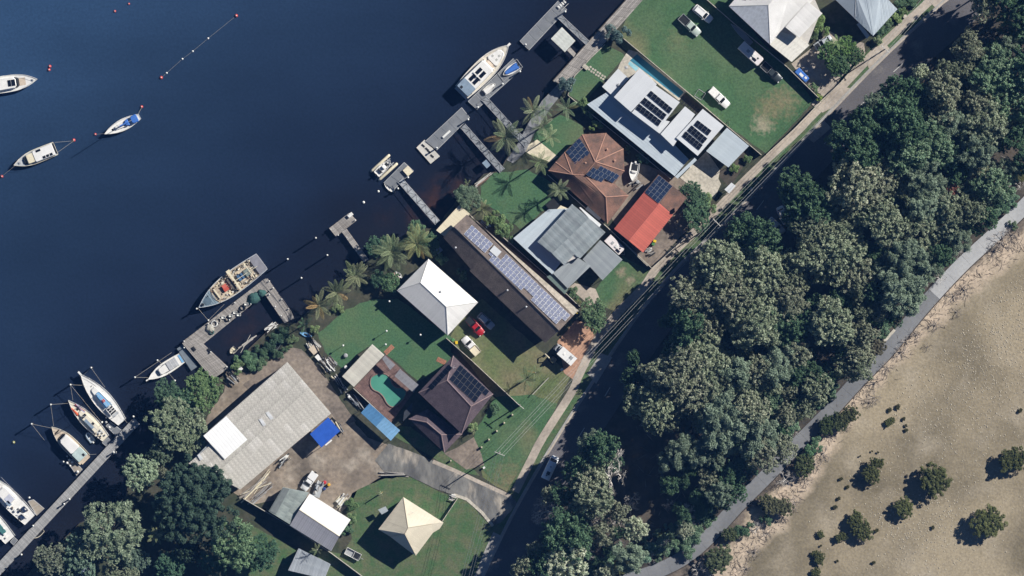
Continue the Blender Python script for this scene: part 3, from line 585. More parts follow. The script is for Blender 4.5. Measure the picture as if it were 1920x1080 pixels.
# bare and dying trees at the south end of the wood
plant('dead', 1141, 888, 48, 11, name='dead_tree', label='large bleached bare tree with spreading white limbs in the wood', group='bare trees of the wood')
plant('twiggy', 1027, 961, 33, 9, name='dead_tree', label='grey bare twiggy tree by the road opposite the side lane', group='bare trees of the wood')
plant('dead', 1099, 1040, 22, 7, name='dead_tree', label='small bleached bare tree with bent limbs at the bottom of the wood', group='bare trees of the wood')
plant('twiggy', 1102, 1008, 22, 8, name='dead_tree', label='grey bare tree behind the dark green crown south of side lane', group='bare trees of the wood')
plant('twiggy', 1186, 935, 16, 4, name='dead_tree', label='low grey bare tree below the large bleached one', group='bare trees of the wood')
plant('dead', 1290, 960, 20, 4, name='fallen_tree', label='fallen bleached tree lying near the promenade bend', cat='tree', group='bare trees of the wood')
plant('twiggy', 1160, 1012, 20, 6, name='dead_tree', label='pale twiggy tree near the bottom centre of the wood', group='bare trees of the wood')
plant('dead', 1115, 975, 26, 9, name='dead_tree', label='half bare tree among olive crowns south of large bleached tree', group='bare trees of the wood')
plant('twiggy', 1362, 902, 14, 5, name='dead_tree', label='thin grey bare tree beside the promenade north of its bend', group='bare trees of the wood')

for o_, x_, y_, r_, h_, l_ in (('Y', 560, 610, 22, 8, 'pale wispy bare tree touching the twiggy tree opposite side lane'), ('Y', 900, 700, 20, 7, 'pale wispy tree right of the large dark crown by side lane'), ('Y', 1010, 715, 16, 6, 'small pale bare tree below the large bleached tree'), ('Y', 620, 1040, 24, 8, 'whitish bare tree at the bottom edge of the wood'), ('Y', 830, 880, 22, 7, 'bare branching tree among the lowest crowns of the wood'), ('Y', 980, 330, 22, 9, 'bare limbs reaching above the large bleached tree'), ('V', 600, 740, 18, 4, 'bleached broken tree beside the lower promenade bend'), ('V', 230, 620, 14, 4, 'small grey bare tree in the dark clearing'), ('V', 480, 600, 12, 3, 'low grey bare tree at the edge of the dark clearing')): plant('dead' if r_ > 20 else 'twiggy', *zz(o_, (x_, y_))[0], r_, h_, name='dead_tree', label=l_, group='bare trees of the wood')
# low growth and fallen sticks on the floor of the wood
def in_wood(px, py):
    w = P(px, py); rd = min((w - p).length for p in ROADC[::4]); pd = min((w - p).length for p in PL[::4]); k = min(PL[::4], key=lambda p: (w - p).length); r_ = min(ROADC[::4], key=lambda p: (w - p).length)
    return rd > 7.5 and pd > 3.2 and (w.x - k.x) + (k.y - w.y) < 0 and (w.x - r_.x) + (r_.y - w.y) > 0
UR = random.Random(21); prs = []; tries = 0
while len(prs) < 130 and tries < 4000:
    tries += 1
    if len(prs) < 75: i = UR.randrange(len(PATHLINE) - 1); t = UR.random(); a, b = PATHLINE[i], PATHLINE[i + 1]; o_ = UR.uniform(24, 62); px, py = a[0] + (b[0] - a[0]) * t - o_ * .7, a[1] + (b[1] - a[1]) * t - o_ * .7
    else: px, py = UR.uniform(1000, 1920), UR.uniform(20, 1080)
    if not (0 < py < 1085 and px < 1925) or not in_wood(px, py) or any((px - f[2]) ** 2 + (py - f[3]) ** 2 < (f[4] * .75 + 5) ** 2 for f in FOREST): continue
    kd = UR.choice(['shrub', 'shrub', 'mang', 'twiggy', 'shrub']); r_ = UR.uniform(7, 15); tn = UR.choice([(1.1, 1.05, 1.1), (1.5, 1.35, 1.5), (.9, .95, 1), (1.3, 1.1, 1.2)]) if kd != 'twiggy' else BRT
    q = wood_label('gum', OLIVE, px, py, r_, 1).split('gum tree ')[1]; FOREST.append(('x', tn, px, py, r_, .3))
    prs.append((plant(kd, px, py, r_, r_ * MPP * UR.uniform(1, 1.6) + .3, tn, 'undergrowth_shrub', None, 'shrub', 'undergrowth of the wood'), {'shrub': 'leafy', 'mang': 'olive', 'twiggy': 'bare grey'}[kd] + ' undergrowth shrub ' + q, py))
ordinals(prs)
m = MB()
for k in range(1500):
    px, py = UR.uniform(990, 1930), UR.uniform(0, 1090)
    if not in_wood(px, py): continue
    p = P(px, py); a = UR.uniform(0, 6.28); d = Vector((math.cos(a), math.sin(a), UR.uniform(0, .12))) * UR.uniform(.5, 2.6); m.tube([p + Vector((0, 0, .05)), p + d * .5 + Vector((UR.gauss(0, .1), UR.gauss(0, .1), .1)), p + d + Vector((0, 0, .06))], [.07, .05, .02], 3)
tag(m.build('fallen_sticks', mat('fallen_wood', (.36, .33, .30), .9, (.18, .16, .14), .4, coords='World')), 'fallen grey sticks littering the floor of the wood', 'sticks', kind='stuff')
# shrubs by the promenade
prs = []
for o, x, y, r, kd, tn in (('V', 1400, 330, 20, 'mang', (.9, 1, 1.2)), ('V', 1430, 250, 14, 'shrub', (.8, .9, .8)), ('V', 1270, 430, 18, 'twiggy', BRT), ('V', 1150, 590, 18, 'mang', (1.2, 1.1, 1.6)), ('V', 1240, 620, 19, 'mang', (1.25, 1.15, 1.7)), ('V', 990, 770, 14, 'shrub', (.8, .85, .8)),
                       ('V', 1140, 700, 10, 'shrub', (.9, .9, .9)), ('V', 820, 960, 25, 'mang', (1, 1.1, 1.5)), ('V', 900, 800, 14, 'mang', (1, 1.1, 1.4)), ('V', 690, 1040, 16, 'twiggy', BRT), ('V', 660, 800, 18, 'shrub', (1.2, 1.1, 1.2)), ('V', 590, 900, 16, 'shrub', (1.3, 1.2, 1.3)), ('V', 460, 870, 16, 'twiggy', BRT),
                       ('V', 1080, 760, 14, 'twiggy', BRT), ('T', 440, 330, 17, 'mang', (1.2, 1, 1.8)), ('T', 120, 650, 11, 'shrub', (1, 1, 1)), ('T', 450, 560, 14, 'snag', BRT), ('T', 255, 795, 18, 'mang', (.9, .9, 1.1)), ('T', 190, 830, 16, 'mang', (.7, .8, 1)), ('T', 110, 860, 16, 'mang', (.6, .75, .8)), ('T', 40, 980, 12, 'shrub', (1, 1, 1)),
                       ('S', 1370, 440, 8, 'shrub', (1.2, 1, 1)), ('S', 1350, 250, 14, 'shrub', (1.2, 1.1, 1.3)), ('S', 1000, 620, 16, 'twiggy', BRT), ('S', 870, 790, 16, 'twiggy', BRT), ('S', 700, 980, 14, 'twiggy', BRT), ('T', 120, 640, 12, 'shrub', (1.1, 1, 1.1)), ('V', 1330, 100, 12, 'twiggy', BRT), ('V', 1040, 380, 14, 'twiggy', BRT), ('V', 950, 470, 12, 'twiggy', BRT),
                       ('V', 300, 930, 20, 'shrub', (1.4, 1.3, 1.6)), ('V', 220, 960, 20, 'mang', (1.1, 1.1, 1.7)), ('V', 130, 900, 14, 'shrub', (1.2, 1.1, 1.3)), ('V', 750, 700, 14, 'shrub', (1.3, 1.2, 1.2)), ('V', 600, 820, 14, 'shrub', (1.4, 1.2, 1.3))):
    px, py = zz(o, (x, y))[0]
    bare = kd in ('twiggy', 'snag'); rt = plant(kd, px, py, r, r * MPP * 1.25 + .4, tn, 'dry_shrub' if bare else 'shrub', None, 'shrub', 'shrubs along the promenade')
    pd = min(((p.x / MPP + 960 - px) ** 2 + (540 - p.y / MPP - py) ** 2, p) for p in PL[::2])[1]
    sd = 'sand' if (px - (pd.x / MPP + 960)) + (py - (540 - pd.y / MPP)) > 0 else 'wood'
    third = 'lower bend' if py > 930 else 'middle stretch' if py > 640 else 'upper stretch'
    prs.append((rt, f"{'dry twiggy' if bare else 'olive' if kd == 'mang' else 'green'} shrub on the {sd} side of the promenade's {third}", py))
ordinals(prs)
# mangrove bushes on the tidal flat
for x, y, r, h, lb in ((840, 440, 29, 4.4, 'largest round mangrove bush in the middle of the tidal flat'), (1205, 715, 30, 4.2, 'round mangrove bush above the bottom right corner of the flat'), (1370, 300, 26, 3.8, 'mangrove bush at the right edge of the flat'),
                    (630, 615, 18, 2.8, 'small round mangrove bush below left of the largest one'), (350, 770, 20, 2.8, 'ragged mangrove bush left of the small round one'), (300, 690, 14, 2.4, 'upper lobe-like bush touching the ragged mangrove bush'),
                    (410, 390, 17, 3.0, 'leaning mangrove bush near the sand margin'), (450, 315, 12, 2.6, 'small mangrove bush growing against the leaning one'), (205, 820, 10, 1.5, 'tiny mangrove bush at the left foot of the ragged one'),
                    (530, 45, 8, 1.0, 'low dark mangrove clump nearest the upper sand margin'), (550, 28, 6, .9, 'low clump touching the dark clump nearest the upper margin'), (62, 965, 11, 1.4, 'small mangrove bush at the bottom left of the flat'), (30, 930, 7, 1.0, 'tiny bush above the bottom left mangrove bush'), (35, 1058, 9, 1.2, 'small bush cut by the bottom edge of the flat'), (70, 800, 7, 1.0, 'tiny bush alone at the left of the ragged mangrove bush')):
    px, py = zz('U', (x, y))[0]; plant('mang', px, py, r, h, (1, 1, 1), 'mangrove_bush', lb, 'bush', 'mangroves on the tidal flat')
prs = []
for x, y, r in ((630, 20, 5), (645, 65, 4), (645, 95, 5), (205, 425, 5), (250, 480, 5), (190, 558, 5), (165, 615, 6), (445, 775, 6), (825, 752, 5), (415, 238, 2.5), (455, 245, 3), (335, 270, 2.5), (70, 875, 3), (180, 978, 3.5), (425, 990, 5), (535, -40, 6), (590, -60, 7), (1415, -38, 6)):
    px, py = zz('U', (x, y))[0]; prs.append((plant('mang', px, py, r * .72, .5 + r * .03, (.85, .75, .8), 'mangrove_seedling', None, 'seedling', 'seedlings on the tidal flat'), 'tiny dark mangrove seedling on the open tidal flat', py))
ordinals(prs)
# gardens and river bank
SH = lambda o, x, y, r, h, kind, tn, lb, nm='garden_shrub', ct='shrub', g='garden shrubs': plant(kind, *zz(o, (x, y))[0], r, h, tn, nm, lb, ct, g)
SH('C', 420, 225, 18, 4, 'shrub', (1.0, .9, 1.5), 'blue-green shrub beside the seawall at the corner of the big lawn')
SH('C', 80, 572, 16, 3, 'shrub', (1.0, .9, 1.5), 'blue-green shrub beside the seawall west of the stepping stones')
SH('C', 205, 715, 14, 3, 'shrub', (1.5, 1.3, 1), 'leafy shrub at the river corner of the flat-roofed house'); SH('C', 240, 760, 10, 2, 'shrub', (1.3, 1.2, 1), 'low shrub behind the leafy one at the flat-roofed house')
SH('C', 280, 845, 10, 2, 'shrub', (1.7, 1.4, .9), 'yellow-green shrub north of the terracotta roof')
SH('F', 640, 285, 6, 1.6, 'shrub', (1.5, 1.3, 1), 'small round shrub east of the terracotta octagon roof'); SH('F', 735, 345, 10, 2.2, 'shrub', (1, 1, 1), 'dark shrub beside the boat on its trailer')
SH('F', 1060, 570, 20, 4, 'green', (.9, .9, .9), 'dark hedge tree against the pale concrete driveway', 'hedge_tree', 'tree'); SH('F', 1110, 620, 18, 4, 'green', (.9, .9, .9), 'second hedge tree along the pale concrete driveway', 'hedge_tree', 'tree')
SH('F', 1100, 735, 27, 5, 'green', (1, 1, 1), 'dense green tree beside the red roof and footpath', 'garden_tree', 'tree'); SH('F', 1180, 650, 14, 3, 'shrub', (1.8, 1.5, 1.2), 'bright green shrub at the footpath below the white gate roof')
SH('O', 990, 262, 27, 6, 'green', (1.35, 1.2, 1.1), 'round green tree at the street end of the long brown house', 'garden_tree', 'tree'); SH('O', 850, 110, 10, 2, 'shrub', (1.2, 1.1, 1), 'low shrub beside the corrugated carport driveway'); SH('O', 870, 160, 7, 1.5, 'shrub', (1.9, 1.2, 1), 'flowering shrub beside yellow-lidded bin of the long house')
SH('L', 1100, 722, 10, 2, 'shrub', (1.9, 1.6, 1.3), 'pale leafy shrub at the east corner of the purple roof'); SH('L', 1250, 600, 10, 1.6, 'shrub', (1, 1, 1), 'low hedge plant in the small lawn bed by the purple roof')
SH('E', 780, 545, 24, 4.5, 'she', (.75, .9, .8), 'grey-green bank tree at the water by the small lawn', 'bank_tree', 'tree'); SH('E', 730, 500, 12, 3, 'shrub', (1.3, 1.2, 1.2), 'small bank shrub overhanging the water by the small lawn')
SH('E', 1000, 730, 18, 3, 'shrub', (1.5, 1.3, 1), 'hedge shrub between the small lawn and the long house'); SH('E', 1050, 780, 14, 2.6, 'shrub', (1.2, 1.1, .9), 'hedge shrub at the lower corner of the small lawn'); SH('E', 940, 680, 12, 2.6, 'shrub', (1.4, 1.2, .9), 'hedge shrub beside the bushy palm by the small lawn')
SH('E', 440, 790, 22, 4.5, 'green', (1.2, 1.2, 1.2), 'round bank tree beside the timber pergola deck', 'bank_tree', 'tree'); SH('E', 530, 850, 18, 4, 'green', (1.1, 1.1, 1.1), 'green bank tree between palm and long house', 'bank_tree', 'tree')
SH('E', 160, 870, 18, 4, 'green', (.9, 1, 1.1), 'dark bank tree at the landward end of the narrow jetty', 'bank_tree', 'tree'); SH('E', 230, 850, 14, 3.4, 'green', (1, 1, 1), 'bank tree behind the feather palm near the narrow jetty', 'bank_tree', 'tree')
SH('H', 115, 605, 19, 3.6, 'green', (1.1, 1.1, 1), 'round green tree at the west corner of the white hip roof', 'garden_tree', 'tree'); SH('H', 30, 590, 14, 3, 'green', (.8, .9, 1), 'dark shrub behind the round green tree by white roof'); SH('H', 460, 455, 11, 2.4, 'shrub', (1.1, 1.1, 1), 'shrub in the shade between white roof and long house')
SH('H', 600, 560, 10, 2, 'shrub', (.9, .9, .9), 'shaded shrub along the passage between white and brown roofs')
SH('G', 440, 850, 17, 2.0, 'shrub', (.9, .95, .9), 'spreading green shrub by the boat basin'); SH('G', 380, 890, 12, 2, 'shrub', (1.4, 1.2, 1), 'yellowish shrub on the basin bank'); SH('G', 480, 810, 12, 1.6, 'shrub', (.55, .6, .65), 'shade-darkened shrub at the lower corner of the boat basin')  # corner shrub: basin shade painted into its dark tint
SH('G', 590, 760, 12, 1.6, 'shrub', (.45, .5, .55), 'shade-darkened shrub behind the old skiff by the basin'); SH('G', 660, 800, 11, 1.4, 'shrub', (.6, .6, .6), 'shade-darkened shrub between the skiff and the dirt yard'); SH('G', 740, 720, 11, 1.4, 'shrub', (1.2, 1, .9), 'dry shrub at the landward end of the wharf walkway'); SH('G', 530, 870, 12, 1.8, 'shrub', (1.1, 1, 1), 'low shrub at the edge of the dirt yard')  # dark tints of the skiff shrubs paint the shade of the bank
SH('G', 900, 640, 9, 1.4, 'shrub', (1.9, 1.5, 1.2), 'yellow-green plants along the bank below the three palms'); SH('G', 1060, 500, 9, 1.4, 'shrub', (1.9, 1.5, 1.2), 'yellow-green plants on the bank beside the lawn tip')
SH('D', 790, 175, 15, 3, 'shrub', (1.5, 1.3, .9), 'yellowish shrub in the bed beside white hip roof garage'); SH('D', 740, 240, 9, 1.6, 'shrub', (1.2, 1, .9), 'low shrub in the bed by the white hip roof')
for i, (x, y, r, t, l_) in enumerate(((860, 350, 22, 1.3, 'tropical tree beside the parked silver car'), (950, 330, 20, 1.5, 'bright tropical tree between silver car and footpath'), (930, 420, 22, 1.0, 'dark tropical tree at the footpath fence'), (1020, 370, 18, 1.1, 'tropical tree nearest the pale blue-roofed house'), (880, 440, 15, 1.2, 'lowest tropical tree by the shaded driveway'))):
    SH('D', x, y, r, 5, 'green', (t, t, .9), l_, 'garden_tree', 'tree', 'tropical trees by the silver car')
SH('D', 1240, 170, 11, 1.6, 'shrub', (1.1, 1, 1), 'dark hedge shrub beside pale blue-roofed house'); SH('D', 1200, 210, 10, 1.6, 'shrub', (.9, .9, .9), 'hedge shrub nearest the power pole by pale blue roof'); SH('D', 1290, 120, 11, 1.6, 'shrub', (1.7, 1.4, 1), 'yellow-green hedge shrub by the upper footpath'); SH('D', 1340, 80, 9, 1.6, 'shrub', (1.5, 1.3, 1), 'topmost hedge shrub by the upper footpath'); SH('D', 1175, 270, 9, 2, 'shrub', (2, 1.5, 1.5), 'reddish shrub at the power pole by the upper footpath')
SH('D', 1330, 30, 12, 1.6, 'shrub', (.9, .9, .9), 'dark hedge shrub at the top of the upper footpath'); SH('D', 1390, 5, 12, 1.6, 'shrub', (.9, .9, .9), 'hedge shrub at top edge beside the footpath')
SH('D', 780, 660, 7, 1.6, 'shrub', (2.2, 1.8, .8), 'yellow-flowered shrub at the footpath corner of the shaded driveway'); SH('D', 740, 590, 8, 1.5, 'shrub', (1.2, 1.1, 1), 'low shrub beside the blue-covered trailer')
SH('X', 205, 270, 9, 1.6, 'shrub', (1.7, 1.5, 1), 'pale garden bed shrub below the carport'); SH('X', 295, 210, 8, 1.6, 'shrub', (1.3, 1.2, 1), 'garden bed shrub between carport and fence'); SH('C', 1160, 840, 7, 1.6, 'shrub', (1.1, 1.1, 1), 'small shrub between flat roof and carport')
SH('M', 930, 600, 12, 2, 'shrub', (1.3, 1.2, .9), 'shrub at the corner of the white shed roof'); SH('M', 940, 690, 10, 1.8, 'shrub', (1.4, 1.2, 1), 'flowering shrub beside the white shed roof'); SH('M', 900, 770, 10, 1.6, 'shrub', (1, 1, 1), 'dark shrub against the end of the white shed')
# big trees of the lower left bank
BT = lambda px, py, r, h, k, t, lb, nm='bank_tree': plant(k, px, py, r, h, t, nm, lb, 'tree', 'big trees of the lower left bank')
BT(312, 741, 25, 6, 'green', (1.0, 1.0, 1.1), 'green bank tree left of the wharf, nearest the moored cruiser'); BT(345, 752, 28, 6.5, 'green', (.9, .95, 1), 'green bank tree between olive tree and wharf'); BT(382, 734, 35, 7, 'green', (1.4, 1.25, 1.0), 'bright round green tree at the landward end of the wharf')
BT(330, 795, 48, 9, 'gum', (.85, .9, .85), 'large olive tree beside the river corner of the big shed', 'gum_tree'); BT(352, 818, 30, 7, 'gum', (.8, .85, .8), 'olive tree touching the west corner of the big shed', 'gum_tree')
BT(264, 886, 33, 9, 'gum', GREYG, 'grey tree by the water below the jetty end', 'gum_tree'); BT(205, 1000, 60, 12, 'gum', (.85, .92, .9), 'very large grey-olive gum beside the jetty', 'gum_tree'); BT(155, 1042, 38, 9, 'gum', (.55, .7, .75), 'dark tree below left of the very large gum', 'gum_tree'); BT(97, 1050, 30, 8, 'gum', (.85, .85, .9), 'greyish tree at the bottom left near the jetty', 'gum_tree')
BT(210, 1078, 20, 6, 'gum', (1, 1, 1), 'small olive tree cut by the bottom edge beside parked car', 'gum_tree'); BT(246, 1082, 18, 6, 'gum', (1, 1, 1), 'small tree at the bottom edge below the very large gum', 'gum_tree'); BT(300, 888, 12, 5, 'gum', PINK, 'small pinkish tree above the dark fig', 'gum_tree')
plant('fig', 366, 944, 76, 13, (1, 1, 1), 'fig_tree', 'huge dark spreading fig tree beside the big grey shed', 'tree'); BT(440, 1022, 44, 13, 'green', (1.75, 1.55, 1.5), 'bright green tree at the lower side of the huge fig', 'garden_tree'); BT(492, 1040, 30, 7, 'green', (.75, .85, .9), 'dark green tree right of the bright green one', 'garden_tree'); BT(400, 1052, 30, 8, 'green', (.75, .85, .9), 'dark tree left below the bright green tree', 'garden_tree')
BT(303, 962, 13, 5, 'fig', (1.2, 1.2, 1.1), 'small tree at the left edge of the huge fig', 'garden_tree'); BT(268, 950, 9, 4, 'fig', (1.2, 1.2, 1.1), 'tiny tree left of the huge fig', 'garden_tree'); BT(352, 1030, 24, 8, 'fig', (1, 1, 1), 'dark tree below the huge fig', 'garden_tree')

BT(255, 1052, 24, 5, 'gum', (.5, .62, .68), 'added dark tree filling the shadow gap between very large gum and fig', 'gum_tree'); BT(322, 1062, 28, 7, 'green', (.7, .8, .9), 'dark tree at the bottom edge left of the fig group', 'garden_tree'); BT(300, 848, 24, 6, 'gum', (.6, .7, .7), 'dark olive tree between shed corner and grey tree', 'gum_tree'); BT(128, 1074, 26, 7, 'gum', (.6, .7, .75), 'dark tree at the bottom edge left of the parked car', 'gum_tree')  # tree in the gum-fig gap added, its dark tint painting the shadow there
SH('G', 640, 700, 13, 1.8, 'shrub', (.5, .55, .6), 'shade-darkened shrub above the old skiff by the basin'); SH('G', 700, 660, 12, 1.6, 'shrub', (.5, .55, .6), 'shade-darkened shrub at the basin corner near the walkway'); SH('G', 545, 800, 12, 1.6, 'shrub', (.6, .62, .6), 'shade-darkened shrub left below the old skiff')  # more basin shrubs with shade darkened into the tint
# palms: arching fronds with leaflets, each frond a part
def frond_mesh(seed, Ln=2.6, dead=False):
    g = random.Random(seed); m = MB(); n = 20; pts = []
    droop = g.uniform(.55, 1.05)
    for i in range(n + 1):
        t = i / n; a = .62 - droop * 1.25 * t
        pts.append((pts[-1] + Vector((math.cos(a), 0, math.sin(a))) * Ln / n) if pts else Vector((.08, 0, 0)))
    m.tube(pts, [.035 * (1 - .8 * i / n) for i in range(n + 1)], 4)
    for i in range(2, n + 1):
        t = i / n; ll = Ln * .18 * math.sin(math.pi * min(.97, .12 + .85 * t)) + .1; wd = .04
        for sgn in (-1, 1):
            b = pts[i]; d = (pts[i] - pts[i - 1]).normalized(); o = Vector((0, sgn, 0))
            tip = b + d * ll * .65 + o * ll * .75 + Vector((0, 0, -.12 * ll + g.uniform(-.05, .05))); mid = b.lerp(tip, .5) + Vector((0, 0, .05 * ll))
            m.poly([b, mid + d * wd * 1.3, tip, mid - d * wd * 1.3] if sgn > 0 else [b, mid - d * wd * 1.3, tip, mid + d * wd * 1.3])
    me = m.mesh('frond', LEAF['palm']); at = me.attributes.new('tone', 'FLOAT', 'POINT'); tn = g.uniform(.2, .9)
    at.data.foreach_set('value', [min(1, max(0, tn + g.uniform(-.25, .25))) for _ in m.v]); return me
FRONDS = [frond_mesh(i) for i in range(5)]
def palm(o, x, y, r, h, nf, lb, tn=(1, 1, 1), lean=(0, 0)):
    px, py = zz(o, (x, y))[0] if o else (x, y)
    b = P(px, py, Z0 + h); rnd = random.Random(int(px * 7 + py)); root = empty('palm_tree', (b.x - lean[0], b.y - lean[1], Z0), lb, 'palm', 'garden palms')
    m = MB(); m.tube([(0, 0, -.2), (lean[0] * .3, lean[1] * .3, h * .5), (lean[0], lean[1], h)], [.2, .14, .12], 7); m.build('trunk', BARK, root, True, local=True)
    nf = max(7, round(nf * .72))
    for i in range(nf):
        f = bpy.data.objects.new('frond', FRONDS[rnd.randrange(5)]); link(f, root); f.location = (lean[0], lean[1], h - .05)
        s = r * MPP / 2.15 * rnd.uniform(.8, 1.12); f.scale = (s, s, s)
        f.rotation_euler = (rnd.uniform(-.25, .25), rnd.uniform(-.35, .3) if i % 3 else rnd.uniform(-.9, -.4), 2 * math.pi * (i + rnd.uniform(-.3, .3)) / nf)
        v = rnd.uniform(.75, 1.2); bd = rnd.random() < .06; f.color = (tn[0] * v * (1.35 if bd else 1), tn[1] * v * (.85 if bd else 1), tn[2] * v * (.7 if bd else 1), 1)
        if bd: f.rotation_euler.y += .5
    return root
palm('E', 1040, 130, 31, 7, 18, 'tall feathery palm over the upper gangway landing'); palm('B', 1150, 750, 24, 7, 15, 'palm at the seawall above the gangway landing'); palm('B', 1225, 735, 20, 6, 13, 'palm right of the seawall palm above the gangway', (.8, .95, .9)); palm('B', 1215, 850, 20, 6, 13, 'palm on the path between gangway and small lawn'); palm('B', 1265, 920, 19, 5, 13, 'palm at the top corner of the terracotta house garden', (1.1, 1.1, 1)); palm('B', 1375, 730, 19, 6, 13, 'palm beside the flat-roofed house', (.75, .9, .85))
palm('E', 1270, 300, 21, 6, 14, 'palm standing at the cream patio corner', (1, 1.05, .9)); palm('E', 1400, 490, 20, 6.5, 13, 'palm casting a star shadow on the small lawn'); palm('E', 880, 615, 19, 3.5, 15, 'bushy low palm between small lawn and long house', (1.2, 1.1, .9)); palm('E', 780, 450, 9, 2.5, 9, 'small palm on the river bank wall', (1, 1, .9))
palm('E', 440, 850, 30, 6, 22, 'broad feather palm on the bank west of the long house', (1.15, 1.05, .8)); palm('E', 270, 910, 32, 6, 22, 'broad feather palm near the narrow jetty', (.9, .95, .85)); palm('E', 30, 1040, 17, 5, 12, 'palm at the shore end of the narrow jetty', (1, 1, .95))
palm('G', 1180, 280, 26, 6, 15, 'uppermost of three palms in a row on the bank', (1.15, 1.1, 1)); palm('G', 1050, 390, 26, 6, 15, 'middle of three palms in a row on the bank', (1.1, 1.05, .95)); palm('G', 930, 480, 25, 6, 15, 'lowest of three palms in a row on the bank', (1.15, 1.1, 1)); palm('G', 830, 605, 15, 4, 10, 'dark palm at the landward end of the wharf walkway', (.6, .85, .8))
palm('O', 530, 690, 20, 7, 10, 'thin palm in the lawn beside the motorhome', (.7, .8, .7)); palm('O', 590, 645, 14, 5, 8, 'small pale palm beside the thin lawn palm', (1, 1, .9)); palm('J', 1060, 805, 17, 6, 16, 'bright palm in the shade left of the fig', (1.4, 1.35, 1.2))
palm('M', 700, 905, 12, 5, 7, 'bare-looking palm between grey sheds', (1.1, 1.1, 1)); palm('L', 1110, 745, 9, 2.4, 9, 'small palm at the driveway edge by the purple roof', (1.3, 1.3, 1.1)); palm('F', 165, 560, 19, 4, 12, 'leafy palm between terracotta roof and grey house', (1.1, 1.15, 1)); palm('D', 900, 290, 14, 4.5, 11, 'palm among the tropical trees by silver car', (.9, 1.1, .8))
palm('M', 1130, 525, 5, 3, 8, 'tiny white-flowered palm on the lawn above the cream house', (2.2, 2.2, 2.1))

# driftwood, wrack and crab mounds on the sand
def scatter_sticks():
    rnd = random.Random(77); m = MB()
    for i in range(700):
        k = rnd.randrange(len(PALE) - 1); t = rnd.random(); a, b = PALE[k], PALE[k + 1]; off = rnd.gauss(-4, 9)
        p = P(a[0] + (b[0] - a[0]) * t + off + rnd.gauss(0, 3), a[1] + (b[1] - a[1]) * t + off + rnd.gauss(0, 3)); an = rnd.gauss(.75, .8); ln = rnd.uniform(.4, 1.9)
        d = Vector((math.cos(an), math.sin(an), rnd.uniform(0, .15))) * ln
        m.tube([p + Vector((0, 0, .06)), p + d * .5 + Vector((rnd.gauss(0, .12), rnd.gauss(0, .12), .1)), p + d + Vector((0, 0, .06))], [.05, .04, .015], 3)
    o = m.build('driftwood', TWIG); tag(o, 'tangle of grey driftwood sticks along the pale sand margin', 'driftwood', kind='stuff')
scatter_sticks()
def mounds():
    rnd = random.Random(9); m = MB()
    cl = [(1830, 720, 70), (1870, 640, 50), (1770, 760, 90), (1880, 560, 60), (1700, 980, 80), (1800, 830, 120), (1730, 1000, 60), (1850, 620, 110)]
    for i in range(3200):
        x, y, s = cl[rnd.randrange(len(cl))]; px, py = rnd.gauss(x, s), rnd.gauss(y, s * .7)
        if px + py < 2420 or px > 1990: continue
        p = P(px, py, L1); r = rnd.uniform(.07, .24); h = r * rnd.uniform(.4, .8); n = 6; a0 = rnd.random()
        base = [(p.x + r * math.cos(a0 + k) , p.y + r * math.sin(a0 + k), L1 - .02) for k in [2 * math.pi * q / n for q in range(n)]]
        i0 = len(m.v); m.v += base + [(p.x, p.y, L1 + h)]
        for k in range(n): m.f.append([i0 + k, i0 + (k + 1) % n, i0 + n]); m.m.append(0)
    tag(m.build('crab_mounds', mat('mound_sand', (.40, .36, .28), .95, (.26, .23, .18), 1.5)), 'small crab mounds dotting the tidal flat', 'mounds', kind='stuff')
mounds()
prs = []
for px, py, r in ((1880, 455, 24), (1865, 470, 16), (1810, 545, 16), (1790, 555, 14), (1755, 610, 14), (1720, 628, 14), (1690, 660, 16), (1795, 585, 12), (1740, 650, 9), (1640, 745, 14), (1632, 755, 12), (1560, 815, 14), (1545, 850, 18), (1530, 870, 16), (1490, 945, 16), (1440, 1000, 14), (1415, 1035, 14), (1400, 1065, 12), (1900, 440, 18), (1700, 640, 12), (1665, 690, 14), (1590, 800, 10), (1510, 900, 14), (1470, 970, 12)):
    prs.append((plant('snag', px, py, r, .9 + r * .03, BRT, 'dead_shrub', None, 'shrub', 'dead shrubs on the sand margin'), 'grey leafless dead shrub on the pale sand margin', py))
ordinals(prs)
# ------------------------------------------------------------------ buildings
def clip3(poly, ax, lo, hi):
    for sgn, lim in ((1, lo), (-1, hi)):
        out = []
        for i in range(len(poly)):
            a, b = poly[i], poly[(i + 1) % len(poly)]; fa = sgn * (a.dot(ax) - lim); fb = sgn * (b.dot(ax) - lim)
            if fa >= 0: out.append(a)
            if (fa >= 0) != (fb >= 0): out.append(a.lerp(b, fa / (fa - fb)))
        poly = out
        if len(poly) < 3: return []
    return poly
def newell(p):
    n = Vector((0, 0, 0))
    for i in range(len(p)):
        a, b = p[i], p[(i + 1) % len(p)]; n += Vector(((a.y - b.y) * (a.z + b.z), (a.z - b.z) * (a.x + b.x), (a.x - b.x) * (a.y + b.y)))
    return n.normalized()
def up_face(p):
    p = [Vector(q) for q in p]; return p if newell(p).z > 0 else p[::-1]
def on_plane(f, px, py, lift=0.0):
    """the point of a roof face that shows at a plan pixel"""
    n = newell(f); c = Vector((0, 0, HC)); d = P(px, py, 0) - c; k = (f[0] + n * lift - c).dot(n) / d.dot(n); return c + d * k
def w3(o, pts): return up_face([P(x, y, Z0 + h) for x, y, h in zz(o, *pts)])
WALLW = mat('rendered_wall', (.55, .53, .49), .85, (.45, .43, .40), .8)
WALLB = mat('brick_wall', (.22, .13, .095), .9, (.16, .10, .08), 2)
GUTTER = mat('gutter_metal', (.5, .5, .49), .5)
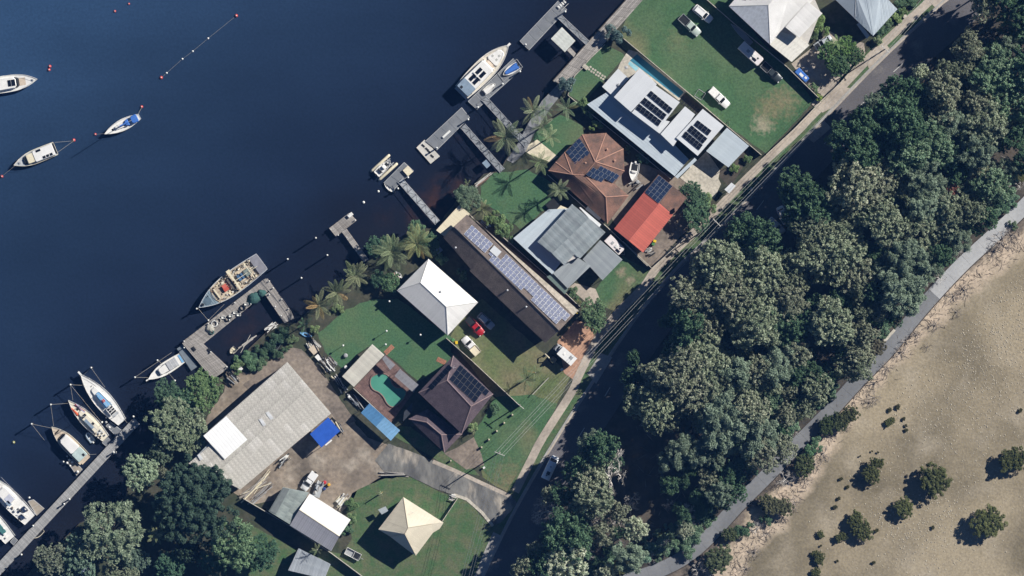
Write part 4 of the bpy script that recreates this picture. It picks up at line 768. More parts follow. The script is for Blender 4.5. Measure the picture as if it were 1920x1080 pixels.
def walls(root, f_outline, ztop, m_=WALLW, inset=.5, name='wall'):
    c = sum((Vector(p) for p in f_outline), Vector()) / len(f_outline); m = MB()
    top = []
    for p in f_outline:
        d = Vector((p.x - c.x, p.y - c.y, 0)); q = Vector(p) - d.normalized() * inset; top.append(Vector((q.x, q.y, ztop)))
    m.prism(top, zbot=Z0 - .1); return m.build(name, m_, root)
def posts(root, f, inset=.2, r=.06):
    c = sum(f, Vector()) / len(f)
    for p in f:
        q = p.lerp(c, inset / max((p - c).length, .1)); m = MB(); m.tube([(q.x, q.y, Z0), (q.x, q.y, q.z - .12)], r, 6); m.build('post', STEEL, root)
def slab(roof_mb, f, th=.14):
    n = newell(f); roof_mb.ring([[p - Vector((0, 0, th)) for p in f], [p - n * .004 for p in f]])
def tile_courses(roof, f, m_, step=.36, lift=.05):
    n = newell(f); d = Vector((0, 0, -1)) - n * Vector((0, 0, -1)).dot(n); d.normalize()
    t = [p.dot(d) for p in f]; lo, hi = min(t), max(t); m = MB(); a = lo
    k = max(1, round((hi - lo) / step)); st = (hi - lo) / k
    for i in range(k):
        q = clip3(f, d, lo + i * st, lo + (i + 1) * st)
        if len(q) < 3: continue
        m.poly([p + n * (.01 + lift * (p.dot(d) - lo - i * st) / st) for p in q])
        low = [p for p in q if abs(p.dot(d) - lo - (i + 1) * st) < 1e-4]
        if len(low) >= 2: m.poly([low[0] + n * (.01 + lift), low[0], low[-1], low[-1] + n * (.01 + lift)])
    if m.f: o = m.build('roof_tiles', m_, roof); o['kind'] = 'stuff'
def roof_sheets(roof, f, m_, w=.76, along=None, th=.03, rib=.05, cross=None, name='roof_sheet', alt=None, rnd=None):
    """separate metal sheets running down the slope, each with a raised side rib"""
    n = newell(f)
    d = Vector(along) if along else Vector((0, 0, -1)); d = d - n * d.dot(n); d.normalize(); x = n.cross(d)
    t = [p.dot(x) for p in f]; lo, hi = min(t), max(t); k = max(1, round((hi - lo) / w)); w = (hi - lo) / k
    for i in range(k):
        strip = clip3(f, x, lo + i * w + .012, lo + (i + 1) * w - .012)
        if len(strip) < 3: continue
        s_ = [p.dot(d) for p in strip]; cuts = [(min(s_), max(s_))]
        if cross:
            kk = max(1, round((max(s_) - min(s_)) / cross)); g = (max(s_) - min(s_)) / kk; cuts = [(min(s_) + j * g + .02, min(s_) + (j + 1) * g) for j in range(kk)]
        for j, (c0, c1) in enumerate(cuts):
            q = clip3(strip, d, c0, c1) if cross else strip
            if len(q) < 3: continue
            m = MB(); m.ring([[p + n * .002 for p in q], [p + n * (th + (.02 * (p.dot(d) - c0) / (c1 - c0) if cross else 0)) for p in q]])
            for e in ((lo + i * w + .03, lo + i * w + .11), (lo + (i + .5) * w - .04, lo + (i + .5) * w + .04)) if w > .5 else ((lo + i * w + .02, lo + i * w + .08),):
                r = clip3(q, x, *e)
                if len(r) >= 3: m.ring([[p + n * th for p in r], [p + n * (th + rib) for p in r]])
            mm = alt if (alt and rnd and rnd.random() < .12) else m_
            m.build(name, mm, roof)
def ridge(roof, o, pts, m_, r=.13):
    m = MB(); m.tube([P(x, y, Z0 + h + .03) for x, y, h in zz(o, *pts)], r, 6); m.build('ridge_cap', m_, roof)
def eave_gutter(roof, f, m_=GUTTER):
    z = min(p.z for p in f)
    for i in range(len(f)):
        a, b = f[i], f[(i + 1) % len(f)]
        if abs(a.z - z) < .05 and abs(b.z - z) < .05:
            m = MB(); m.tube([a + Vector((0, 0, -.02)), b + Vector((0, 0, -.02))], .07, 6); m.build('gutter', m_, roof)
# solar panel: aluminium frame, dark glass with cell gaps
def panel_mesh(name, cell, frame):
    m = MB(); m.abox(0, 1, 0, 1, -.03, .02, 1); m.abox(.024, .976, .018, .982, .02, .026, 0)
    return m.mesh(name, [cell, frame])
CELL_B = mat('blue_cells', (.020, .034, .075), .2, (.028, .045, .09), 3, spec=.5, rand=.2)
CELL_K = mat('black_cells', (.006, .008, .016), .07, (.009, .012, .022), 3, spec=.12, rand=.2)
CELL_G = mat('grey_blue_cells', (.04, .056, .13), .25, (.05, .07, .15), 3, spec=.4, rand=.15)
FRAME_L = mat('panel_frame', (.52, .54, .57), .4, metal=.3); FRAME_D = mat('dark_panel_frame', (.035, .04, .05), .4, spec=.2)
PANEL = dict(blue=panel_mesh('panel', CELL_B, FRAME_L), black=panel_mesh('panel', CELL_K, FRAME_D), grey=panel_mesh('panel', CELL_G, FRAME_L), mid=panel_mesh('panel', CELL_K, mat('grey_panel_frame', (.20, .21, .23), .4)))
def world_of(o):
    w = Vector((0, 0, 0))
    while o is not None: w = w + o.location; o = o.parent
    return w
def solar(roof, f, o, c00, c10, c01, cols, rows, kind, skip=(), lift=.16, gap=.05):
    q = [on_plane(f, *zz(o, c)[0][:2], lift) for c in (c00, c10, c01)]; u = (q[1] - q[0]) / cols; v = (q[2] - q[0]) / rows; n = u.cross(v).normalized()
    if n.z < 0: n = -n
    w = world_of(roof)
    for i in range(cols):
        for j in range(rows):
            if (i, j) in skip: continue
            p = q[0] + u * (i + gap / 2) + v * (j + gap / 2); a = u * (1 - gap); b = v * (1 - gap)
            ob = bpy.data.objects.new('solar_panel', PANEL[kind]); link(ob, roof)
            ob.matrix_basis = Matrix(((a.x, b.x, n.x, p.x - w.x), (a.y, b.y, n.y, p.y - w.y), (a.z, b.z, n.z, p.z - w.z), (0, 0, 0, 1)))
def new_house(name, label, o, pt, cat='house', group=None):
    px, py = zz(o, pt)[0]; return empty(name, P(px, py), label, cat, group)
def roof_of(root, fs, m_, th=.14, name='roof'):
    m = MB()
    for f in fs: slab(m, f, th)
    return m.build(name, m_, root)

TERRA = mat('terracotta_tiles', (.225, .122, .09), .85, (.115, .076, .062), .5, 7, .25, 3, fine=4)
PURPLE = mat('purple_brown_tiles', (.112, .085, .098), .8, (.08, .06, .072), .8, 5, .2, 3, fine=4)
BROWN = mat('dark_brown_tiles', (.165, .132, .115), .85, (.11, .09, .08), .6, 5, .2, 3, fine=4)
REDM = mat('red_metal', (.58, .165, .125), .55, (.52, .145, .11), .8, rand=.08); BLUEGREY = mat('pale_blue_metal', (.47, .53, .575), .45, (.42, .48, .53), .5, rand=.05)
WHITEM = mat('white_metal', (.60, .62, .64), .45, (.56, .58, .60), .4, rand=.04); WHITEB = mat('bright_white_metal', (.76, .75, .73), .45, (.64, .63, .61), .3, 7, rand=.05); SHEDW = mat('fibro_sheet', (.50, .48, .435), .9, (.42, .40, .36), .45, 7, .2, 3, rand=.06, fine=3)
GALV = mat('weathered_galvanised', (.42, .46, .47), .5, (.31, .35, .365), .8, 6, rand=.22, metal=.1); GALV2 = mat('grey_sheet_metal', (.33, .36, .375), .5, (.29, .32, .34), .6, rand=.14)
CREAMM = mat('cream_metal', (.62, .565, .45), .55, (.54, .49, .385), .5, rand=.04)

# flat-roofed modern house
r = new_house('flat_roofed_house', 'modern white flat-roofed house of stepped slabs with lap pool', 'C', (560, 780))
def fslab(pts, th, m_, nm='roof', wall=True, o='C'):
    f = w3(o, pts); rf = roof_of(r, [f], m_, th, nm)
    if wall: walls(r, f, f[0].z - th - .01, WALLW, .35)
    return f, rf
ca = ((218, 705), (810, 1190), (905, 1075), (420, 580))
f, rf = fslab([(x, y, 3.3) for x, y in ca], .3, BLUEGREY); roof_sheets(rf, f, BLUEGREY, 1.2, along=(f[1] - f[0]) if (f[1] - f[0]).length > (f[2] - f[1]).length else (f[2] - f[1]), rib=.03)
fslab([(x, y, 3.7) for x, y in ((320, 585), (428, 463), (502, 530), (395, 652))], .25, WHITEM, 'terrace_roof', False)
fslab([(x, y, 3.0) for x, y in ((812, 1192), (945, 1065), (960, 1080), (830, 1206))], .2, BLUEGREY, 'side_awning', False)
f1, rf1 = fslab([(575, 460, 6.5), (690, 568, 6.5), (515, 756, 6.3), (400, 655, 6.3)], .35, WHITEM); roof_sheets(rf1, f1, WHITEM, .9, rib=.02)
f2, rf2 = fslab([(680, 575, 6.2), (845, 690, 6.2), (690, 888, 6.0), (520, 760, 6.0)], .35, WHITEM)
for a, b, c in (((645, 608), (797, 735), (622, 640)), ((605, 655), (757, 775), (580, 690)), ((570, 700), (722, 818), (548, 735))): solar(rf2, f2, 'C', a, b, c, 6, 2, 'mid', gap=.02)
fslab([(x, y, 5.0) for x, y in ((690, 888), (745, 812), (778, 820), (715, 906))], .3, WHITEM, 'link_roof', False)
fslab([(x, y, 5.6) for x, y in ((880, 718), (948, 772), (800, 988), (715, 905))], .3, WHITEM)
f4, rf4 = fslab([(1000, 735, 6.2), (1142, 850, 6.2), (965, 1052, 6.0), (820, 930, 6.0)], .35, WHITEM)
for a, b, c, k in (((965, 810), (1060, 882), (940, 842), 4), ((925, 845), (1032, 935), (895, 880), 5), ((885, 885), (1000, 980), (860, 920), 5)): solar(rf4, f4, 'C', a, b, c, k, 2, 'mid', gap=.02)
for x, y in ((430, 578), (480, 460)):
    px, py = zz('C', (x, y))[0]; m = MB(); m.lathe([(.35, 3.72), (.4, 3.9), (.1, 4.0)], P(px, py, Z0), 10); m.build('roof_vent', GREYP, r)
r = new_house('carport', 'square pale grey carport roof beside the flat-roofed house', 'C', (1165, 995), 'carport')
f = w3('C', [(x, y, 3.2) for x, y in ((1163, 862), (1312, 985), (1172, 1130), (1022, 1020))]); rf = roof_of(r, [f], BLUEGREY, .2); roof_sheets(rf, f, BLUEGREY, .8, along=f[1] - f[0], rib=.02); posts(r, f)
# lap pool and terrace
POOLB = mat('pool_water', (.05, .19, .27), .12, (.04, .16, .24), .3, 3, .15, 1.2, coords='World', spec=.5); POOLG = mat('green_pool_water', (.085, .28, .205), .12, (.07, .245, .18), .3, 3, .15, 1.2, coords='World', spec=.5)
LEDGE = mat('pool_ledge', (.30, .55, .62), .2, coords='World')
sheet('pool_terrace', zz('C', (445, 420), (500, 335), (560, 352), (890, 618), (840, 680), (570, 470), (500, 535), (425, 465)), L3, PALECON)
sheet('pool_water', zz('C', (556, 365), (872, 622), (838, 660), (508, 408)), L4, POOLB); sheet('pool_water', zz('C', (508, 412), (568, 460), (548, 480), (495, 432)), L4, LEDGE)
gbed = sheet('garden_bed', zz('C', (850, 660), (880, 625), (1010, 735), (960, 770)), L3, SOIL)
sheet('garden_bed', zz('F', (1190, 400), (1330, 430), (1440, 250), (1460, 330), (1360, 500), (1320, 540)), L2, SOIL)
for i in range(7):
    for j in range(3):
        px, py = zz('C', (868 + i * 17 - j * 12, 655 + i * 14 + j * 14))[0]; m = MB(); m.box(P(px, py, L4 + .03), (.17, -.13, 0), (.13, .17, 0), (0, 0, .03)); m.build('paver', DARK, gbed)

# terracotta house with octagonal end
r = new_house('tiled_house', 'terracotta tiled house with octagonal end and blue solar arrays', 'F', (390, 480))
A_ = (418, 372, 6.3); F1 = [[(330, 188, 3.2), (490, 178, 3.2), A_], [(490, 178, 3.2), (608, 285, 3.2), A_], [(608, 285, 3.2), (614, 435, 3.2), A_], [(614, 435, 3.2), (545, 520, 3.2), (345, 462, 5.3), A_],
      [(330, 188, 3.2), A_, (345, 462, 5.3), (265, 458, 5.3), (210, 308, 3.2)], [(210, 308, 3.2), (265, 458, 5.3), (150, 375, 3.2)], [(150, 375, 3.2), (265, 458, 5.3), (103, 432, 3.2)],
      [(103, 432, 3.2), (265, 458, 5.3), (345, 462, 5.3), (490, 610, 5.3), (500, 790, 3.2)], [(345, 462, 5.3), (545, 520, 3.2), (642, 600, 3.2), (490, 610, 5.3)], [(490, 610, 5.3), (642, 600, 3.2), (500, 790, 3.2)]]
fs = [w3('F', f) for f in F1]; rf = roof_of(r, fs, TERRA)
for f in fs: tile_courses(rf, f, TERRA)
RCAP = mat('ridge_tiles', (.40, .225, .165), .85)
for l_ in ([(330, 188, 3.2), A_], [(490, 178, 3.2), A_], [(608, 285, 3.2), A_], [(614, 435, 3.2), A_], [A_, (345, 462, 5.3)], [(150, 375, 3.2), (265, 458, 5.3), (345, 462, 5.3), (490, 610, 5.3)], [(490, 610, 5.3), (642, 600, 3.2)], [(490, 610, 5.3), (500, 790, 3.2)], [(103, 432, 3.2), (265, 458, 5.3)], [(210, 308, 3.2), (265, 458, 5.3)]): ridge(rf, 'F', l_, RCAP)
walls(r, w3('F', [(x, y, 3) for x, y in ((330, 188), (490, 178), (608, 285), (614, 435), (545, 520), (642, 600), (500, 790), (103, 432), (210, 308))]), Z0 + 3.05, WALLB, .6)
solar(rf, fs[4], 'F', (310, 212), (382, 318), (222, 306), 4, 4, 'blue'); solar(rf, fs[3], 'F', (430, 384), (585, 462), (352, 455), 6, 3, 'blue', skip=((0, 0), (5, 2), (4, 2)))
for x, y, hz_ in ((350, 385, 5.2), (495, 292, 4.6), (545, 368, 4.3)):
    px, py = zz('F', (x, y))[0]; m = MB(); m.lathe([(.18, hz_ - .6), (.18, hz_ + .35), (.3, hz_ + .4), (.05, hz_ + .55)], P(px, py, Z0), 8); m.build('roof_vent', RCAP, rf)

# red metal roof house
r = new_house('red_roofed_house', 'house with bright red metal roof and brown tiled end', 'F', (790, 720))
RW = [(845, 458, 3.0), (945, 538, 4.3), (645, 905, 4.3), (545, 825, 3.0)]; RE = [(945, 538, 4.3), (1037, 615, 3.0), (740, 985, 3.0), (645, 905, 4.3)]
fw, fe = w3('F', RW), w3('F', RE); rf = roof_of(r, [fw, fe], BROWN)
roof_sheets(rf, w3('F', [(755, 568, 3.0), (852, 652, 4.3), (645, 905, 4.3), (545, 825, 3.0)]), REDM, .55); roof_sheets(rf, w3('F', [(852, 652, 4.3), (942, 731, 3.0), (740, 985, 3.0), (645, 905, 4.3)]), REDM, .55)
tile_courses(rf, w3('F', [(945, 538, 4.3), (1037, 615, 3.0), (945, 729, 3.0), (855, 650, 4.3)]), TERRA); tile_courses(rf, w3('F', [(845, 458, 3.0), (945, 538, 4.3), (855, 648, 4.3), (758, 564, 3.0)]), TERRA)
ridge(rf, 'F', [(852, 652, 4.3), (645, 905, 4.3)], REDM, .1); walls(r, w3('F', [(845, 458, 3), (1037, 615, 3), (740, 985, 3), (545, 825, 3)]), Z0 + 2.85, WALLB)
solar(rf, fw, 'F', (848, 462), (940, 537), (752, 578), 4, 5, 'blue', gap=.04); m = MB(); m.box(P(*zz('F', (962, 692))[0], Z0 + 3.9), (.3, 0, 0), (0, .4, 0), (0, 0, .4)); m.build('chimney', WALLB, rf)

# grey corrugated house
r = new_house('corrugated_house', 'grey corrugated iron house with flat verandah and carport roofs', 'Q', (250, 150))
f = w3('H', [(945, 312, 3.1), (1180, 118, 3.1), (1330, 110, 3.3), (1300, 430, 3.3), (1208, 556, 3.1)]); rf = roof_of(r, [f], BLUEGREY, .15, 'verandah_roof'); roof_sheets(rf, f, BLUEGREY, .8, along=(1, .95, 0), rib=.03)
m1 = w3('Q', [(262, -63, 5.0), (376, 33, 5.25), (128, 272, 5.25), (28, 192, 5.0)]); m2 = w3('Q', [(376, 33, 5.25), (487, 128, 5.0), (315, 305, 5.0), (275, 280, 5.05), (207, 352, 5.0), (128, 272, 5.25)])
rf = roof_of(r, [m1, m2], GALV, .2); ax = m1[0] - m1[1]
roof_sheets(rf, m1, GALV, .62, rib=.07); roof_sheets(rf, m2, GALV, .62, rib=.07); walls(r, w3('Q', [(x, y, 5) for x, y in ((262, -63), (487, 128), (315, 305), (207, 352), (28, 192))]), Z0 + 4.78, WALLW, .5)
for pts, mm, nm in (([(132, 405, 3.2), (278, 285, 3.4), (388, 355, 3.4), (232, 507, 3.2)], GALV2, 'porch_roof'), ([(452, 180, 3.3), (602, 312, 3.1), (467, 452, 3.1), (333, 310, 3.3)], GALV2, 'carport_roof'), ([(90, 428, 2.6), (128, 408, 2.7), (235, 512, 2.7), (213, 547, 2.6)], mat('green_sheet_metal', (.16, .22, .20), .5), 'awning')):
    f = w3('Q', pts); rq = roof_of(r, [f], mm, .1, nm); roof_sheets(rq, f, mm, .7, rib=.04)
    posts(r, f)
f = w3('F', [(310, 682, 2.8), (318, 678, 2.8), (458, 795, 2.8), (440, 822, 2.8)]); roof_of(r, [f], WHITEM, .1, 'awning')
f = w3('H', [(1205, 150, 2.8), (1265, 90, 2.8), (1310, 110, 2.8), (1235, 180, 2.8)]); roof_of(r, [f], CREAMP, .1, 'awning')
m = MB(); px, py = zz('F', (410, 715))[0]; m.box(P(px, py, Z0 + 1.1), (1.6, -1.35, 0), (.45, .52, 0), (0, 0, 1.1)); tag(m.build('garden_shed', WHITEM), 'narrow pale garden shed between terracotta and grey corrugated houses', 'shed')

# long brown tiled house
r = new_house('long_house', 'long dark brown tiled house covered in solar panels', 'H', (900, 560))
NE = [(632, 152, 6.5), (1350, 835, 6.5), (1255, 935, 8.4), (545, 232, 8.4)]; S1 = [(545, 232, 8.4), (745, 432, 8.4), (660, 520, 6.3), (472, 306, 6.3)]; S2 = [(745, 432, 8.4), (1255, 935, 8.4), (1160, 1018, 6.2), (650, 530, 6.2)]
fs = [w3('H', f) for f in (NE, S1, S2)]; rf = roof_of(r, fs, BROWN)
for f in fs: tile_courses(rf, f, BROWN)
ridge(rf, 'H', [(545, 232, 8.4), (1255, 935, 8.4)], BROWN, .15); walls(r, w3('H', [(632, 152, 5), (1350, 835, 5), (1160, 1018, 5), (472, 306, 5)]), Z0 + 6.0, WALLB, .7)
solar(rf, fs[0], 'H', (665, 222), (808, 350), (610, 285), 6, 3, 'grey', gap=.07)
sk = {(i, j) for i in range(0, 3) for j in (0, 1)} | {(i, 3) for i in (11, 12, 13)} | {(22, 3), (22, 2)} | {(0, 3)}
solar(rf, fs[0], 'H', (832, 356), (1330, 832), (758, 438), 23, 4, 'grey', skip=sk, gap=.07)
m = MB(); px, py = zz('H', (825, 400))[0]; q = on_plane(fs[0], px, py); m.box(q + Vector((0, 0, .4)), (.85, -.75, 0), (.55, .62, 0), (0, 0, .35)); m.build('roof_unit', WHITEM, rf)
for x, y, fi in ((555, 375, 1), (905, 663, 2), (1032, 775, 2)):
    q = on_plane(fs[fi], *zz('H', (x, y))[0]); m = MB(); m.lathe([(.14, -.2), (.14, .4), (.24, .5), (.05, .62)], q, 8); m.build('roof_vent', ALU, rf)
f = w3('H', [(640, 138, 3.0), (662, 168, 3.0), (1388, 802, 3.0), (1350, 832, 3.0)]); rq = roof_of(r, [f], PALECON, .12, 'side_verandah')
f = w3('H', [(580, 88, 3.2), (655, 150, 3.2), (485, 305, 3.2), (424, 258, 3.2)]); rq = roof_of(r, [f], CREAMP, .06, 'pergola_roof'); roof_sheets(rq, f, CREAMP, .42, along=f[1] - f[0] if (f[1] - f[0]).length > (f[2] - f[1]).length else f[2] - f[1], rib=.04, name='pergola_batten'); posts(r, f)

# white hip-roofed house
r = new_house('white_hip_house', 'white metal hip-roofed house on the lawn above the cars', 'H', (430, 710))
W_, N_, E_, S_ = (160, 665, 4.6), (372, 452, 4.6), (706, 745, 4.6), (502, 968, 4.6); R1, R2 = (318, 612, 6.6), (492, 775, 6.6)
fs = [w3('H', f) for f in ([W_, N_, R1], [N_, E_, R2, R1], [E_, S_, R2], [S_, W_, R1, R2])]; rf = roof_of(r, fs, WHITEB)
for f in fs: roof_sheets(rf, f, WHITEB, .9, rib=.035, th=.02)
for a, b in ((W_, R1), (N_, R1), (R1, R2), (E_, R2), (S_, R2)): ridge(rf, 'H', [a, b], mat('white_capping', (.6, .6, .58), .5), .09)
walls(r, w3('H', [W_, N_, E_, S_]), Z0 + 4.45); q = on_plane(fs[1], *zz('H', (455, 672))[0]); m = MB(); m.lathe([(.2, -.1), (.2, .3), (.3, .35), (.05, .5)], q, 8); m.build('roof_vent', ALU, rf)

# purple-brown tiled house
r = new_house('purple_tiled_house', 'purple-brown tiled hip roof house with black solar panels', 'L', (980, 540))
N_, E_, S_, W_ = (972, 242, 6.0), (1240, 500, 6.0), (1028, 768, 6.0), (738, 490, 6.0); R1, R2 = (930, 408, 8.4), (1092, 582, 8.4)
fs = [w3('L', f) for f in ([W_, N_, R1], [N_, E_, R2, R1], [E_, S_, R2], [S_, W_, R1, R2])]; rf = roof_of(r, fs, PURPLE)
for f in fs: tile_courses(rf, f, PURPLE)
PCAP = mat('purple_ridge_tiles', (.26, .19, .19), .85)
for a, b in ((W_, R1), (N_, R1), (R1, R2), (E_, R2), (S_, R2)): ridge(rf, 'L', [a, b], PCAP)
walls(r, w3('L', [N_, E_, S_, W_]), Z0 + 5.8, WALLB, .6)
solar(rf, fs[1], 'L', (1018, 302), (1215, 482), (945, 402), 8, 3, 'black', skip=((7, 2), (7, 1)), gap=.03); solar(rf, fs[0], 'L', (940, 300), (800, 452), (968, 322), 6, 1, 'black', gap=.03)
W2, S2_, E2, N2 = (672, 668, 3.0), (912, 893, 3.0), (1030, 772, 3.0), (800, 600, 3.0); Q1, Q2 = (792, 690, 4.4), (892, 775, 4.4)
fs2 = [w3('L', f) for f in ([W2, N2, Q1], [N2, E2, Q2, Q1], [E2, S2_, Q2], [S2_, W2, Q1, Q2])]; rf2 = roof_of(r, fs2, PURPLE, name='garage_roof')
for f in fs2: tile_courses(rf2, f, PURPLE)
for a, b in ((W2, Q1), (Q1, Q2), (E2, Q2), (S2_, Q2)): ridge(rf2, 'L', [a, b], PCAP)
walls(r, w3('L', [W2, S2_, E2, N2]), Z0 + 2.85, WALLB, .6, 'garage_wall')
m = MB(); q = on_plane(fs[0], *zz('L', (975, 318))[0]); m.tube([q, q + Vector((0, 0, 1.6))], .03, 5); m.tube([q + Vector((-.6, .1, 1.5)), q + Vector((.6, -.1, 1.5))], .025, 4); m.tube([q + Vector((.1, .4, 1.3)), q + Vector((-.1, -.4, 1.3))], .025, 4); m.build('antenna', ALU, rf)

# pool pavilion, pool terrace and blue awning
r = new_house('pool_pavilion', 'long white corrugated pergola roof above the green kidney pool', 'L', (360, 310), 'pavilion')
f = w3('L', [(425, 163, 3.2), (507, 236, 3.0), (301, 452, 3.0), (221, 381, 3.2)]); rf = roof_of(r, [f], WHITEM, .1); roof_sheets(rf, f, mat('cream_sheet', (.62, .60, .53), .55, (.55, .53, .47), 1, rand=.12), .62, along=f[1] - f[0] if (f[1] - f[0]).length < (f[2] - f[1]).length else f[2] - f[1], rib=.06); posts(r, f)
TERR = mat('pool_paving', (.17, .105, .09), .85, (.13, .08, .072), .4, 5, coords='World', fine=2)
PV0 = [P(x, y, Z0) for x, y in zz('L', (520, 232), (305, 455), (610, 748))]
terr = bpy.data.objects.new('pool_terrace', None); link(terr); structure(terr); terr.location = P(*zz('L', (500, 500))[0])
outl = [P(x, y, Z0 + .1) for x, y in zz('L', (515, 232), (738, 440), (700, 492), (692, 580), (612, 748), (303, 456))]
a0 = outl[0]; ux = (outl[5] - outl[0]).normalized(); uy = (outl[4] - outl[5]).normalized()
KID = [(470, 360), (520, 368), (548, 400), (562, 435), (590, 455), (630, 460), (655, 490), (640, 530), (600, 570), (560, 588), (525, 565), (500, 520), (470, 490), (430, 470), (410, 430), (420, 385)]
kid = [P(x, y, Z0 + .13) for x, y in zz('L', *KID)]
for i in range(11):
    for j in range(16):
        q = outl[0] + ux * (i * 1.15) + uy * (j * 1.05); cell = [q, q + ux * 1.12, q + ux * 1.12 + uy * 1.02, q + uy * 1.02]; up = up_face(cell); pc = up
        ov = up_face(outl)
        for k in range(len(ov)):
            e = ov[(k + 1) % len(ov)] - ov[k]; nn = Vector((-e.y, e.x, 0)).normalized(); pc = clip3(pc, nn, ov[k].dot(nn), 1e9)
            if len(pc) < 3: break
        if len(pc) >= 3 and abs(newell(pc).z) > .5:
            m = MB(); m.ring([[p - Vector((0, 0, .12)) for p in pc], pc]); m.build('paver', mat('pool_paving2', (.185, .115, .10), .85, (.14, .088, .08), .5, 5, coords='World', fine=2, rand=.16), terr)
m = MB(); m.prism([p + Vector((0, 0, .06)) for p in up_face(kid)], dz=.5); m.build('pool_water', POOLG, terr)
cop = MB(); cop.tube([p + Vector((0, 0, .05)) for p in catmull(kid + [kid[0]], 3)], .16, 6, cap=False); cop.build('pool_coping', mat('coping', (.22, .15, .13), .85), terr)
for pts, lb in (([(492, 262, 2.4), (512, 240, 2.4), (580, 302, 2.4), (545, 338, 2.4)], 'small grey clear-sheet awning at the top of the pool terrace'), ([(612, 330, 2.4), (738, 438, 2.4), (702, 490, 2.4), (575, 378, 2.4)], 'long grey clear-sheet awning along the pool terrace')):
    r = empty('awning', P(*zz('L', pts[0][:2])[0]), lb, 'awning', 'grey awnings by the green pool'); f = w3('L', pts); GP = mat('grey_polycarbonate', (.25, .25, .27), .35, rand=.1); rf = roof_of(r, [f], GP, .04, 'frame'); roof_sheets(rf, f, GP, .95, along=f[0] - f[3] if abs((f[0] - f[3]).length) < (f[1] - f[0]).length else f[1] - f[0], name='sheet'); posts(r, f)
r = empty('blue_awning', P(*zz('L', (480, 690))[0]), 'bright blue sheeted carport roof beside the dirt lane', 'carport'); f = w3('L', [(405, 563, 3.3), (612, 745, 3.3), (550, 815, 3.1), (348, 626, 3.1)])
BL1 = mat('blue_sheet', (.10, .25, .46), .4, rand=.08); BL2 = mat('light_blue_sheet', (.22, .42, .64), .35, rand=.08); rf = roof_of(r, [f], BL1, .06, 'frame')
roof_sheets(rf, w3('L', [(405, 563, 3.31), (508, 654, 3.31), (450, 720, 3.11), (348, 626, 3.11)]), BL1, .85, name='sheet'); roof_sheets(rf, w3('L', [(508, 654, 3.31), (612, 745, 3.31), (550, 815, 3.11), (450, 720, 3.11)]), BL2, .85, name='sheet'); posts(r, f)
r = empty('glass_enclosure', P(*zz('L', (650, 640))[0]), 'dark glazed enclosure at the lower end of the pool terrace', 'enclosure'); f = w3('L', [(695, 560, 2.5), (640, 620, 2.5), (632, 685, 2.5), (690, 625, 2.5)]); rf = roof_of(r, [f], mat('dark_sheet', (.05, .055, .065), .3), .06, 'roof'); posts(r, f)

# big shed
r = new_house('big_shed', 'very large shed with pale fibro sheet roof beside the boat yard', 'K', (560, 600), 'shed')
RIDGE_A, RIDGE_B = (863, 313, 7.6), (225, 905, 7.6)
f1 = w3('K', [(715, 140, 6.8), (863, 313, 7.6), (225, 905, 7.6), (48, 824, 6.8), (195, 700, 6.8), (148, 636, 6.8)]); f2 = w3('K', [(863, 313, 7.6), (1011, 487, 6.8), (398, 1000, 6.8), (225, 905, 7.6)])
rf = roof_of(r, [f1, f2], SHEDW, .2); dd = f2[1] - f2[0]; rr_ = random.Random(3); SHEDP = mat('pale_fibro_sheet', (.58, .56, .52), .9, (.48, .46, .42), .6, rand=.06, fine=3); al = P(*zz('K', (1011, 487))[0]) - P(*zz('K', (715, 140))[0])
for f in (f1, f2): roof_sheets(rf, f, SHEDW, 1.05, along=al, rib=.045, cross=2.6, alt=SHEDP, rnd=rr_)
roof_sheets(rf, [p + Vector((0, 0, .28)) for p in w3('K', [(150, 638, 6.82), (303, 505, 6.82), (447, 663, 7.54), (293, 797, 7.54)])], mat('new_white_sheet', (.87, .87, .86), .5, (.83, .83, .82), .5), .85, along=al, rib=.03)
for q in ([(568, 482, 7.35), (590, 473, 7.35), (624, 520, 7.5), (602, 531, 7.5)], [(523, 527, 7.4), (543, 519, 7.4), (573, 564, 7.55), (552, 573, 7.55)], [(107, 768, 7.0), (125, 758, 7.0), (146, 795, 7.1), (128, 805, 7.1)]):
    m = MB(); m.prism([p + Vector((0, 0, .16)) for p in w3('K', q)], dz=.1); m.build('skylight', mat('skylight_sheet', (.62, .63, .64), .35), rf)
walls(r, w3('K', [(715, 140, 6), (1011, 487, 6), (398, 1000, 6), (48, 824, 6)]), Z0 + 6.5, GALV2, .4)
r = empty('tarpaulin', P(*zz('K', (970, 620))[0]), 'bright blue tarpaulin canopy at the corner of the big shed', 'tarpaulin'); f = w3('K', [(992, 513, 4.0), (1072, 605, 3.8), (945, 717, 3.8), (868, 626, 4.0)]); m = MB(); m.ring([[p - Vector((0, 0, .05)) for p in f], f]); m.build('canopy', mat('blue_tarpaulin', (.025, .10, .46), .5, (.02, .085, .4), .8, 4, .3, 1.5), r); posts(r, f, .1)
m = MB(); m.box(P(*zz('K', (994, 684))[0], Z0 + 3.9), (.75, .62, 0), (-.1, .12, 0), (0, 0, .05)); m.build('batten', WHITE, r)

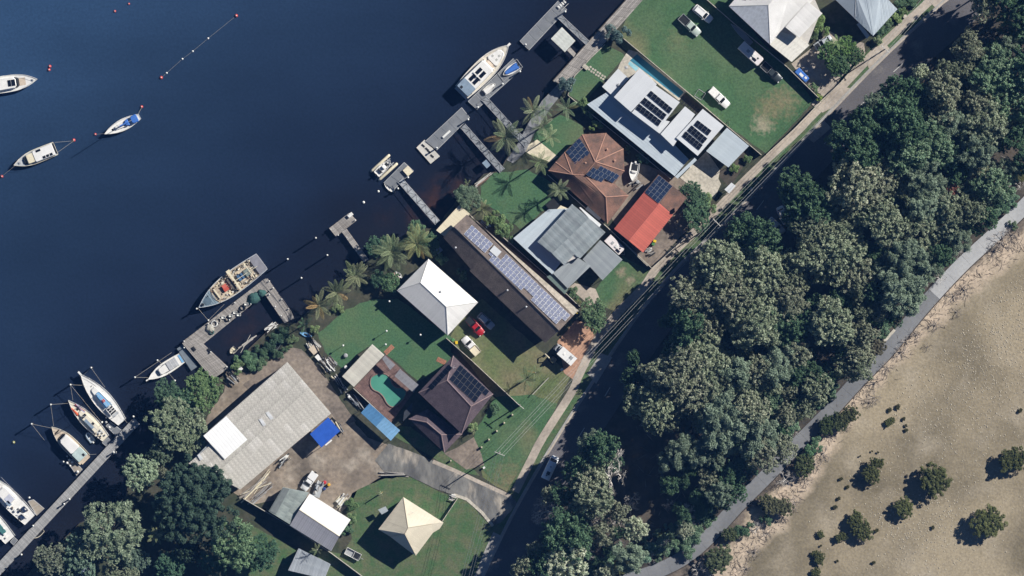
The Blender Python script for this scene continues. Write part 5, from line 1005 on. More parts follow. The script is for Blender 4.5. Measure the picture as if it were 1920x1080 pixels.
# smaller sheds
r = new_house('yard_shed', 'grey-green patched iron shed below the big shed', 'M', (505, 610), 'shed'); f = w3('M', [(470, 480, 3.0), (646, 516, 3.4), (516, 732, 3.4), (373, 643, 3.0)]); rf = roof_of(r, [f], GALV2, .12); GRN = mat('greenish_iron', (.33, .37, .35), .55, (.26, .30, .285), 1, rand=.18)
roof_sheets(rf, f, GRN, .8, along=(f[1] - f[0]), cross=2.2, rib=.03); walls(r, f, Z0 + 2.85, GALV2, .3)
m = MB(); m.prism([p + Vector((0, 0, .16)) for p in w3('M', [(474, 484, 3.02), (515, 492, 3.1), (422, 662, 3.1), (380, 640, 3.02)])], dz=.06); m.build('clear_strip', mat('clear_roof_strip', (.18, .20, .20), .4), rf)
r = new_house('gable_shed', 'gabled shed with one white and one lilac-grey roof side', 'M', (720, 720), 'shed'); fa = w3('M', [(650, 524, 3.4), (927, 700, 3.4), (851, 812, 4.6), (580, 632, 4.6)]); fb = w3('M', [(580, 632, 4.6), (851, 812, 4.6), (796, 912, 3.4), (516, 738, 3.4)])
rf = roof_of(r, [fa, fb], WHITEB, .12); roof_sheets(rf, fa, WHITEB, .7, rib=.05); roof_sheets(rf, fb, mat('lilac_grey_iron', (.43, .43, .47), .5, (.36, .36, .40), .8, rand=.1), .5, rib=.05); ridge(rf, 'M', [(580, 632, 4.6), (851, 812, 4.6)], CREAMP, .1); walls(r, w3('M', [(650, 524, 3), (927, 700, 3), (796, 912, 3), (516, 738, 3)]), Z0 + 3.25, GALV2, .35)
r = new_house('small_shed', 'small grey iron-roofed shed at the bottom edge', 'M', (645, 1000), 'shed'); f = w3('M', [(575, 893, 3.2), (792, 1000, 3.2), (750, 1100, 2.9), (505, 1042, 2.9)]); rf = roof_of(r, [f], GALV2, .12); roof_sheets(rf, f, mat('blue_grey_iron', (.38, .41, .44), .5, (.32, .35, .38), .8, rand=.1), .7, rib=.05); walls(r, f, Z0 + 2.75, GALV2, .3)
# cream hip-roofed house
r = new_house('cream_hip_house', 'cream metal hip-roofed house on the lower lawn', 'N', (150, 760))
P1, P2 = (162, 755, 6.8), (140, 796, 6.8)
fs = [w3('N', f) for f in ([(130, 547, 4.4), (-38, 766, 4.4), (42, 814, 4.4), P2, P1], [(130, 547, 4.4), P1, (322, 729, 5.0), (402, 720, 4.4)], [P1, (322, 729, 5.0), (330, 788, 4.4), (215, 942, 4.4), P2], [P2, (42, 814, 4.4), (160, 905, 4.4), (215, 942, 4.4)], [(322, 729, 5.0), (402, 720, 4.4), (375, 762, 4.4), (330, 788, 4.4)])]
rf = roof_of(r, fs, CREAMM)
for f in fs[:4]: roof_sheets(rf, f, CREAMM, .8, rib=.035, th=.02)
for a, b in (((130, 547, 4.4), P1), (P1, P2), (P2, (42, 814, 4.4)), (P2, (215, 942, 4.4)), (P1, (322, 729, 5.0))): ridge(rf, 'N', [a, b], mat('cream_capping', (.45, .39, .28), .5), .08)
walls(r, w3('N', [(130, 547, 4), (395, 722, 4), (215, 942, 4), (-38, 766, 4)]), Z0 + 4.2); m = MB(); q = on_plane(fs[1], *zz('N', (195, 650))[0]); m.tube([q, q + Vector((0, 0, 1.4))], .03, 5); m.tube([q + Vector((-.5, .2, 1.3)), q + Vector((.5, -.2, 1.3))], .025, 4); m.build('antenna', ALU, rf)
m = MB(); m.prism(w3('N', [(-40, 632, 2.6), (10, 610, 2.6), (30, 640, 2.6), (-15, 665, 2.6)]), dz=.12); m.build('porch_roof', GALV2, r)
# white hip-roofed house at the top
r = new_house('white_roofed_house', 'large white hip-roofed house beside the caravan at top', 'D', (520, 120))
fs = [w3('D', f) for f in ([(168, 42, 6.6), (446, 302, 6.6), (434, 34, 9.0)], [(168, 42, 6.6), (434, 34, 9.0), (620, -150, 9.0), (330, -150, 6.6)], [(434, 34, 9.0), (446, 302, 6.6), (515, 212, 6.6), (800, -60, 6.6), (700, -150, 7.8), (620, -150, 9.0)])]
rf = roof_of(r, fs, WHITEB); roof_sheets(rf, fs[0], mat('shaded_white_metal', (.62, .65, .69), .45, rand=.04), 1.0, rib=.035, th=.02); roof_sheets(rf, fs[1], WHITEB, .9, rib=.035, th=.02); roof_sheets(rf, fs[2], WHITEB, .9, rib=.035, th=.02)  # first slope faces away from the sun: its shade is painted as greyer sheets
ridge(rf, 'D', [(168, 42, 6.6), (434, 34, 9.0), (446, 302, 6.6)], GUTTER, .07)
f = w3('D', [(446, 302, 4.6), (515, 212, 4.7), (640, 252, 4.7), (712, 305, 4.5), (592, 418, 4.5)]); rq = roof_of(r, [f], CREAMP, .15, 'garage_roof'); roof_sheets(rq, f, mat('offwhite_metal', (.72, .70, .64), .5, rand=.03), .9, rib=.035, th=.02, along=(1, .9, 0))
f = w3('D', [(548, 182, 7.0), (700, 10, 7.0), (800, 90, 6.8), (642, 256, 6.8)]); rq = roof_of(r, [f], WHITEB, .2, 'gable_roof'); roof_sheets(rq, f, WHITEB, .9, rib=.035, th=.02)
walls(r, w3('D', [(168, 42, 4), (446, 302, 4), (592, 415, 4), (712, 305, 4), (800, 80, 4), (700, -140, 4), (330, -140, 4)]), Z0 + 4.3); solar(rf, fs[1], 'D', (255, -25), (400, -15), (300, -60), 5, 1, 'black', gap=.06); solar(rf, fs[1], 'D', (250, 2), (395, -3), (262, -22), 4, 1, 'black', gap=.3)
# pale blue-grey roofed house at the top right
r = new_house('blue_roofed_house', 'pale blue metal-roofed house by the upper footpath', 'D', (1120, 80))
fs = [w3('D', f) for f in ([(880, -10, 4.4), (1018, 125, 4.4), (1026, -40, 6.2)], [(1018, 125, 4.4), (1142, 242, 4.4), (1305, 62, 4.4), (1190, -60, 6.2), (1026, -40, 6.2)])]; rf = roof_of(r, fs, BLUEGREY)
for f in fs: roof_sheets(rf, f, BLUEGREY, .7, rib=.03)
ridge(rf, 'D', [(1018, 125, 4.4), (1026, -40, 6.2)], GUTTER, .07); walls(r, w3('D', [(880, -10, 4), (1142, 242, 4), (1305, 62, 4), (1100, -140, 4)]), Z0 + 4.2)
solar(rf, fs[1], 'D', (1022, 115), (1070, 165), (1120, 0), 3, 8, 'grey', gap=.08); f = w3('D', [(1030, 165, 2.8), (1050, 150, 2.8), (1118, 240, 2.8), (1100, 262, 2.8)]); roof_of(r, [f], WHITEM, .1, 'awning')
# boathouse canopy over the water and small roofs
r = empty('boat_canopy', P(1056, 74), 'square pale canopy roof standing over the water by the seawall', 'canopy'); f = w3('B', [(1345, 183, 2.2), (1436, 275, 2.2), (1365, 352, 2.2), (1270, 262, 2.2)]); rf = roof_of(r, [f], WHITEM, .12); roof_sheets(rf, f, mat('pale_canopy', (.62, .64, .60), .5, rand=.04), .8, rib=.02, along=f[1] - f[0])
for p in f: q = p.lerp(sum(f, Vector()) / 4, .06); m = MB(); m.tube([(q.x, q.y, -1.5), (q.x, q.y, q.z - .12)], .1, 6); m.build('pile', TIMBER, r)
m = MB(); m.prism([P(x, y, Z0 + .3) for x, y in zz('B', (1400, 318), (1440, 360), (1425, 385), (1380, 340))], dz=.2); m.build('gangplank', TIMBER, r)
r = empty('gate_roof', P(*zz('X', (178, 405))[0]), 'small white entry gate roof at the footpath below the carport', 'gate roof'); f = w3('X', [(185, 368, 2.5), (215, 390, 2.5), (170, 442, 2.5), (138, 415, 2.5)]); roof_of(r, [f], WHITEM, .12); posts(r, f)
sheet('patio', zz('E', (1250, 150), (1390, 265), (1335, 302), (1200, 250), (1145, 215)), L4, mat('cream_paving', (.60, .54, .40), .85, (.54, .48, .36), .5, coords='World', fine=2))
# ------------------------------------------------------------------ seawall, wharves, pontoons, gangways, piles
PONT = mat('pontoon_deck', (.19, .20, .215), .8, (.15, .16, .175), .5, 5, coords='World', fine=2, famp=.08); PONT_E = mat('pontoon_edge', (.42, .43, .44), .7); PONT_L = mat('cream_plastic', (.60, .58, .53), .6, rand=.06); GRATE = mat('gangway_grating', (.26, .275, .29), .6, (.21, .225, .24), 2); CAPW = mat('pile_cap', (.72, .72, .69), .6)
sw = bpy.data.objects.new('seawall_walk', None); link(sw); tag(sw, 'weathered timber seawall walkway along the upper river edge', 'walkway'); sw.location = P(1110, 75)
a1, b1, a2, b2 = P(1232, -64, Z0), P(1037, 152, Z0), P(1262, -64, Z0), P(1060, 164, Z0)
for i in range(8):
    for j in range(14):
        t0, t1 = j / 14 + .0006, (j + 1) / 14 - .0006; u0, u1 = i / 8 + .006, (i + 1) / 8 - .006
        q = [a1.lerp(b1, t0).lerp(a2.lerp(b2, t0), u0), a1.lerp(b1, t1).lerp(a2.lerp(b2, t1), u0), a1.lerp(b1, t1).lerp(a2.lerp(b2, t1), u1), a1.lerp(b1, t0).lerp(a2.lerp(b2, t0), u1)]
        m = MB(); m.prism([p + Vector((0, 0, .16)) for p in q], dz=.12); m.build('board', TIMBER, sw)
m = MB(); m.prism([P(x, y, Z0 + .1) for x, y in ((1232, -66), (1036, 151), (1040, 155), (1236, -62))], zbot=-2.5); m.build('sheet_pile_wall', TIMBER_D, sw)
w2 = MB(); w2.prism([P(x, y, Z0 + .12) for x, y in ((1046, 158), (1016, 189), (990, 232), (968, 274), (950, 300), (962, 306), (985, 285), (1002, 250), (1030, 205), (1060, 168))], dz=.5); tag(w2.build('river_terrace', mat('terrace_concrete', (.22, .225, .235), .85, (.17, .175, .185), .5, coords='World', fine=2)), 'grey concrete river terrace under the upper palms', 'terrace')

def pile(root, px, py, zt, r=.16, o=None, nm='pile'):
    if o: px, py = zz(o, (px, py))[0]
    p = P(px, py, zt); m = MB(); m.tube([(p.x, p.y, -2), (p.x, p.y, zt - .12)], r, 8); a = m.build(nm, TIMBER_D, root); m = MB(); m.lathe([(r * 1.35, zt - .2), (r * 1.35, zt - .05), (r * .4, zt + .12)], (p.x, p.y, 0), 8); m.build('cap', CAPW, a); return a
def lone_pile(o, x, y, zt, lb, r=.17, g='mooring piles'):
    px, py = zz(o, (x, y))[0]; p = P(px, py, 0); root = empty('mooring_pile', p, lb, 'pile', g); q = P(px, py, zt); m = MB(); m.tube([(q.x, q.y, -2), (q.x, q.y, zt - .1)], r, 8); m.build('post', TIMBER_D, root); m = MB(); m.lathe([(r * 1.3, zt - .2), (r * 1.3, zt), (r * .5, zt + .15)], (q.x, q.y, 0), 8); m.build('cap', CAPW, root); return root
def pontoon(lb, o, poly, piles=(), zt=.55, deck=PONT, bays=4, name='pontoon', g='floating pontoons'):
    pts = [P(x, y, zt) for x, y in zz(o, *poly)]; root = empty(name, Vector((*(sum(pts, Vector()) / len(pts)).xy, 0)), lb, 'pontoon', g)
    m = MB(); m.prism([p - Vector((0, 0, .05)) for p in pts], dz=.75); m.build('float', PONT_E, root)
    f = up_face(pts); e = max(range(4), key=lambda i: (f[(i + 1) % 4] - f[i]).length) if len(f) == 4 else None
    if e is not None:
        a, b, c, d = f[e], f[(e + 1) % 4], f[(e + 2) % 4], f[(e + 3) % 4]
        for i in range(bays):
            t0, t1 = i / bays + .004, (i + 1) / bays - .004; q = [a.lerp(b, t0), a.lerp(b, t1), d.lerp(c, t1), d.lerp(c, t0)]; cc = sum(q, Vector()) / 4
            m = MB(); m.prism([p.lerp(cc, .02) + Vector((0, 0, .02)) for p in q], dz=.06); m.build('deck_panel', deck, root)
    m = MB(); m.tube([p + Vector((0, 0, -.05)) for p in pts + [pts[0]]], .09, 6); m.build('rub_rail', PONT_E, root)
    for x, y in piles: pile(root, x, y, 2.6, .18, o)
    return root
def gangway(lb, o, a, b, wpx, g='aluminium gangways', deckm=GRATE):
    (ax, ay), (bx, by) = zz(o, a, b); A_, B_ = P(ax, ay, .8), P(bx, by, Z0 + .25); root = empty('gangway', Vector((*((A_ + B_) / 2).xy, 0)), lb, 'gangway', g)
    d = (B_ - A_); s_ = Vector((-d.y, d.x, 0)).normalized() * wpx * MPP / 2; n = max(4, int(d.length / 1.6))
    for i in range(n):
        q0, q1 = A_.lerp(B_, i / n + .004), A_.lerp(B_, (i + 1) / n - .004); m = MB(); m.prism([q0 - s_ * .9, q1 - s_ * .9, q1 + s_ * .9, q0 + s_ * .9], dz=.08); m.build('deck_panel', deckm, root)
    for sg in (-1, 1):
        m = MB(); m.tube([A_ + s_ * sg + Vector((0, 0, .95)), B_ + s_ * sg + Vector((0, 0, .95))], .055, 6); m.build('handrail', ALU, root)
        m = MB(); m.tube([A_ + s_ * sg, B_ + s_ * sg], .07, 6); m.build('side_beam', ALU, root)
        m = MB()
        for i in range(n + 1): q = A_.lerp(B_, i / n) + s_ * sg; m.tube([q, q + Vector((0, 0, .95))], .035, 4)
        o_ = m.build('balusters', ALU, root); o_['kind'] = 'stuff'
    m = MB(); m.tube([A_.lerp(B_, i / n) + s_ * (.85 if i % 2 else -.85) + Vector((0, 0, .03)) for i in range(n + 1)], .04, 4); m.build('brace', DARK, root)
    return root
p1 = pontoon('uppermost long grey pontoon near the square canopy', 'B', ((1062, 277), (1320, 6), (1378, 64), (1122, 338)), ((1100, 300), (1368, 78)), bays=5)
gangway('gangway from the uppermost pontoon to the seawall', 'C', (30, 110), (222, 290), 9)
m = MB()
for k in range(4): q = P(*zz('B', (1325 + k * 13, 48 - k * 12))[0], .6); m.box(q + Vector((0, 0, .35)), (.12, .1, 0), (-.28, .3, 0), (0, 0, .03))
m.tube([P(*zz('B', (1320, 50))[0], 1.0), P(*zz('B', (1372, 8))[0], 1.0)], .05, 5); m.tube([P(*zz('B', (1340, 70))[0], 1.0), P(*zz('B', (1388, 25))[0], 1.0)], .05, 5)
for k in ((1320, 50), (1372, 8), (1340, 70), (1388, 25)): q = P(*zz('B', k)[0], .5); m.tube([q, q + Vector((0, 0, .55))], .05, 5)
tag(m.build('boat_ladder', CAPW), 'white ladder frame lying on the uppermost pontoon', 'ladder')
pontoon('pontoon carrying the blue-covered tender beside the big white yacht', 'B', ((712, 684), (1018, 395), (1072, 466), (770, 738)), ((1062, 482), (945, 566), (778, 724)), bays=6); gangway('gangway leading to the pontoon beside the big white yacht', 'B', (820, 665), (1108, 978), 11)
pontoon('pontoon with the pale jet-ski dock at its end', 'B', ((668, 727), (722, 792), (500, 1012), (424, 954)), ((712, 806), (500, 998)), bays=5); gangway('gangway leading to the pontoon with the jet-ski dock', 'E', (748, 58), (1015, 362), 11)
jd = empty('jet_ski_dock', P(*zz('E', (515, 230))[0], 0), 'pale floating jet-ski dock with dark slots', 'dock'); cs = [P(x, y, .4) for x, y in zz('E', (490, 150), (594, 262), (530, 314), (434, 205))]
for i in range(2):
    t0, t1 = i * .5 + .01, i * .5 + .49; m = MB(); m.prism([cs[0].lerp(cs[3], t0), cs[1].lerp(cs[2], t0), cs[1].lerp(cs[2], t1), cs[0].lerp(cs[3], t1)], dz=.5); m.build('float', PONT_L, jd)
for x, y in ((480, 192), (520, 232), (540, 262), (505, 215)):
    q = P(*zz('E', (x, y))[0], .42); m = MB(); m.box(q, (.35, -.3, 0), (.16, .18, 0), (0, 0, .02)); m.build('slot_mat', DARK, jd)
m = MB(); m.box(P(*zz('B', (566, 905))[0], .75), (.85, .8, 0), (-.16, .18, 0), (0, 0, .18)); tag(m.build('dock_box', CAPW), 'white storage box on the pontoon with the jet-ski dock', 'box')
pontoon('small pontoon with the cream box beside the boat lift', 'E', ((352, 305), (414, 360), (285, 485), (215, 442)), ((378, 405), (310, 480)), bays=3); gangway('long pale gangway from the boat lift pontoon to the long house', 'E', (325, 425), (578, 712), 11, deckm=mat('pale_grating', (.40, .42, .44), .6))
m = MB(); m.box(P(*zz('E', (378, 362))[0], .9), (.62, .55, 0), (-.62, .7, 0), (0, 0, .3)); tag(m.build('dock_box', CREAMP), 'cream square locker on the boat lift pontoon', 'box')
jt = empty('jetty', P(645, 425, 0), 'narrow timber jetty with small platform west of the long house', 'jetty')
def planks(root, A_, B_, C_, D_, n, z, dz=.08, m_=TIMBER, seed=0, nm='plank'):
    """boards laid side by side from edge A-D to edge B-C"""
    rnd = random.Random(seed); A_, B_, C_, D_ = [P(x, y, z) for x, y in (A_, B_, C_, D_)]
    for i in range(n):
        t0, t1 = (i + .06) / n, (i + .94) / n; e = rnd.uniform(-.006, .006); h = Vector((0, 0, rnd.uniform(-.02, .02)))
        m = MB(); m.prism([A_.lerp(B_, t0).lerp(D_.lerp(C_, t0), e) + h, A_.lerp(B_, t1).lerp(D_.lerp(C_, t1), e) + h, D_.lerp(C_, t1) + h, D_.lerp(C_, t0) + h], dz=dz); m.build(nm, m_, root)
planks(jt, (617, 428), (655, 399), (669, 413), (630, 444), 22, 1.1, seed=1); planks(jt, (641, 435), (682, 492), (691, 486), (650, 429), 30, 1.12, seed=2)
for x, y in ((620, 430), (655, 402), (666, 413), (634, 441), (650, 445), (668, 470)): pile(jt, x, y, 1.7, .12)
m = MB(); m.box(P(657, 403, 1.4), (.5, .4, 0), (-.25, .3, 0), (0, 0, .28)); m.build('bench', CAPW, jt)
# trawler wharf: long arm, landward arm, walkway
wh = empty('timber_wharf', P(430, 600, 0), 'U-shaped weathered timber wharf beside the fishing trawler', 'wharf')
z_ = Z0 + .15
planks(wh, (343, 640), (493, 525), (505, 544), (368, 656), 96, z_, seed=3); planks(wh, (494, 524), (502, 522), (522, 550), (506, 548), 8, z_, seed=31)
planks(wh, (341, 643), (370, 634), (430, 690), (399, 711), 30, z_ + .012, seed=4); planks(wh, (497, 553), (513, 540), (552, 597), (533, 606), 5, z_ + .03, seed=5); planks(wh, (498, 552), (532, 604), (551, 594), (514, 541), 44, z_ - .02, seed=6)
for x, y in ((345, 652), (380, 700), (398, 708), (425, 688), (395, 660), (430, 600), (470, 570), (505, 552), (505, 527), (512, 540), (528, 561), (541, 579), (527, 592), (516, 575), (345, 640), (390, 607), (440, 568)): pile(wh, x, y, z_ + .55, .13)
m = MB(); m.tube([P(497, 522, 2.3), P(512, 541, 2.3), P(530, 561, 2.3), P(545, 583, 2.3), P(551, 596, 2.3)], .05, 5); m.build('handrail', TIMBER, wh)
m = MB(); m.box(P(*zz('G', (40, 830))[0], .5), (1.7, -2.6, 0), (.75, .5, 0), (0, 0, .15)); tag(m.build('landing_stage', mat('blue_grey_deck', (.16, .19, .22), .8)), 'blue-grey landing stage on the outer side of the wharf', 'stage')
# wharf clutter: nets, pots, drums, tarpaulin
NET = mat('green_net', (.03, .085, .08), .95, (.05, .11, .10), 3, 5, .8, 6); POT = mat('black_plastic', (.02, .022, .025), .6)
def heap(nm, lb, cat, px, py, r, h, m_, z, seed, g=None, sq=1.0, rot=0):
    rnd = random.Random(seed); m = MB(); n = 14; c = P(px, py, z); rings = []
    for k, (rr, hh) in enumerate(((1, 0), (.92, .3), (.7, .65), (.4, .9), (.1, 1))): rings.append([c + Vector((r * rr * (math.cos(t) * sq * math.cos(rot) - math.sin(t) * math.sin(rot)) * q, r * rr * (math.cos(t) * sq * math.sin(rot) + math.sin(t) * math.cos(rot)) * q, h * hh * q)) for t, q in [(2 * math.pi * i / n, rnd.uniform(.78, 1.18)) for i in range(n)]])
    m.ring(rings); o = m.build(nm, m_, None, True); tag(o, lb, cat, g); return o
heap('net_heap', 'large dark green net heap at the corner of the wharf', 'net', 476, 560, 1.35, .9, NET, z_, 1, 'nets on the wharf', 1.3, .6); heap('net_heap', 'smaller green net heap next to the large one', 'net', 490, 550, .9, .7, NET, z_, 2, 'nets on the wharf', 1.2, 0)
heap('net_heap', 'pale net heap near the landward arm of the wharf', 'net', 394, 616, 1.1, .5, mat('pale_net', (.42, .40, .35), .95, (.3, .29, .25), 4, 5, .8, 6), z_, 3, 'nets on the wharf')
def ring_coil(nm, lb, cat, px, py, R, z, m_, tube=.1, turns=3, g=None):
    m = MB(); c = P(px, py, z)
    m.tube([c + Vector(((R - .03 * k / 12) * math.cos(k * math.pi / 6), (R - .03 * k / 12) * math.sin(k * math.pi / 6), tube + .09 * (k // 12))) for k in range(12 * turns + 1)], tube, 5); o = m.build(nm, m_, None, True); tag(o, lb, cat, g)
for i, (x, y, R_, mm, lb) in enumerate(((402, 607, .75, CAPW, 'white rope coil on the wharf edge'), (410, 601, .6, ROPE, 'tan rope coil on the wharf edge'), (427, 598, .6, POT, 'black hose coil on the wharf nearest the rope coils'), (455, 577, .65, POT, 'black hose coil in the middle of the wharf edge'), (397, 623, .5, NET, 'green rope coil beside the pale net heap'), (447, 585, .4, POT, 'small black hose coil beside the middle coil'))): ring_coil('rope_coil', lb, 'coil', x, y, R_, z_, mm, .11, 3, 'coils on the wharf')
for i, (x, y, lb) in enumerate(((433, 592, 'white fish crate beside the black coils'), (441, 586, 'white fish crate in the middle of the wharf edge'), (462, 570, 'white fish crate beside the large net heap'), (448, 590, 'white fish crate at the inner edge of the wharf'), (419, 595, 'white fish crate behind the rope coils'))):
    m = MB(); q = P(x, y, z_); m.abox(q.x - .45, q.x + .45, q.y - .3, q.y + .3, z_, z_ + .06); 
    for s_ in (-1, 1): m.abox(q.x - .45, q.x + .45, q.y + s_ * .28 - .03, q.y + s_ * .28 + .03, z_ + .06, z_ + .4); m.abox(q.x + s_ * .43 - .03, q.x + s_ * .43 + .03, q.y - .25, q.y + .25, z_ + .06, z_ + .4)
    tag(m.build('fish_crate', CAPW), lb, 'crate', 'fish crates on the wharf')
for i, (x, y, lb) in enumerate((((85, 770), (1, 1), 'dark hatch cover on the wharf arm, outer one'), ((190, 780), (1, 1), 'dark hatch cover on the wharf arm, inner one'))):
    m = MB(); m.box(P(*zz('G', x)[0], z_ + .14), (.35, -.42, 0), (.22, .18, 0), (0, 0, .12)); tag(m.build('hatch_cover', DARK), lb, 'hatch', 'hatches on the wharf arm')
# marina jetty with cross planks and finger pontoons
mj = empty('marina_jetty', P(120, 930, 0), 'long grey plank marina jetty at the lower left with moored boats', 'jetty')
planks(mj, (-62, 1118), (251, 783), (262, 795), (-48, 1131), 200, .95, m_=mat('jetty_boards', (.38, .38, .375), .85, (.28, .28, .28), 3, rand=.2), seed=7)
m = MB(); m.prism([P(x, y, .85) for x, y in ((-60, 1118), (251, 785), (260, 794), (-48, 1129))], dz=.3); m.build('bearer', TIMBER_D, mj)
for x, y in ((213, 848), (130, 936), (250, 781), (62, 986), (40, 1040), (120, 945)): pile(mj, x, y, 2.4, .18)
for lb, o, po in (('finger pontoon beside the white ketch', 'I', ((715, 570), (745, 545), (825, 605), (785, 640))), ('finger pontoon behind the red and white yacht', 'I', ((690, 685), (728, 650), (760, 680), (722, 712))), ('tan finger pontoon beside the white-roofed cruiser', 'I', ((455, 815), (490, 795), (555, 865), (518, 905))), ('tan finger pontoon near the bottom left boats', 'J', ((190, 575), (225, 565), (298, 625), (248, 672))), ('blue-grey finger pontoon at the lowest moored boat', 'J', ((70, 850), (95, 818), (118, 838), (92, 872)))):
    pontoon(lb, o, po, (), .5, PONT if 'tan' not in lb else mat('tan_deck', (.33, .29, .24), .85), 2, 'finger_pontoon', 'finger pontoons of the marina jetty')
prs = []
for o, x, y, r_ in (('I', 430, 812, .22), ('I', 455, 775, .2), ('I', 470, 800, .28), ('I', 490, 815, .3), ('I', 455, 820, .3), ('I', 720, 515, .22), ('I', 718, 545, .28), ('I', 740, 580, .3), ('J', 200, 550, .25), ('I', 690, 545, .25), ('I', 475, 840, .25), ('I', 525, 880, .35)):
    px, py = zz(o, (x, y))[0]; m = MB(); m.lathe([(r_ * .3, .5), (r_, .5 + r_ * .6), (r_, .5 + r_ * 1.1), (r_ * .3, .5 + r_ * 1.7)], P(px, py, 0), 8); o_ = m.build('fender', CAPW, None, True); tag(o_, None, 'fender', 'fenders on the finger pontoons'); prs.append((o_, 'white round fender on a finger pontoon of the marina jetty', py))
ordinals(prs)
for o, x, y, z, lb in (('G', 907, 22, 4.4, 'uppermost of four white-capped piles off the wharf'), ('G', 717, 165, 4.4, 'white-capped pile nearest the trawler stern'), ('G', 985, 138, 4.4, 'white-capped pile nearest the narrow jetty'), ('G', 810, 292, 4.4, 'lowest of four white-capped piles off the wharf'),
                    ('I', 615, 178, 3.4, 'mooring pile ahead of the big white yacht'), ('I', 475, 293, 3.4, 'mooring pile ahead of the red and white yacht'), ('I', 342, 427, 3.4, 'mooring pile above the white-roofed cruiser'), ('I', 213, 558, 3.4, 'mooring pile left of the white-roofed cruiser'), ('I', 1062, 128, 3.0, 'mooring pile above the small cruiser by the wharf'), ('I', 910, 243, 3.0, 'mooring pile ahead of the small cruiser by the wharf'), ('I', 1180, 265, 3.0, 'mooring pile below the small cruiser by the wharf'), ('G', 103, 500, 3.0, 'mooring pile at the trawler bow'), ('G', 182, 578, 2.4, 'mooring pile between trawler bow and wharf')): lone_pile(o, x, y, z, lb)
def rope(lb, o, pts, z0=1.2, z1=1.2, g='mooring lines', r=.035):
    q = zz(o, *pts); m = MB(); n = len(q); m.tube([P(x, y, z0 + (z1 - z0) * i / max(1, n - 1)) for i, (x, y) in enumerate(q)], r, 4); tag(m.build('mooring_line', ROPE), lb, 'rope', g)
rope('rope from the pile to the bow of the big white yacht', 'I', ((615, 178), (565, 225)), 3, 1.6); rope('rope from the pile to the side of the big white yacht', 'I', ((615, 178), (708, 310)), 3, 1.5); rope('rope from the pile to the bow of the red and white yacht', 'I', ((475, 293), (492, 398)), 3, 1.5); rope('rope from the pile along the red and white yacht', 'I', ((475, 293), (680, 540)), 3, 1.4); rope('short rope from the red yacht pile towards the big yacht', 'I', ((475, 293), (555, 297)), 3, 1.4)
rope('rope from the cruiser pile to the red and white yacht', 'I', ((342, 427), (460, 418)), 3, 1.5); rope('rope from the pile down to the white-roofed cruiser bow', 'I', ((342, 427), (362, 572)), 3, 1.5); rope('rope from the left pile to the white-roofed cruiser bow', 'I', ((213, 558), (345, 585)), 3, 1.5); rope('loose rope trailing from the left cruiser pile', 'I', ((213, 558), (300, 668)), 3, .1)
rope('rope from the pile to the small cruiser bow', 'I', ((910, 243), (1000, 245)), 2.8, 1.3); rope('rope from the bow pile along the small cruiser', 'I', ((910, 243), (1160, 75)), 2.8, 1.2); rope('rope from the lower pile to the small cruiser', 'I', ((1180, 265), (1140, 215)), 2.8, 1.2); rope('rope from the upper pile to the small cruiser', 'I', ((1062, 128), (1105, 160)), 2.8, 1.2)
rope('rope from the trawler bow to the wharf', 'G', ((110, 495), (182, 578)), 2.4, 2.2); rope('rope from the wharf pile to the trawler side', 'G', ((182, 578), (290, 470)), 2.2, 2.2); rope('rope from the jetty to the white-roofed cruiser stern', 'I', ((600, 765), (650, 762)), 1.2, 1.2); rope('stern rope of the big white yacht', 'I', ((838, 525), (858, 550)), 1.4, 1.1)
# buoys
RED = mat('buoy_red', (.55, .06, .05), .5); 
def buoy(o, x, y, r, lb, m_=RED, g='mooring buoys'):
    p = P(*zz(o, (x, y))[0], 0); root = empty('mooring_buoy', p, lb, 'buoy', g); m = MB(); m.lathe([(.1 * r, -r * .6), (.85 * r, -r * .4), (r, 0), (.85 * r, r * .5), (.35 * r, r * .9)], p, 10); m.build('float', m_, root, True); m = MB(); m.lathe([(.35 * r, r * .9), (.3 * r, r * 1.15), (.1 * r, r * 1.25)], p, 8); m.build('pick_up_ring', CAPW, root)
buoy('A', 336, 232, .38, 'upper red buoy of the pair ahead of the left cruiser'); buoy('A', 331, 255, .36, 'lower red buoy of the pair ahead of the left cruiser'); buoy('A', 1088, 308, .4, 'red buoy at the lower end of the long buoy line'); buoy('A', 956, 505, .36, 'red buoy off the stern of the blue-covered yacht'); buoy('A', 643, 691, .32, 'red buoy at the bow of the blue-covered yacht'); buoy('A', 498, 730, .4, 'red buoy behind the cream motor boat'); buoy('A', 12, 975, .36, 'red buoy ahead of the cream motor boat')
for i, (x, y, lb) in enumerate(((1125, 277, 'white float next to the lower red buoy of the buoy line'), (1231, 182, 'second white float of the buoy line from below'), (1301, 130, 'third white float of the buoy line from below'), (1405, 43, 'uppermost white float of the buoy line'))): buoy('A', x, y, .24, lb, CAPW, 'floats of the buoy line')
buoy('A', 1595, -110, .4, 'red buoy at the upper end of the long buoy line'); buoy('A', 775, -140, .3, 'red buoy nearest the top edge of the river'); buoy('A', 870, -190, .26, 'small red buoy at the top edge of the river'); buoy('E', 178, 500, .3, 'white float beside the boat lift', CAPW); buoy('E', 78, 574, .34, 'white float below left of the boat lift', CAPW); buoy('I', 92, 682, .36, 'weedy yellow float left of the white-roofed cruiser', mat('weedy_float', (.30, .30, .12), .8)); buoy('I', 775, 750, .45, 'white ball float at the shore side of the marina jetty', CAPW)
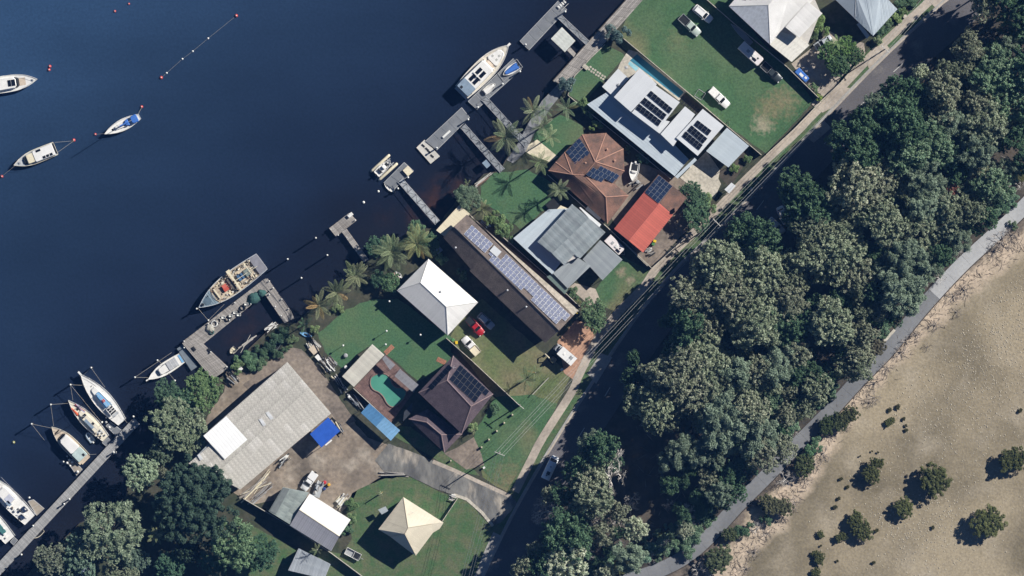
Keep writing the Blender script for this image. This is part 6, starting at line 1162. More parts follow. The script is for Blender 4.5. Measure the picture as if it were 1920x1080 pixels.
rope('buoy line between the red buoys', 'A', ((1088, 308), (1125, 277), (1231, 182), (1301, 130), (1405, 43), (1595, -110)), .05, .05, r=.025); rope('rope from buoy to the blue-covered yacht stern', 'A', ((956, 510), (930, 560)), .3, 1.0); rope('rope from buoy to the blue-covered yacht bow', 'A', ((643, 691), (712, 686)), .3, 1.2); rope('upper rope from buoy to cream motor boat stern', 'A', ((498, 735), (370, 745)), .3, .9); rope('lower rope from buoy to cream motor boat stern', 'A', ((498, 735), (385, 815)), .3, .9); rope('rope from buoy to cream motor boat bow', 'A', ((12, 975), (98, 905)), .3, 1.2)
# ------------------------------------------------------------------ boats (local axes: x to the bow)
GEL = mat('white_gelcoat', (.74, .73, .70), .3, (.66, .65, .62), 1.5, spec=.5); GELC = mat('cream_gelcoat', (.70, .65, .53), .35, (.62, .58, .47), 1.5); DECKT = mat('tan_deck_paint', (.55, .46, .36), .7, (.46, .38, .30), 2); DECKG = mat('grey_deck_paint', (.42, .44, .46), .7, (.36, .38, .40), 2); TEAK = mat('teak_deck', (.40, .30, .22), .8, (.32, .24, .18), 4, stretch=(1, 6, 1)); CANB = mat('blue_canvas', (.05, .16, .50), .8, (.04, .13, .42), 3, 4, .4, 5); CANL = mat('light_blue_canvas', (.20, .42, .66), .8, (.16, .35, .58), 3); CANG = mat('grey_blue_canvas', (.22, .29, .37), .8); REDC = mat('red_canvas', (.55, .06, .04), .8); HULLB = mat('blue_grey_hull', (.16, .22, .28), .5); BRASS = mat('oily_metal', (.16, .13, .10), .6, (.32, .28, .22), 3, rand=.3)
def boat_at(name, lb, o, stern, bow, cat='boat', group='boats on the river', z=0.0):
    (sx, sy), (bx, by) = zz(o, stern, bow); a, b = P(sx, sy, z + 1), P(bx, by, z + 1); d = b - a
    root = empty(name, Vector(((a.x + b.x) / 2, (a.y + b.y) / 2, z)), lb, cat, group, math.atan2(d.y, d.x)); return root, d.length
def hb(t, full=2.3, tr=.75, peak=.42):
    return tr + (1 - tr) * math.sin(math.pi / 2 * t / peak) if t < peak else max(0.0, 1 - ((t - peak) / (1 - peak)) ** full)
def hull(root, L, B, fb=.9, full=2.3, tr=.75, hm=None, dm=None, peak=.42, sheer=.3, rail=None, sole=.1):
    hm = hm or GEL; dm = dm or GEL; n = 18; rings = []; top = []
    for i in range(n + 1):
        t = i / n; x = (t - .5) * L; b = max(.02, hb(t, full, tr, peak) * B / 2); f = fb * (1 + sheer * t * t); k = -.35 * (1 - t ** 4)
        rings.append([(x, 0, k), (x, b * .72, min(-.02, k * .5)), (x, b * .93, f * .45), (x, b, f), (x, b - min(.09, b * .5), f), (x, -(b - min(.09, b * .5)), f), (x, -b, f), (x, -b * .93, f * .45), (x, -b * .72, min(-.02, k * .5))]); top.append((x, b, f))
    m = MB(); m.ring([[r[0], r[1], r[2], r[3], r[4]][::-1] for r in rings], closed=False); m.ring([[r[0], r[8], r[7], r[6], r[5]] for r in rings], closed=False)
    m.poly([rings[0][k] for k in (0, 8, 7, 6, 5, 4, 3, 2, 1)]); m.build('hull', hm, root, True, local=True)
    d = MB()
    for i in range(n):
        (x0, b0, f0), (x1, b1, f1) = top[i], top[i + 1]; a0, a1 = max(.01, b0 - .06), max(.01, b1 - .06)
        d.poly([(x0, -a0, f0 - sole), (x1, -a1, f1 - sole), (x1, a1, f1 - sole), (x0, a0, f0 - sole)])
    d.build('deck', dm, root, local=True)
    for s_ in (-1, 1):
        r = MB(); r.tube([(x, s_ * b, f + .02) for x, b, f in top], .05, 5); r.build('gunwale', rail or hm, root, local=True)
    return top
def cab(root, nm, x0, x1, w0, w1, z0, z1, m_, r0=.06, r1=.3, tw=.88, ch=.18):
    """house with raked ends and chamfered corners; w = full widths aft and forward"""
    def rg(x0, x1, w0, w1, z):
        c = ch * min(w0, w1); return [(x0, -w0 / 2 + c, z), (x0 + c * .6, -w0 / 2, z), (x1 - c, -w1 / 2, z), (x1, -w1 / 2 + c, z), (x1, w1 / 2 - c, z), (x1 - c, w1 / 2, z), (x0 + c * .6, w0 / 2, z), (x0, w0 / 2 - c, z)]
    h = z1 - z0; m = MB(); m.ring([rg(x0, x1, w0, w1, z0), rg(x0 + r0 * h * .7, x1 - r1 * h * .7, w0 * (1 - (1 - tw) * .7), w1 * (1 - (1 - tw) * .7), z0 + h * .85), rg(x0 + r0 * h + .05, x1 - r1 * h - .05, w0 * tw * .97, w1 * tw * .97, z1)]); return m.build(nm, m_, root, local=True)
def bit(root, nm, x0, x1, y0, y1, z0, z1, m_): m = MB(); m.abox(x0, x1, y0, y1, z0, z1); return m.build(nm, m_, root, local=True)
def rod(root, nm, pts, r, m_=ALU): m = MB(); m.tube(pts, r, 6); return m.build(nm, m_, root, local=True)
def pulpit(root, L, B, fb): rod(root, 'bow_rail', [(L * .2, B * .40, fb + .7), (L * .36, B * .24, fb + .8), (L * .495, 0, fb + .9), (L * .36, -B * .24, fb + .8), (L * .2, -B * .40, fb + .7)], .03)

# 1 left-edge cruiser
r, L = boat_at('motor_cruiser', 'grey-white cruiser cut by the left edge with dark square hatch', 'A', (-105, 375), (252, 318)); B = 3.9
hull(r, L, B, 1.1, 2.6, .85, GEL, GEL); cab(r, 'cabin', -L * .42, L * .12, B * .78, B * .7, 1.0, 2.1, GEL); bit(r, 'dark_hatch', -L * .05, L * .09, -.75, .75, 2.1, 2.16, CELL_K); bit(r, 'hatch_divider', L * .01, L * .016, -.75, .75, 2.16, 2.19, ALU); cab(r, 'windscreen', L * .06, L * .16, B * .68, B * .6, 1.2, 1.85, GLASS, 0, .8); m = MB(); m.abox(L * .16, L * .38, -.9, .9, 1.14, 1.2); m.build('foredeck', DECKT, r, local=True); pulpit(r, L, B, 1.2); bit(r, 'winch', L * .4, L * .43, -.2, .2, 1.2, 1.5, GREYP); bit(r, 'fender_rail', -L * .5, -L * .1, B * .47, B * .52, .8, 1.2, CAPW)
# 2 cream motor boat
r, L = boat_at('motor_boat', 'cream-decked motor boat with dark solar panels moored between buoys', 'A', (375, 785), (94, 900)); B = 3.3
hull(r, L, B, 1.0, 2.4, .95, GELC, DECKG); cab(r, 'cabin', -L * .46, L * .02, B * .9, B * .85, .95, 2.0, WHITEB, .05, .1, .95, .08); cab(r, 'cream_hatch', L * .02, L * .2, B * .72, B * .68, .95, 1.9, CREAMP, 0, .3, .95, .06); cab(r, 'windscreen', L * .17, L * .27, B * .66, B * .5, 1.0, 1.7, GLASS, 0, .8)
for k in range(3): bit(r, 'solar_panel', -L * .4 + k * L * .085, -L * .4 + k * L * .085 + L * .065, B * .2, B * .38, 2.02, 2.06, CELL_K)
bit(r, 'solar_panel', -L * .18, -L * .07, -B * .38, -B * .22, 2.02, 2.06, CELL_K); bit(r, 'dark_awning', -L * .5, -L * .46, -B * .4, B * .4, 1.5, 1.56, DARK); pulpit(r, L, B, 1.1); bit(r, 'winch', L * .34, L * .38, -.25, .25, 1.0, 1.35, GREYP)
# 3 blue-covered yacht
def yacht(r, L, B, hm=GEL, dm=GEL, fb=1.0, mast=None, full=1.9, tr=.5, boom=None):
    hull(r, L, B, fb, full, tr, hm, dm, .45); cab(r, 'coachroof', -L * .12, L * .22, B * .55, B * .34, fb - .05, fb + .45, dm, .1, .8, .9); pulpit(r, L, B, fb)
    rod(r, 'mast', [(L * .08, 0, fb), (L * .08, 0, fb + (mast or L * .9))], .07, ALU); rod(r, 'boom', [(L * .07, 0, fb + 1.2), (-L * .28, 0, fb + 1.2)], .06, ALU)
    for s_ in (-1, 1):
        rod(r, 'shroud', [(L * .06, s_ * B * .46, fb), (L * .08, 0, fb + (mast or L * .9) * .95)], .012, ALU); rod(r, 'lifeline', [(-L * .46, s_ * B * .3, fb + .6), (-L * .1, s_ * B * .47, fb + .6), (L * .2, s_ * B * .36, fb + .65)], .018, ALU)
    bit(r, 'hatch', L * .24, L * .29, -.28, .28, fb + .0, fb + .12, GLASS); bit(r, 'cockpit_well', -L * .36, -L * .15, -B * .2, B * .2, fb - .09, fb - .06, DECKG)
r, L = boat_at('sailing_yacht', 'small white yacht with bright blue covers moored mid-river', 'A', (943, 570), (706, 689)); B = 2.7; yacht(r, L, B, mast=8.5, tr=.45); cab(r, 'blue_bimini', -L * .44, -L * .26, B * .72, B * .72, 1.6, 2.0, CANB, .2, .2, .85); cab(r, 'blue_dodger', -L * .19, -L * .07, B * .62, B * .5, 1.4, 1.9, CANB, .1, .5, .85); cab(r, 'sail_cover', -L * .18, L * .07, .36, .3, 2.1, 2.4, CANB, .1, .1)
# 4 big white motor yacht
r, L = boat_at('motor_yacht', 'big cream-white motor yacht with four dark roof panels at pontoon', 'B', (668, 622), (985, 305)); B = 5.0
hull(r, L, B, 1.5, 2.6, .82, GEL, mat('cream_deck', (.68, .63, .53), .5), sheer=.3); cab(r, 'deckhouse', -L * .42, L * .1, B * .80, B * .74, 1.4, 3.0, GEL, .02, .4, .95, .1); cab(r, 'windscreen', L * .05, L * .14, B * .74, B * .6, 1.5, 2.4, mat('tan_screen', (.46, .38, .30), .5), 0, .9, .96, .25); cab(r, 'front_deckhouse', L * .13, L * .38, B * .66, B * .4, 1.4, 1.9, GEL, .2, .6, .94, .25); cab(r, 'aft_canopy', -L * .485, -L * .31, B * .76, B * .78, 1.5, 3.08, CANG, 0, .05, .97, .05)
for i in range(2):
    for j in range(2): x = -L * .29 + i * L * .135; y = -1.05 + j * 1.2; bit(r, 'roof_panel', x, x + L * .115, y, y + .85, 3.02, 3.08, CELL_K)
bit(r, 'radar_arch', -L * .172, -L * .155, -1.3, 1.3, 3.05, 3.3, GEL); bit(r, 'searchlight', -L * .18, -L * .13, -.2, .2, 3.1, 3.5, GEL); bit(r, 'swim_platform', -L * .535, -L * .49, -B * .36, B * .36, .3, .42, DECKG); bit(r, 'bowsprit', L * .47, L * .535, -.25, .25, 1.8, 1.95, GEL); bit(r, 'canopy_hatch', -L * .47, -L * .43, .5, 1.1, 3.09, 3.13, DARK); pulpit(r, L, B, 1.9)
for x, y in ((.2, .6), (.27, -.5), (.2, -.7)): bit(r, 'deck_hatch', L * x, L * x + .5, y, y + .5, 1.9, 1.95, mat('smoked_hatch', (.45, .45, .42), .4))
def dinghy(nm, lb, o, a, b, B, hm, dm, z=0.0, ob=True, full=2.2, tr=.85, fb=.45, cover=None, grp='dinghies and tenders'):
    r, L = boat_at(nm, lb, o, a, b, 'dinghy', grp, z); hull(r, L, B, fb, full, tr, hm, dm, sole=.22, sheer=.25)
    if cover: cab(r, 'cover', -L * .46, L * .4, B * .9, B * .45, fb - .05, fb + .35, cover, .1, .6, .6, .25)
    else:
        for k in (-.2, .1): bit(r, 'thwart', L * k, L * k + .22, -B * .38, B * .38, fb - .12, fb - .06, dm)
    if ob: bit(r, 'outboard', -L * .5 - .35, -L * .5 + .05, -.16, .16, fb - .1, fb + .45, DARK)
    return r, L
dinghy('tender', 'tender under a bright blue cover on the pontoon by big yacht', 'B', (1050, 438), (948, 505), 1.9, GEL, GEL, .6, cover=CANB); r, L = dinghy('dinghy', 'white dinghy lying on the pontoon beside the big yacht', 'B', (818, 625), (895, 565), 1.55, GEL, GEL, .6, False, 2.6, .8, cover=GEL)
r, L = boat_at('jet_ski_cradle', 'grey frame cradle around the blue-covered tender', 'B', (1060, 425), (930, 520), 'cradle', z=.58); 
for s_ in (-1, 1): rod(r, 'side_rail', [(-L / 2, s_ * 1.15, .1), (L / 2, s_ * 1.15, .1)], .06, STEEL)
for s_ in (-1, 1): rod(r, 'end_rail', [(s_ * L * .5, -1.15, .12), (s_ * L * .5, 1.15, .12)], .06, STEEL)
# 7 trawler
r, L = boat_at('fishing_trawler', 'cluttered fishing trawler with blue-grey bow beside the wharf', 'G', (545, 180), (120, 492)); B = 5.4
hull(r, L, B, 1.7, 2.4, .82, mat('pale_hull', (.50, .53, .56), .5), mat('worn_deck', (.52, .44, .33), .8, (.30, .26, .21), 1.2, 6), rail=mat('pale_blue_rail', (.55, .60, .66), .5), sheer=.35, sole=.5)
BC = mat('bow_deck_paint', (.17, .23, .27), .6, (.14, .19, .23), 1); m = MB(); n = 8
for i in range(n):
    t0, t1 = .76 + .235 * i / n, .76 + .235 * (i + 1) / n; x0, x1 = (t0 - .5) * L, (t1 - .5) * L; b0, b1 = hb(t0, 2.4, .82) * B / 2 - .1, max(.02, hb(t1, 2.4, .82) * B / 2 - .1); m.poly([(x0, -b0, 2.05), (x1, -b1, 2.15), (x1, b1, 2.15), (x0, b0, 2.05)])
m.build('foredeck', BC, r, local=True)
m = MB(); n = 6
for i in range(n):
    t0, t1 = .0 + .12 * i / n, .12 * (i + 1) / n; x0, x1 = (t0 - .5) * L, (t1 - .5) * L; b0, b1 = hb(t0, 2.4, .82) * B / 2 - .1, hb(t1, 2.4, .82) * B / 2 - .1; m.poly([(x0, -b0, 1.75), (x1, -b1, 1.75), (x1, b1, 1.75), (x0, b0, 1.75)])
m.build('stern_deck', mat('stern_paint', (.24, .24, .27), .6), r, local=True)
cab(r, 'net_drum_housing', -L * .045, L * .015, B * .62, B * .6, 1.3, 1.9, mat('brown_black_housing', (.07, .065, .06), .8, (.16, .14, .12), 2), .1, .1, .9, .06); bit(r, 'engine_cover', L * .045, L * .11, -.9, .75, 1.3, 2.25, mat('red_cover', (.50, .09, .06), .6)); bit(r, 'cover_lid', L * .05, L * .105, -.8, -.1, 2.25, 2.33, mat('red_cover2', (.58, .14, .10), .6)); bit(r, 'fish_hatch', L * .13, L * .2, -1.2, .4, 1.3, 1.7, mat('hatch_wood', (.42, .35, .27), .8)); bit(r, 'bulkhead_beam', -L * .085, -L * .06, -B * .46, B * .46, 2.3, 2.5, CREAMP); bit(r, 'cross_beam', L * .2, L * .215, -1.3, 1.3, 1.8, 2.0, CREAMP); bit(r, 'side_boom_mount', -L * .1, -L * .05, -B * .56, -B * .42, 2.0, 2.9, CREAMP); rod(r, 'gantry', [(-L * .3, -B * .38, 1.7), (-L * .3, -B * .38, 3.6), (-L * .3, B * .38, 3.6), (-L * .3, B * .38, 1.7)], .09, CREAMP); rod(r, 'boom', [(-L * .07, 0, 3.4), (-L * .42, .3, 3.2)], .07, CREAMP)  # net drum housing in mottled brown-black
cab(r, 'blue_tank', -L * .2, -L * .12, B * .3, B * .3, 1.3, 1.9, mat('blue_tank', (.06, .13, .24), .5), 0, 0, .95, .1); bit(r, 'sorting_tray', -L * .31, -L * .23, -.8, .9, 1.3, 1.75, mat('tray_green', (.20, .24, .22), .6))
rd = random.Random(12)
for k in range(210):
    x = rd.uniform(-.37, .26) * L; w = B * .44 * hb(min(.99, x / L + .5), 2.4, .82); y = rd.uniform(-w, w)
    if k % 2: y = math.copysign(w * rd.uniform(.72, .98), y)
    c = rd.choice([CREAMP, CREAMP, CREAMP, BRASS, DARK, CAPW, TIMBER, DECKT, mat('rust', (.22, .12, .07), .9)]); s1, s2 = rd.uniform(.08, .36), rd.uniform(.06, .2); z = rd.uniform(1.35, 1.6)
    if k % 3 == 0: a = rd.uniform(0, 3); rod(r, 'gear_pole', [(x, y, z + .2), (x + math.cos(a) * s1 * 3, min(w, max(-w, y + math.sin(a) * s1 * 2)), z + .3)], rd.uniform(.03, .07), c)
    elif k % 3 == 1: bit(r, 'gear_box', x - s1, x + s1, y - s2, y + s2, 1.25, z + .2, c)
    else: m = MB(); m.lathe([(s2, 1.25), (s2, z + .25), (s2 * .5, z + .3)], (x, y, 0), 8); m.build('gear_drum', c, r, local=True)
m = MB(); m.lathe([(.9, 2.12), (.92, 2.16), (.8, 2.17)], (L * .36, 0, 0), 20); m.build('anchor_ring', mat('ring_paint', (.10, .15, .19), .6), r, local=True); bit(r, 'winch', L * .42, L * .445, -.3, .3, 2.15, 2.5, DARK); bit(r, 'bollard', L * .31, L * .33, -1.0, -.8, 2.05, 2.4, DARK)
rod(r, 'bulwark_stripe', [(L * .235, -B * .40, 2.0), (L * .27, -.9, 2.08), (L * .28, 0, 2.1), (L * .27, .9, 2.08), (L * .235, B * .40, 2.0)], .1, mat('dark_plank', (.09, .07, .06), .8))
# 8 boat lift with small runabout, tender beside
r, L = boat_at('boat_lift', 'cream twin-float boat lift beside the small pontoon', 'E', (165, 385), (270, 290), 'boat lift'); 
for s_ in (-1, 1): m = MB(); m.tube([(-L * .62, s_ * 1.35, .25), (-L * .5, s_ * 1.35, .3), (L * .5, s_ * 1.35, .3), (L * .6, s_ * 1.35, .32)], [.2, .36, .36, .25], 8); m.build('float', CREAMP, r, True, local=True); bit(r, 'bunk', -L * .55, L * .5, s_ * .62 - .1, s_ * .62 + .1, .3, .45, GREYP)
for k in (-.35, .35): bit(r, 'cross_beam', L * k - .12, L * k + .12, -1.4, 1.4, .25, .36, STEEL)
r, L = dinghy('runabout', 'white runabout sitting on the cream boat lift', 'E', (165, 385), (258, 292), 1.9, GEL, GEL, .45, True, 2.4, .9, .6); cab(r, 'console', -L * .05, L * .12, 1.0, .9, .5, 1.1, GEL, .1, .5); bit(r, 'seat', -L * .3, -L * .2, -.6, .6, .4, .8, DARK); bit(r, 'dark_mat', L * .15, L * .3, -.4, .4, .52, .56, DARK)
dinghy('rowing_dinghy', 'small white dinghy tied below the boat lift', 'E', (285, 500), (218, 448), 1.1, GEL, GEL, 0, True, 2.2, .5, .4)
# 9 small cruiser by the wharf
r, L = boat_at('motor_cruiser', 'small white cruiser with grey canopy and pale blue stern by wharf', 'I', (1228, 112), (1000, 258)); B = 2.9; hull(r, L, B, 1.0, 2.2, .85, GEL, GEL); cab(r, 'cabin', -L * .1, L * .2, B * .72, B * .6, .95, 1.8, GEL, .1, .5); cab(r, 'canopy', -L * .36, -L * .08, B * .76, B * .74, 1.5, 1.95, mat('grey_canvas', (.42, .43, .45), .8), .05, .05, .95, .06); cab(r, 'windscreen', L * .1, L * .2, B * .58, B * .5, 1.1, 1.6, GLASS, 0, .8); bit(r, 'blue_stern_mat', -L * .49, -L * .44, -B * .36, B * .36, .95, 1.0, CANL); bit(r, 'bowsprit', L * .47, L * .56, -.16, .16, 1.2, 1.3, GEL); pulpit(r, L, B, 1.0)
for k in (-.3, -.2): bit(r, 'canopy_bow', L * k, L * k + .06, -B * .37, B * .37, 1.95, 2.0, WHITE)
# 10 big white ketch
r, L = boat_at('sailing_yacht', 'big white yacht with light blue deck cover at the jetty end', 'I', (825, 545), (545, 222)); B = 4.2; yacht(r, L, B, fb=1.3, mast=7, tr=.55); cab(r, 'blue_cover', -L * .17, L * .11, B * .46, B * .3, 1.7, 2.15, CANL, .1, .3, .6); bit(r, 'red_bag', -L * .08, -L * .03, -.35, .25, 2.15, 2.45, REDC); rod(r, 'sail_bundle', [(L * .1, -.55, 2.0), (-L * .2, -.85, 2.0)], .16, CANG); bit(r, 'bowsprit', L * .48, L * .555, -.22, .22, 1.6, 1.72, GEL); cab(r, 'cockpit_frame', -L * .32, -L * .18, B * .5, B * .5, 1.7, 2.1, GEL, .1, .1, .9, .1)
for k in range(3): bit(r, 'cockpit_opening', -L * .31 + k * L * .042, -L * .31 + k * L * .042 + L * .028, -B * .18, B * .18, 2.1, 2.13, DARK)
rod(r, 'mizzen_mast', [(-L * .36, 0, 1.3), (-L * .36, 0, 5)], .06)
# 11 red and white yacht
r, L = boat_at('sailing_yacht', 'white yacht with red dinghies lashed on its bow', 'I', (715, 655), (462, 398)); B = 3.3; yacht(r, L, B, GEL, GELC, fb=1.2, mast=7, tr=.6); cab(r, 'orange_kayak', L * .17, L * .37, .62, .3, 1.35, 1.62, mat('orange_hull', (.62, .12, .05), .5), .6, .9, .5).location = (0, B * .24, 0); cab(r, 'red_trimmed_sail_bag', L * .12, L * .36, .6, .3, 1.35, 1.6, mat('lilac_canvas', (.38, .36, .45), .8), .5, .9, .5).location = (0, -B * .2, 0); rod(r, 'red_stripe', [(L * .36, -B * .12, 1.55), (L * .14, -B * .3, 1.55)], .07, REDC); cab(r, 'long_cabin', -L * .3, L * .12, B * .6, B * .5, 1.15, 1.75, GELC, .1, .4, .92); bit(r, 'grey_hatch', -L * .2, L * .02, .1, .75, 1.75, 1.8, CANG); bit(r, 'windscreen', L * .06, L * .11, -B * .2, B * .2, 1.6, 1.78, GLASS)
for k in range(9): bit(r, 'deck_gear', -L * (.3 + .02 * k), -L * (.3 + .02 * k) + .35, math.sin(k * 2.1) * B * .26, math.sin(k * 2.1) * B * .26 + .35, 1.2, 1.55, (CAPW, BRASS, GEL)[k % 3])
bit(r, 'dark_hatch', -L * .16, -L * .11, -.6, -.1, 1.76, 1.82, DARK)
# 12 white-roofed cruiser
r, L = boat_at('motor_cruiser', 'cruiser with long white cabin roof and tan foredeck at jetty', 'I', (575, 800), (350, 578)); B = 3.6; hull(r, L, B, 1.1, 2.4, .9, GELC, DECKT); cab(r, 'cabin', -L * .22, L * .2, B * .74, B * .66, 1.0, 2.2, WHITEB, .02, .4, .94, .16); cab(r, 'aft_canopy', -L * .45, -L * .22, B * .78, B * .78, 1.3, 2.0, mat('pale_green_canvas', (.45, .55, .54), .7), 0, 0, .96, .05); bit(r, 'dark_hatch', -L * .43, -L * .37, -.9, -.35, 2.0, 2.04, DARK); cab(r, 'windscreen', L * .17, L * .25, B * .64, B * .56, 1.05, 1.8, GLASS, 0, .8); cab(r, 'bow_shade', L * .34, L * .36, B * .46, B * .44, 1.1, 1.3, TEAK, 0, 0, .95); bit(r, 'swim_platform', -L * .53, -L * .49, -B * .36, B * .36, .3, .4, DECKT); pulpit(r, L, B, 1.3)
# 13, 14 boats at the lower left
r, L = boat_at('motor_yacht', 'cluttered white motor yacht at the lower left of the jetty', 'J', (205, 700), (-90, 400)); B = 4.3; hull(r, L, B, 1.3, 2.2, .8, GEL, GEL); cab(r, 'cabin', -L * .1, L * .2, B * .7, B * .6, 1.2, 2.3, GEL, .1, .4); bit(r, 'roof_panel', -L * .09, L * .03, -B * .2, B * .2, 2.3, 2.36, mat('lilac_panel', (.50, .52, .60), .4)); bit(r, 'dark_screen', -L * .12, -L * .03, B * .1, B * .3, 2.3, 2.36, CANG); bit(r, 'blue_panel', -L * .36, -L * .27, -B * .3, -B * .05, 1.6, 1.66, CELL_B); bit(r, 'blue_panel', -L * .42, -L * .34, B * .1, B * .3, 1.6, 1.66, CELL_B); rod(r, 'stern_beam', [(-L * .46, -B * .1, 1.9), (-L * .3, B * .12, 2.1)], .07, WHITE); pulpit(r, L, B, 1.3); rod(r, 'boat_hook', [(-L * .2, -B * .5, 1.5), (L * .32, -B * .5, 1.6)], .03)
for k in range(14): rd2 = random.Random(k); x, y = rd2.uniform(-.45, -.12) * L, rd2.uniform(-.36, .36) * B; bit(r, 'deck_gear', x, x + rd2.uniform(.2, .6), y, y + rd2.uniform(.2, .5), 1.2, 1.5 + rd2.random() * .3, rd2.choice([CAPW, DARK, GEL, BRASS]))
r, L = boat_at('motor_yacht', 'white boat with green canvas at the bottom left corner', 'J', (70, 835), (-170, 560)); B = 3.7; hull(r, L, B, 1.2, 2.2, .8, GEL, GEL); cab(r, 'cabin', -L * .1, L * .2, B * .68, B * .6, 1.1, 2.1, GEL, .1, .4); cab(r, 'green_canvas', -L * .34, -L * .14, B * .34, B * .34, 1.2, 1.5, mat('green_canvas', (.05, .16, .16), .8), .05, .05)
for k in range(8): rd2 = random.Random(k + 50); x, y = rd2.uniform(-.45, -.1) * L, rd2.uniform(-.36, .36) * B; bit(r, 'deck_gear', x, x + .4, y, y + .35, 1.1, 1.5, rd2.choice([CAPW, DARK, GEL]))
# small craft
r, L = boat_at('inflatable_dinghy', 'blue-grey inflatable dinghy beside the red and white yacht', 'I', (628, 680), (585, 622), 'dinghy', 'dinghies and tenders'); m = MB(); tp = [(-L * .5, .55, .3), (L * .15, .6, .3), (L * .42, .38, .36), (L * .5, 0, .38), (L * .42, -.38, .36), (L * .15, -.6, .3), (-L * .5, -.55, .3)]; m.tube(tp, .2, 8); m.build('tube', mat('inflatable', (.34, .42, .50), .6), r, True, local=True); bit(r, 'floor', -L * .48, L * .36, -.5, .5, .1, .16, DECKG); bit(r, 'outboard', -L * .62, -L * .46, -.14, .14, .2, .8, CAPW); bit(r, 'bench', -L * .05, L * .05, -.45, .45, .35, .42, WHITE)
dinghy('aluminium_dinghy', 'open dinghy on the shore side of the jetty at lower left', 'J', (285, 765), (222, 825), 1.6, GELC, DARK, 0, True, 2.2, .85, .5); dinghy('work_skiff', 'small pale skiff in the wharf basin', 'G', (365, 765), (330, 800), 1.4, TIMBER, CREAMP, 0, False, 2.6, .9, .5); dinghy('old_skiff', 'old grey skiff lying in the shaded bushes by basin', 'G', (600, 790), (675, 715), 1.5, mat('grey_skiff', (.16, .18, .19), .8), DARK, Z0, False, 2.2, .7, .5)
def kayak(lb, o, a, b, w, m_, z): r, L = boat_at('kayak', lb, o, a, b, 'kayak', 'kayaks', z); hull(r, L, w, .28, 1.8, .15, m_, m_, .5, .2, sole=.02); bit(r, 'seat_well', -.45, .35, -w * .25, w * .25, .27, .29, DARK)
kayak('upper white kayak beside the round green tree', 'H', (193, 580), (150, 535), .75, WHITE, Z0); kayak('lower pinkish kayak beside the round green tree', 'H', (175, 585), (138, 545), .6, mat('pink_plastic', (.6, .42, .36), .5), Z0); kayak('pale blue kayak at the landward end of the wharf walkway', 'G', (800, 662), (880, 688), .9, CANL, Z0); 
# boat on trailer
r, L = boat_at('trailer_boat', 'white runabout on a trailer between terracotta and red roofs', 'F', (690, 378), (668, 500), 'boat', None, Z0 + .55); B = 2.2; hull(r, L, B, .8, 2.0, .9, GEL, GEL, sole=.15); bit(r, 'cockpit', -L * .42, -L * .05, -.7, .7, .72, .76, DARK); cab(r, 'windscreen', -L * .06, L * .1, 1.5, 1.2, .8, 1.15, GEL, .2, .8); bit(r, 'outboard', -L * .58, -L * .48, -.2, .2, .3, 1.0, GEL)
m = MB(); m.tube([(-L * .4, .5, -.25), (L * .3, .45, -.25), (L * .72, 0, -.25), (L * .3, -.45, -.25), (-L * .4, -.5, -.25)], .05, 5); m.build('trailer_frame', STEEL, r, local=True)
for s_ in (-1, 1): m = MB(); m.tube([(-L * .1, s_ * .95, -.28), (-L * .1, s_ * 1.12, -.28)], .28, 10); m.build('trailer_wheel', RUBBER, r, local=True)
# ------------------------------------------------------------------ vehicles (local axes: x forward)
def paint(nm, c): return mat('paint_' + nm, c, .3, tuple(v * .94 for v in c), 2, spec=.6)
LAMP_H = mat('headlight_glass', (.62, .63, .62), .2); LAMP_T = mat('tail_light', (.35, .02, .02), .3)
def veh_at(name, lb, o, rear, front, cat, group='parked vehicles', z=Z0):
    (ax, ay), (bx, by) = zz(o, rear, front); a, b = P(ax, ay, z + .8), P(bx, by, z + .8); d = b - a
    return empty(name, Vector(((a.x + b.x) / 2, (a.y + b.y) / 2, z)), lb, cat, group, math.atan2(d.y, d.x)), d.length
def wheels(r, xs, w, rad=.33):
    for x in xs:
        for s_ in (-1, 1):
            m = MB(); m.tube([(x, s_ * (w - .2), rad), (x, s_ * w, rad)], rad, 12); a = m.build('wheel', RUBBER, r, local=True); m = MB(); m.tube([(x, s_ * (w - .02), rad), (x, s_ * (w + .012), rad)], rad * .6, 10); m.build('rim', ALU, a, local=True)
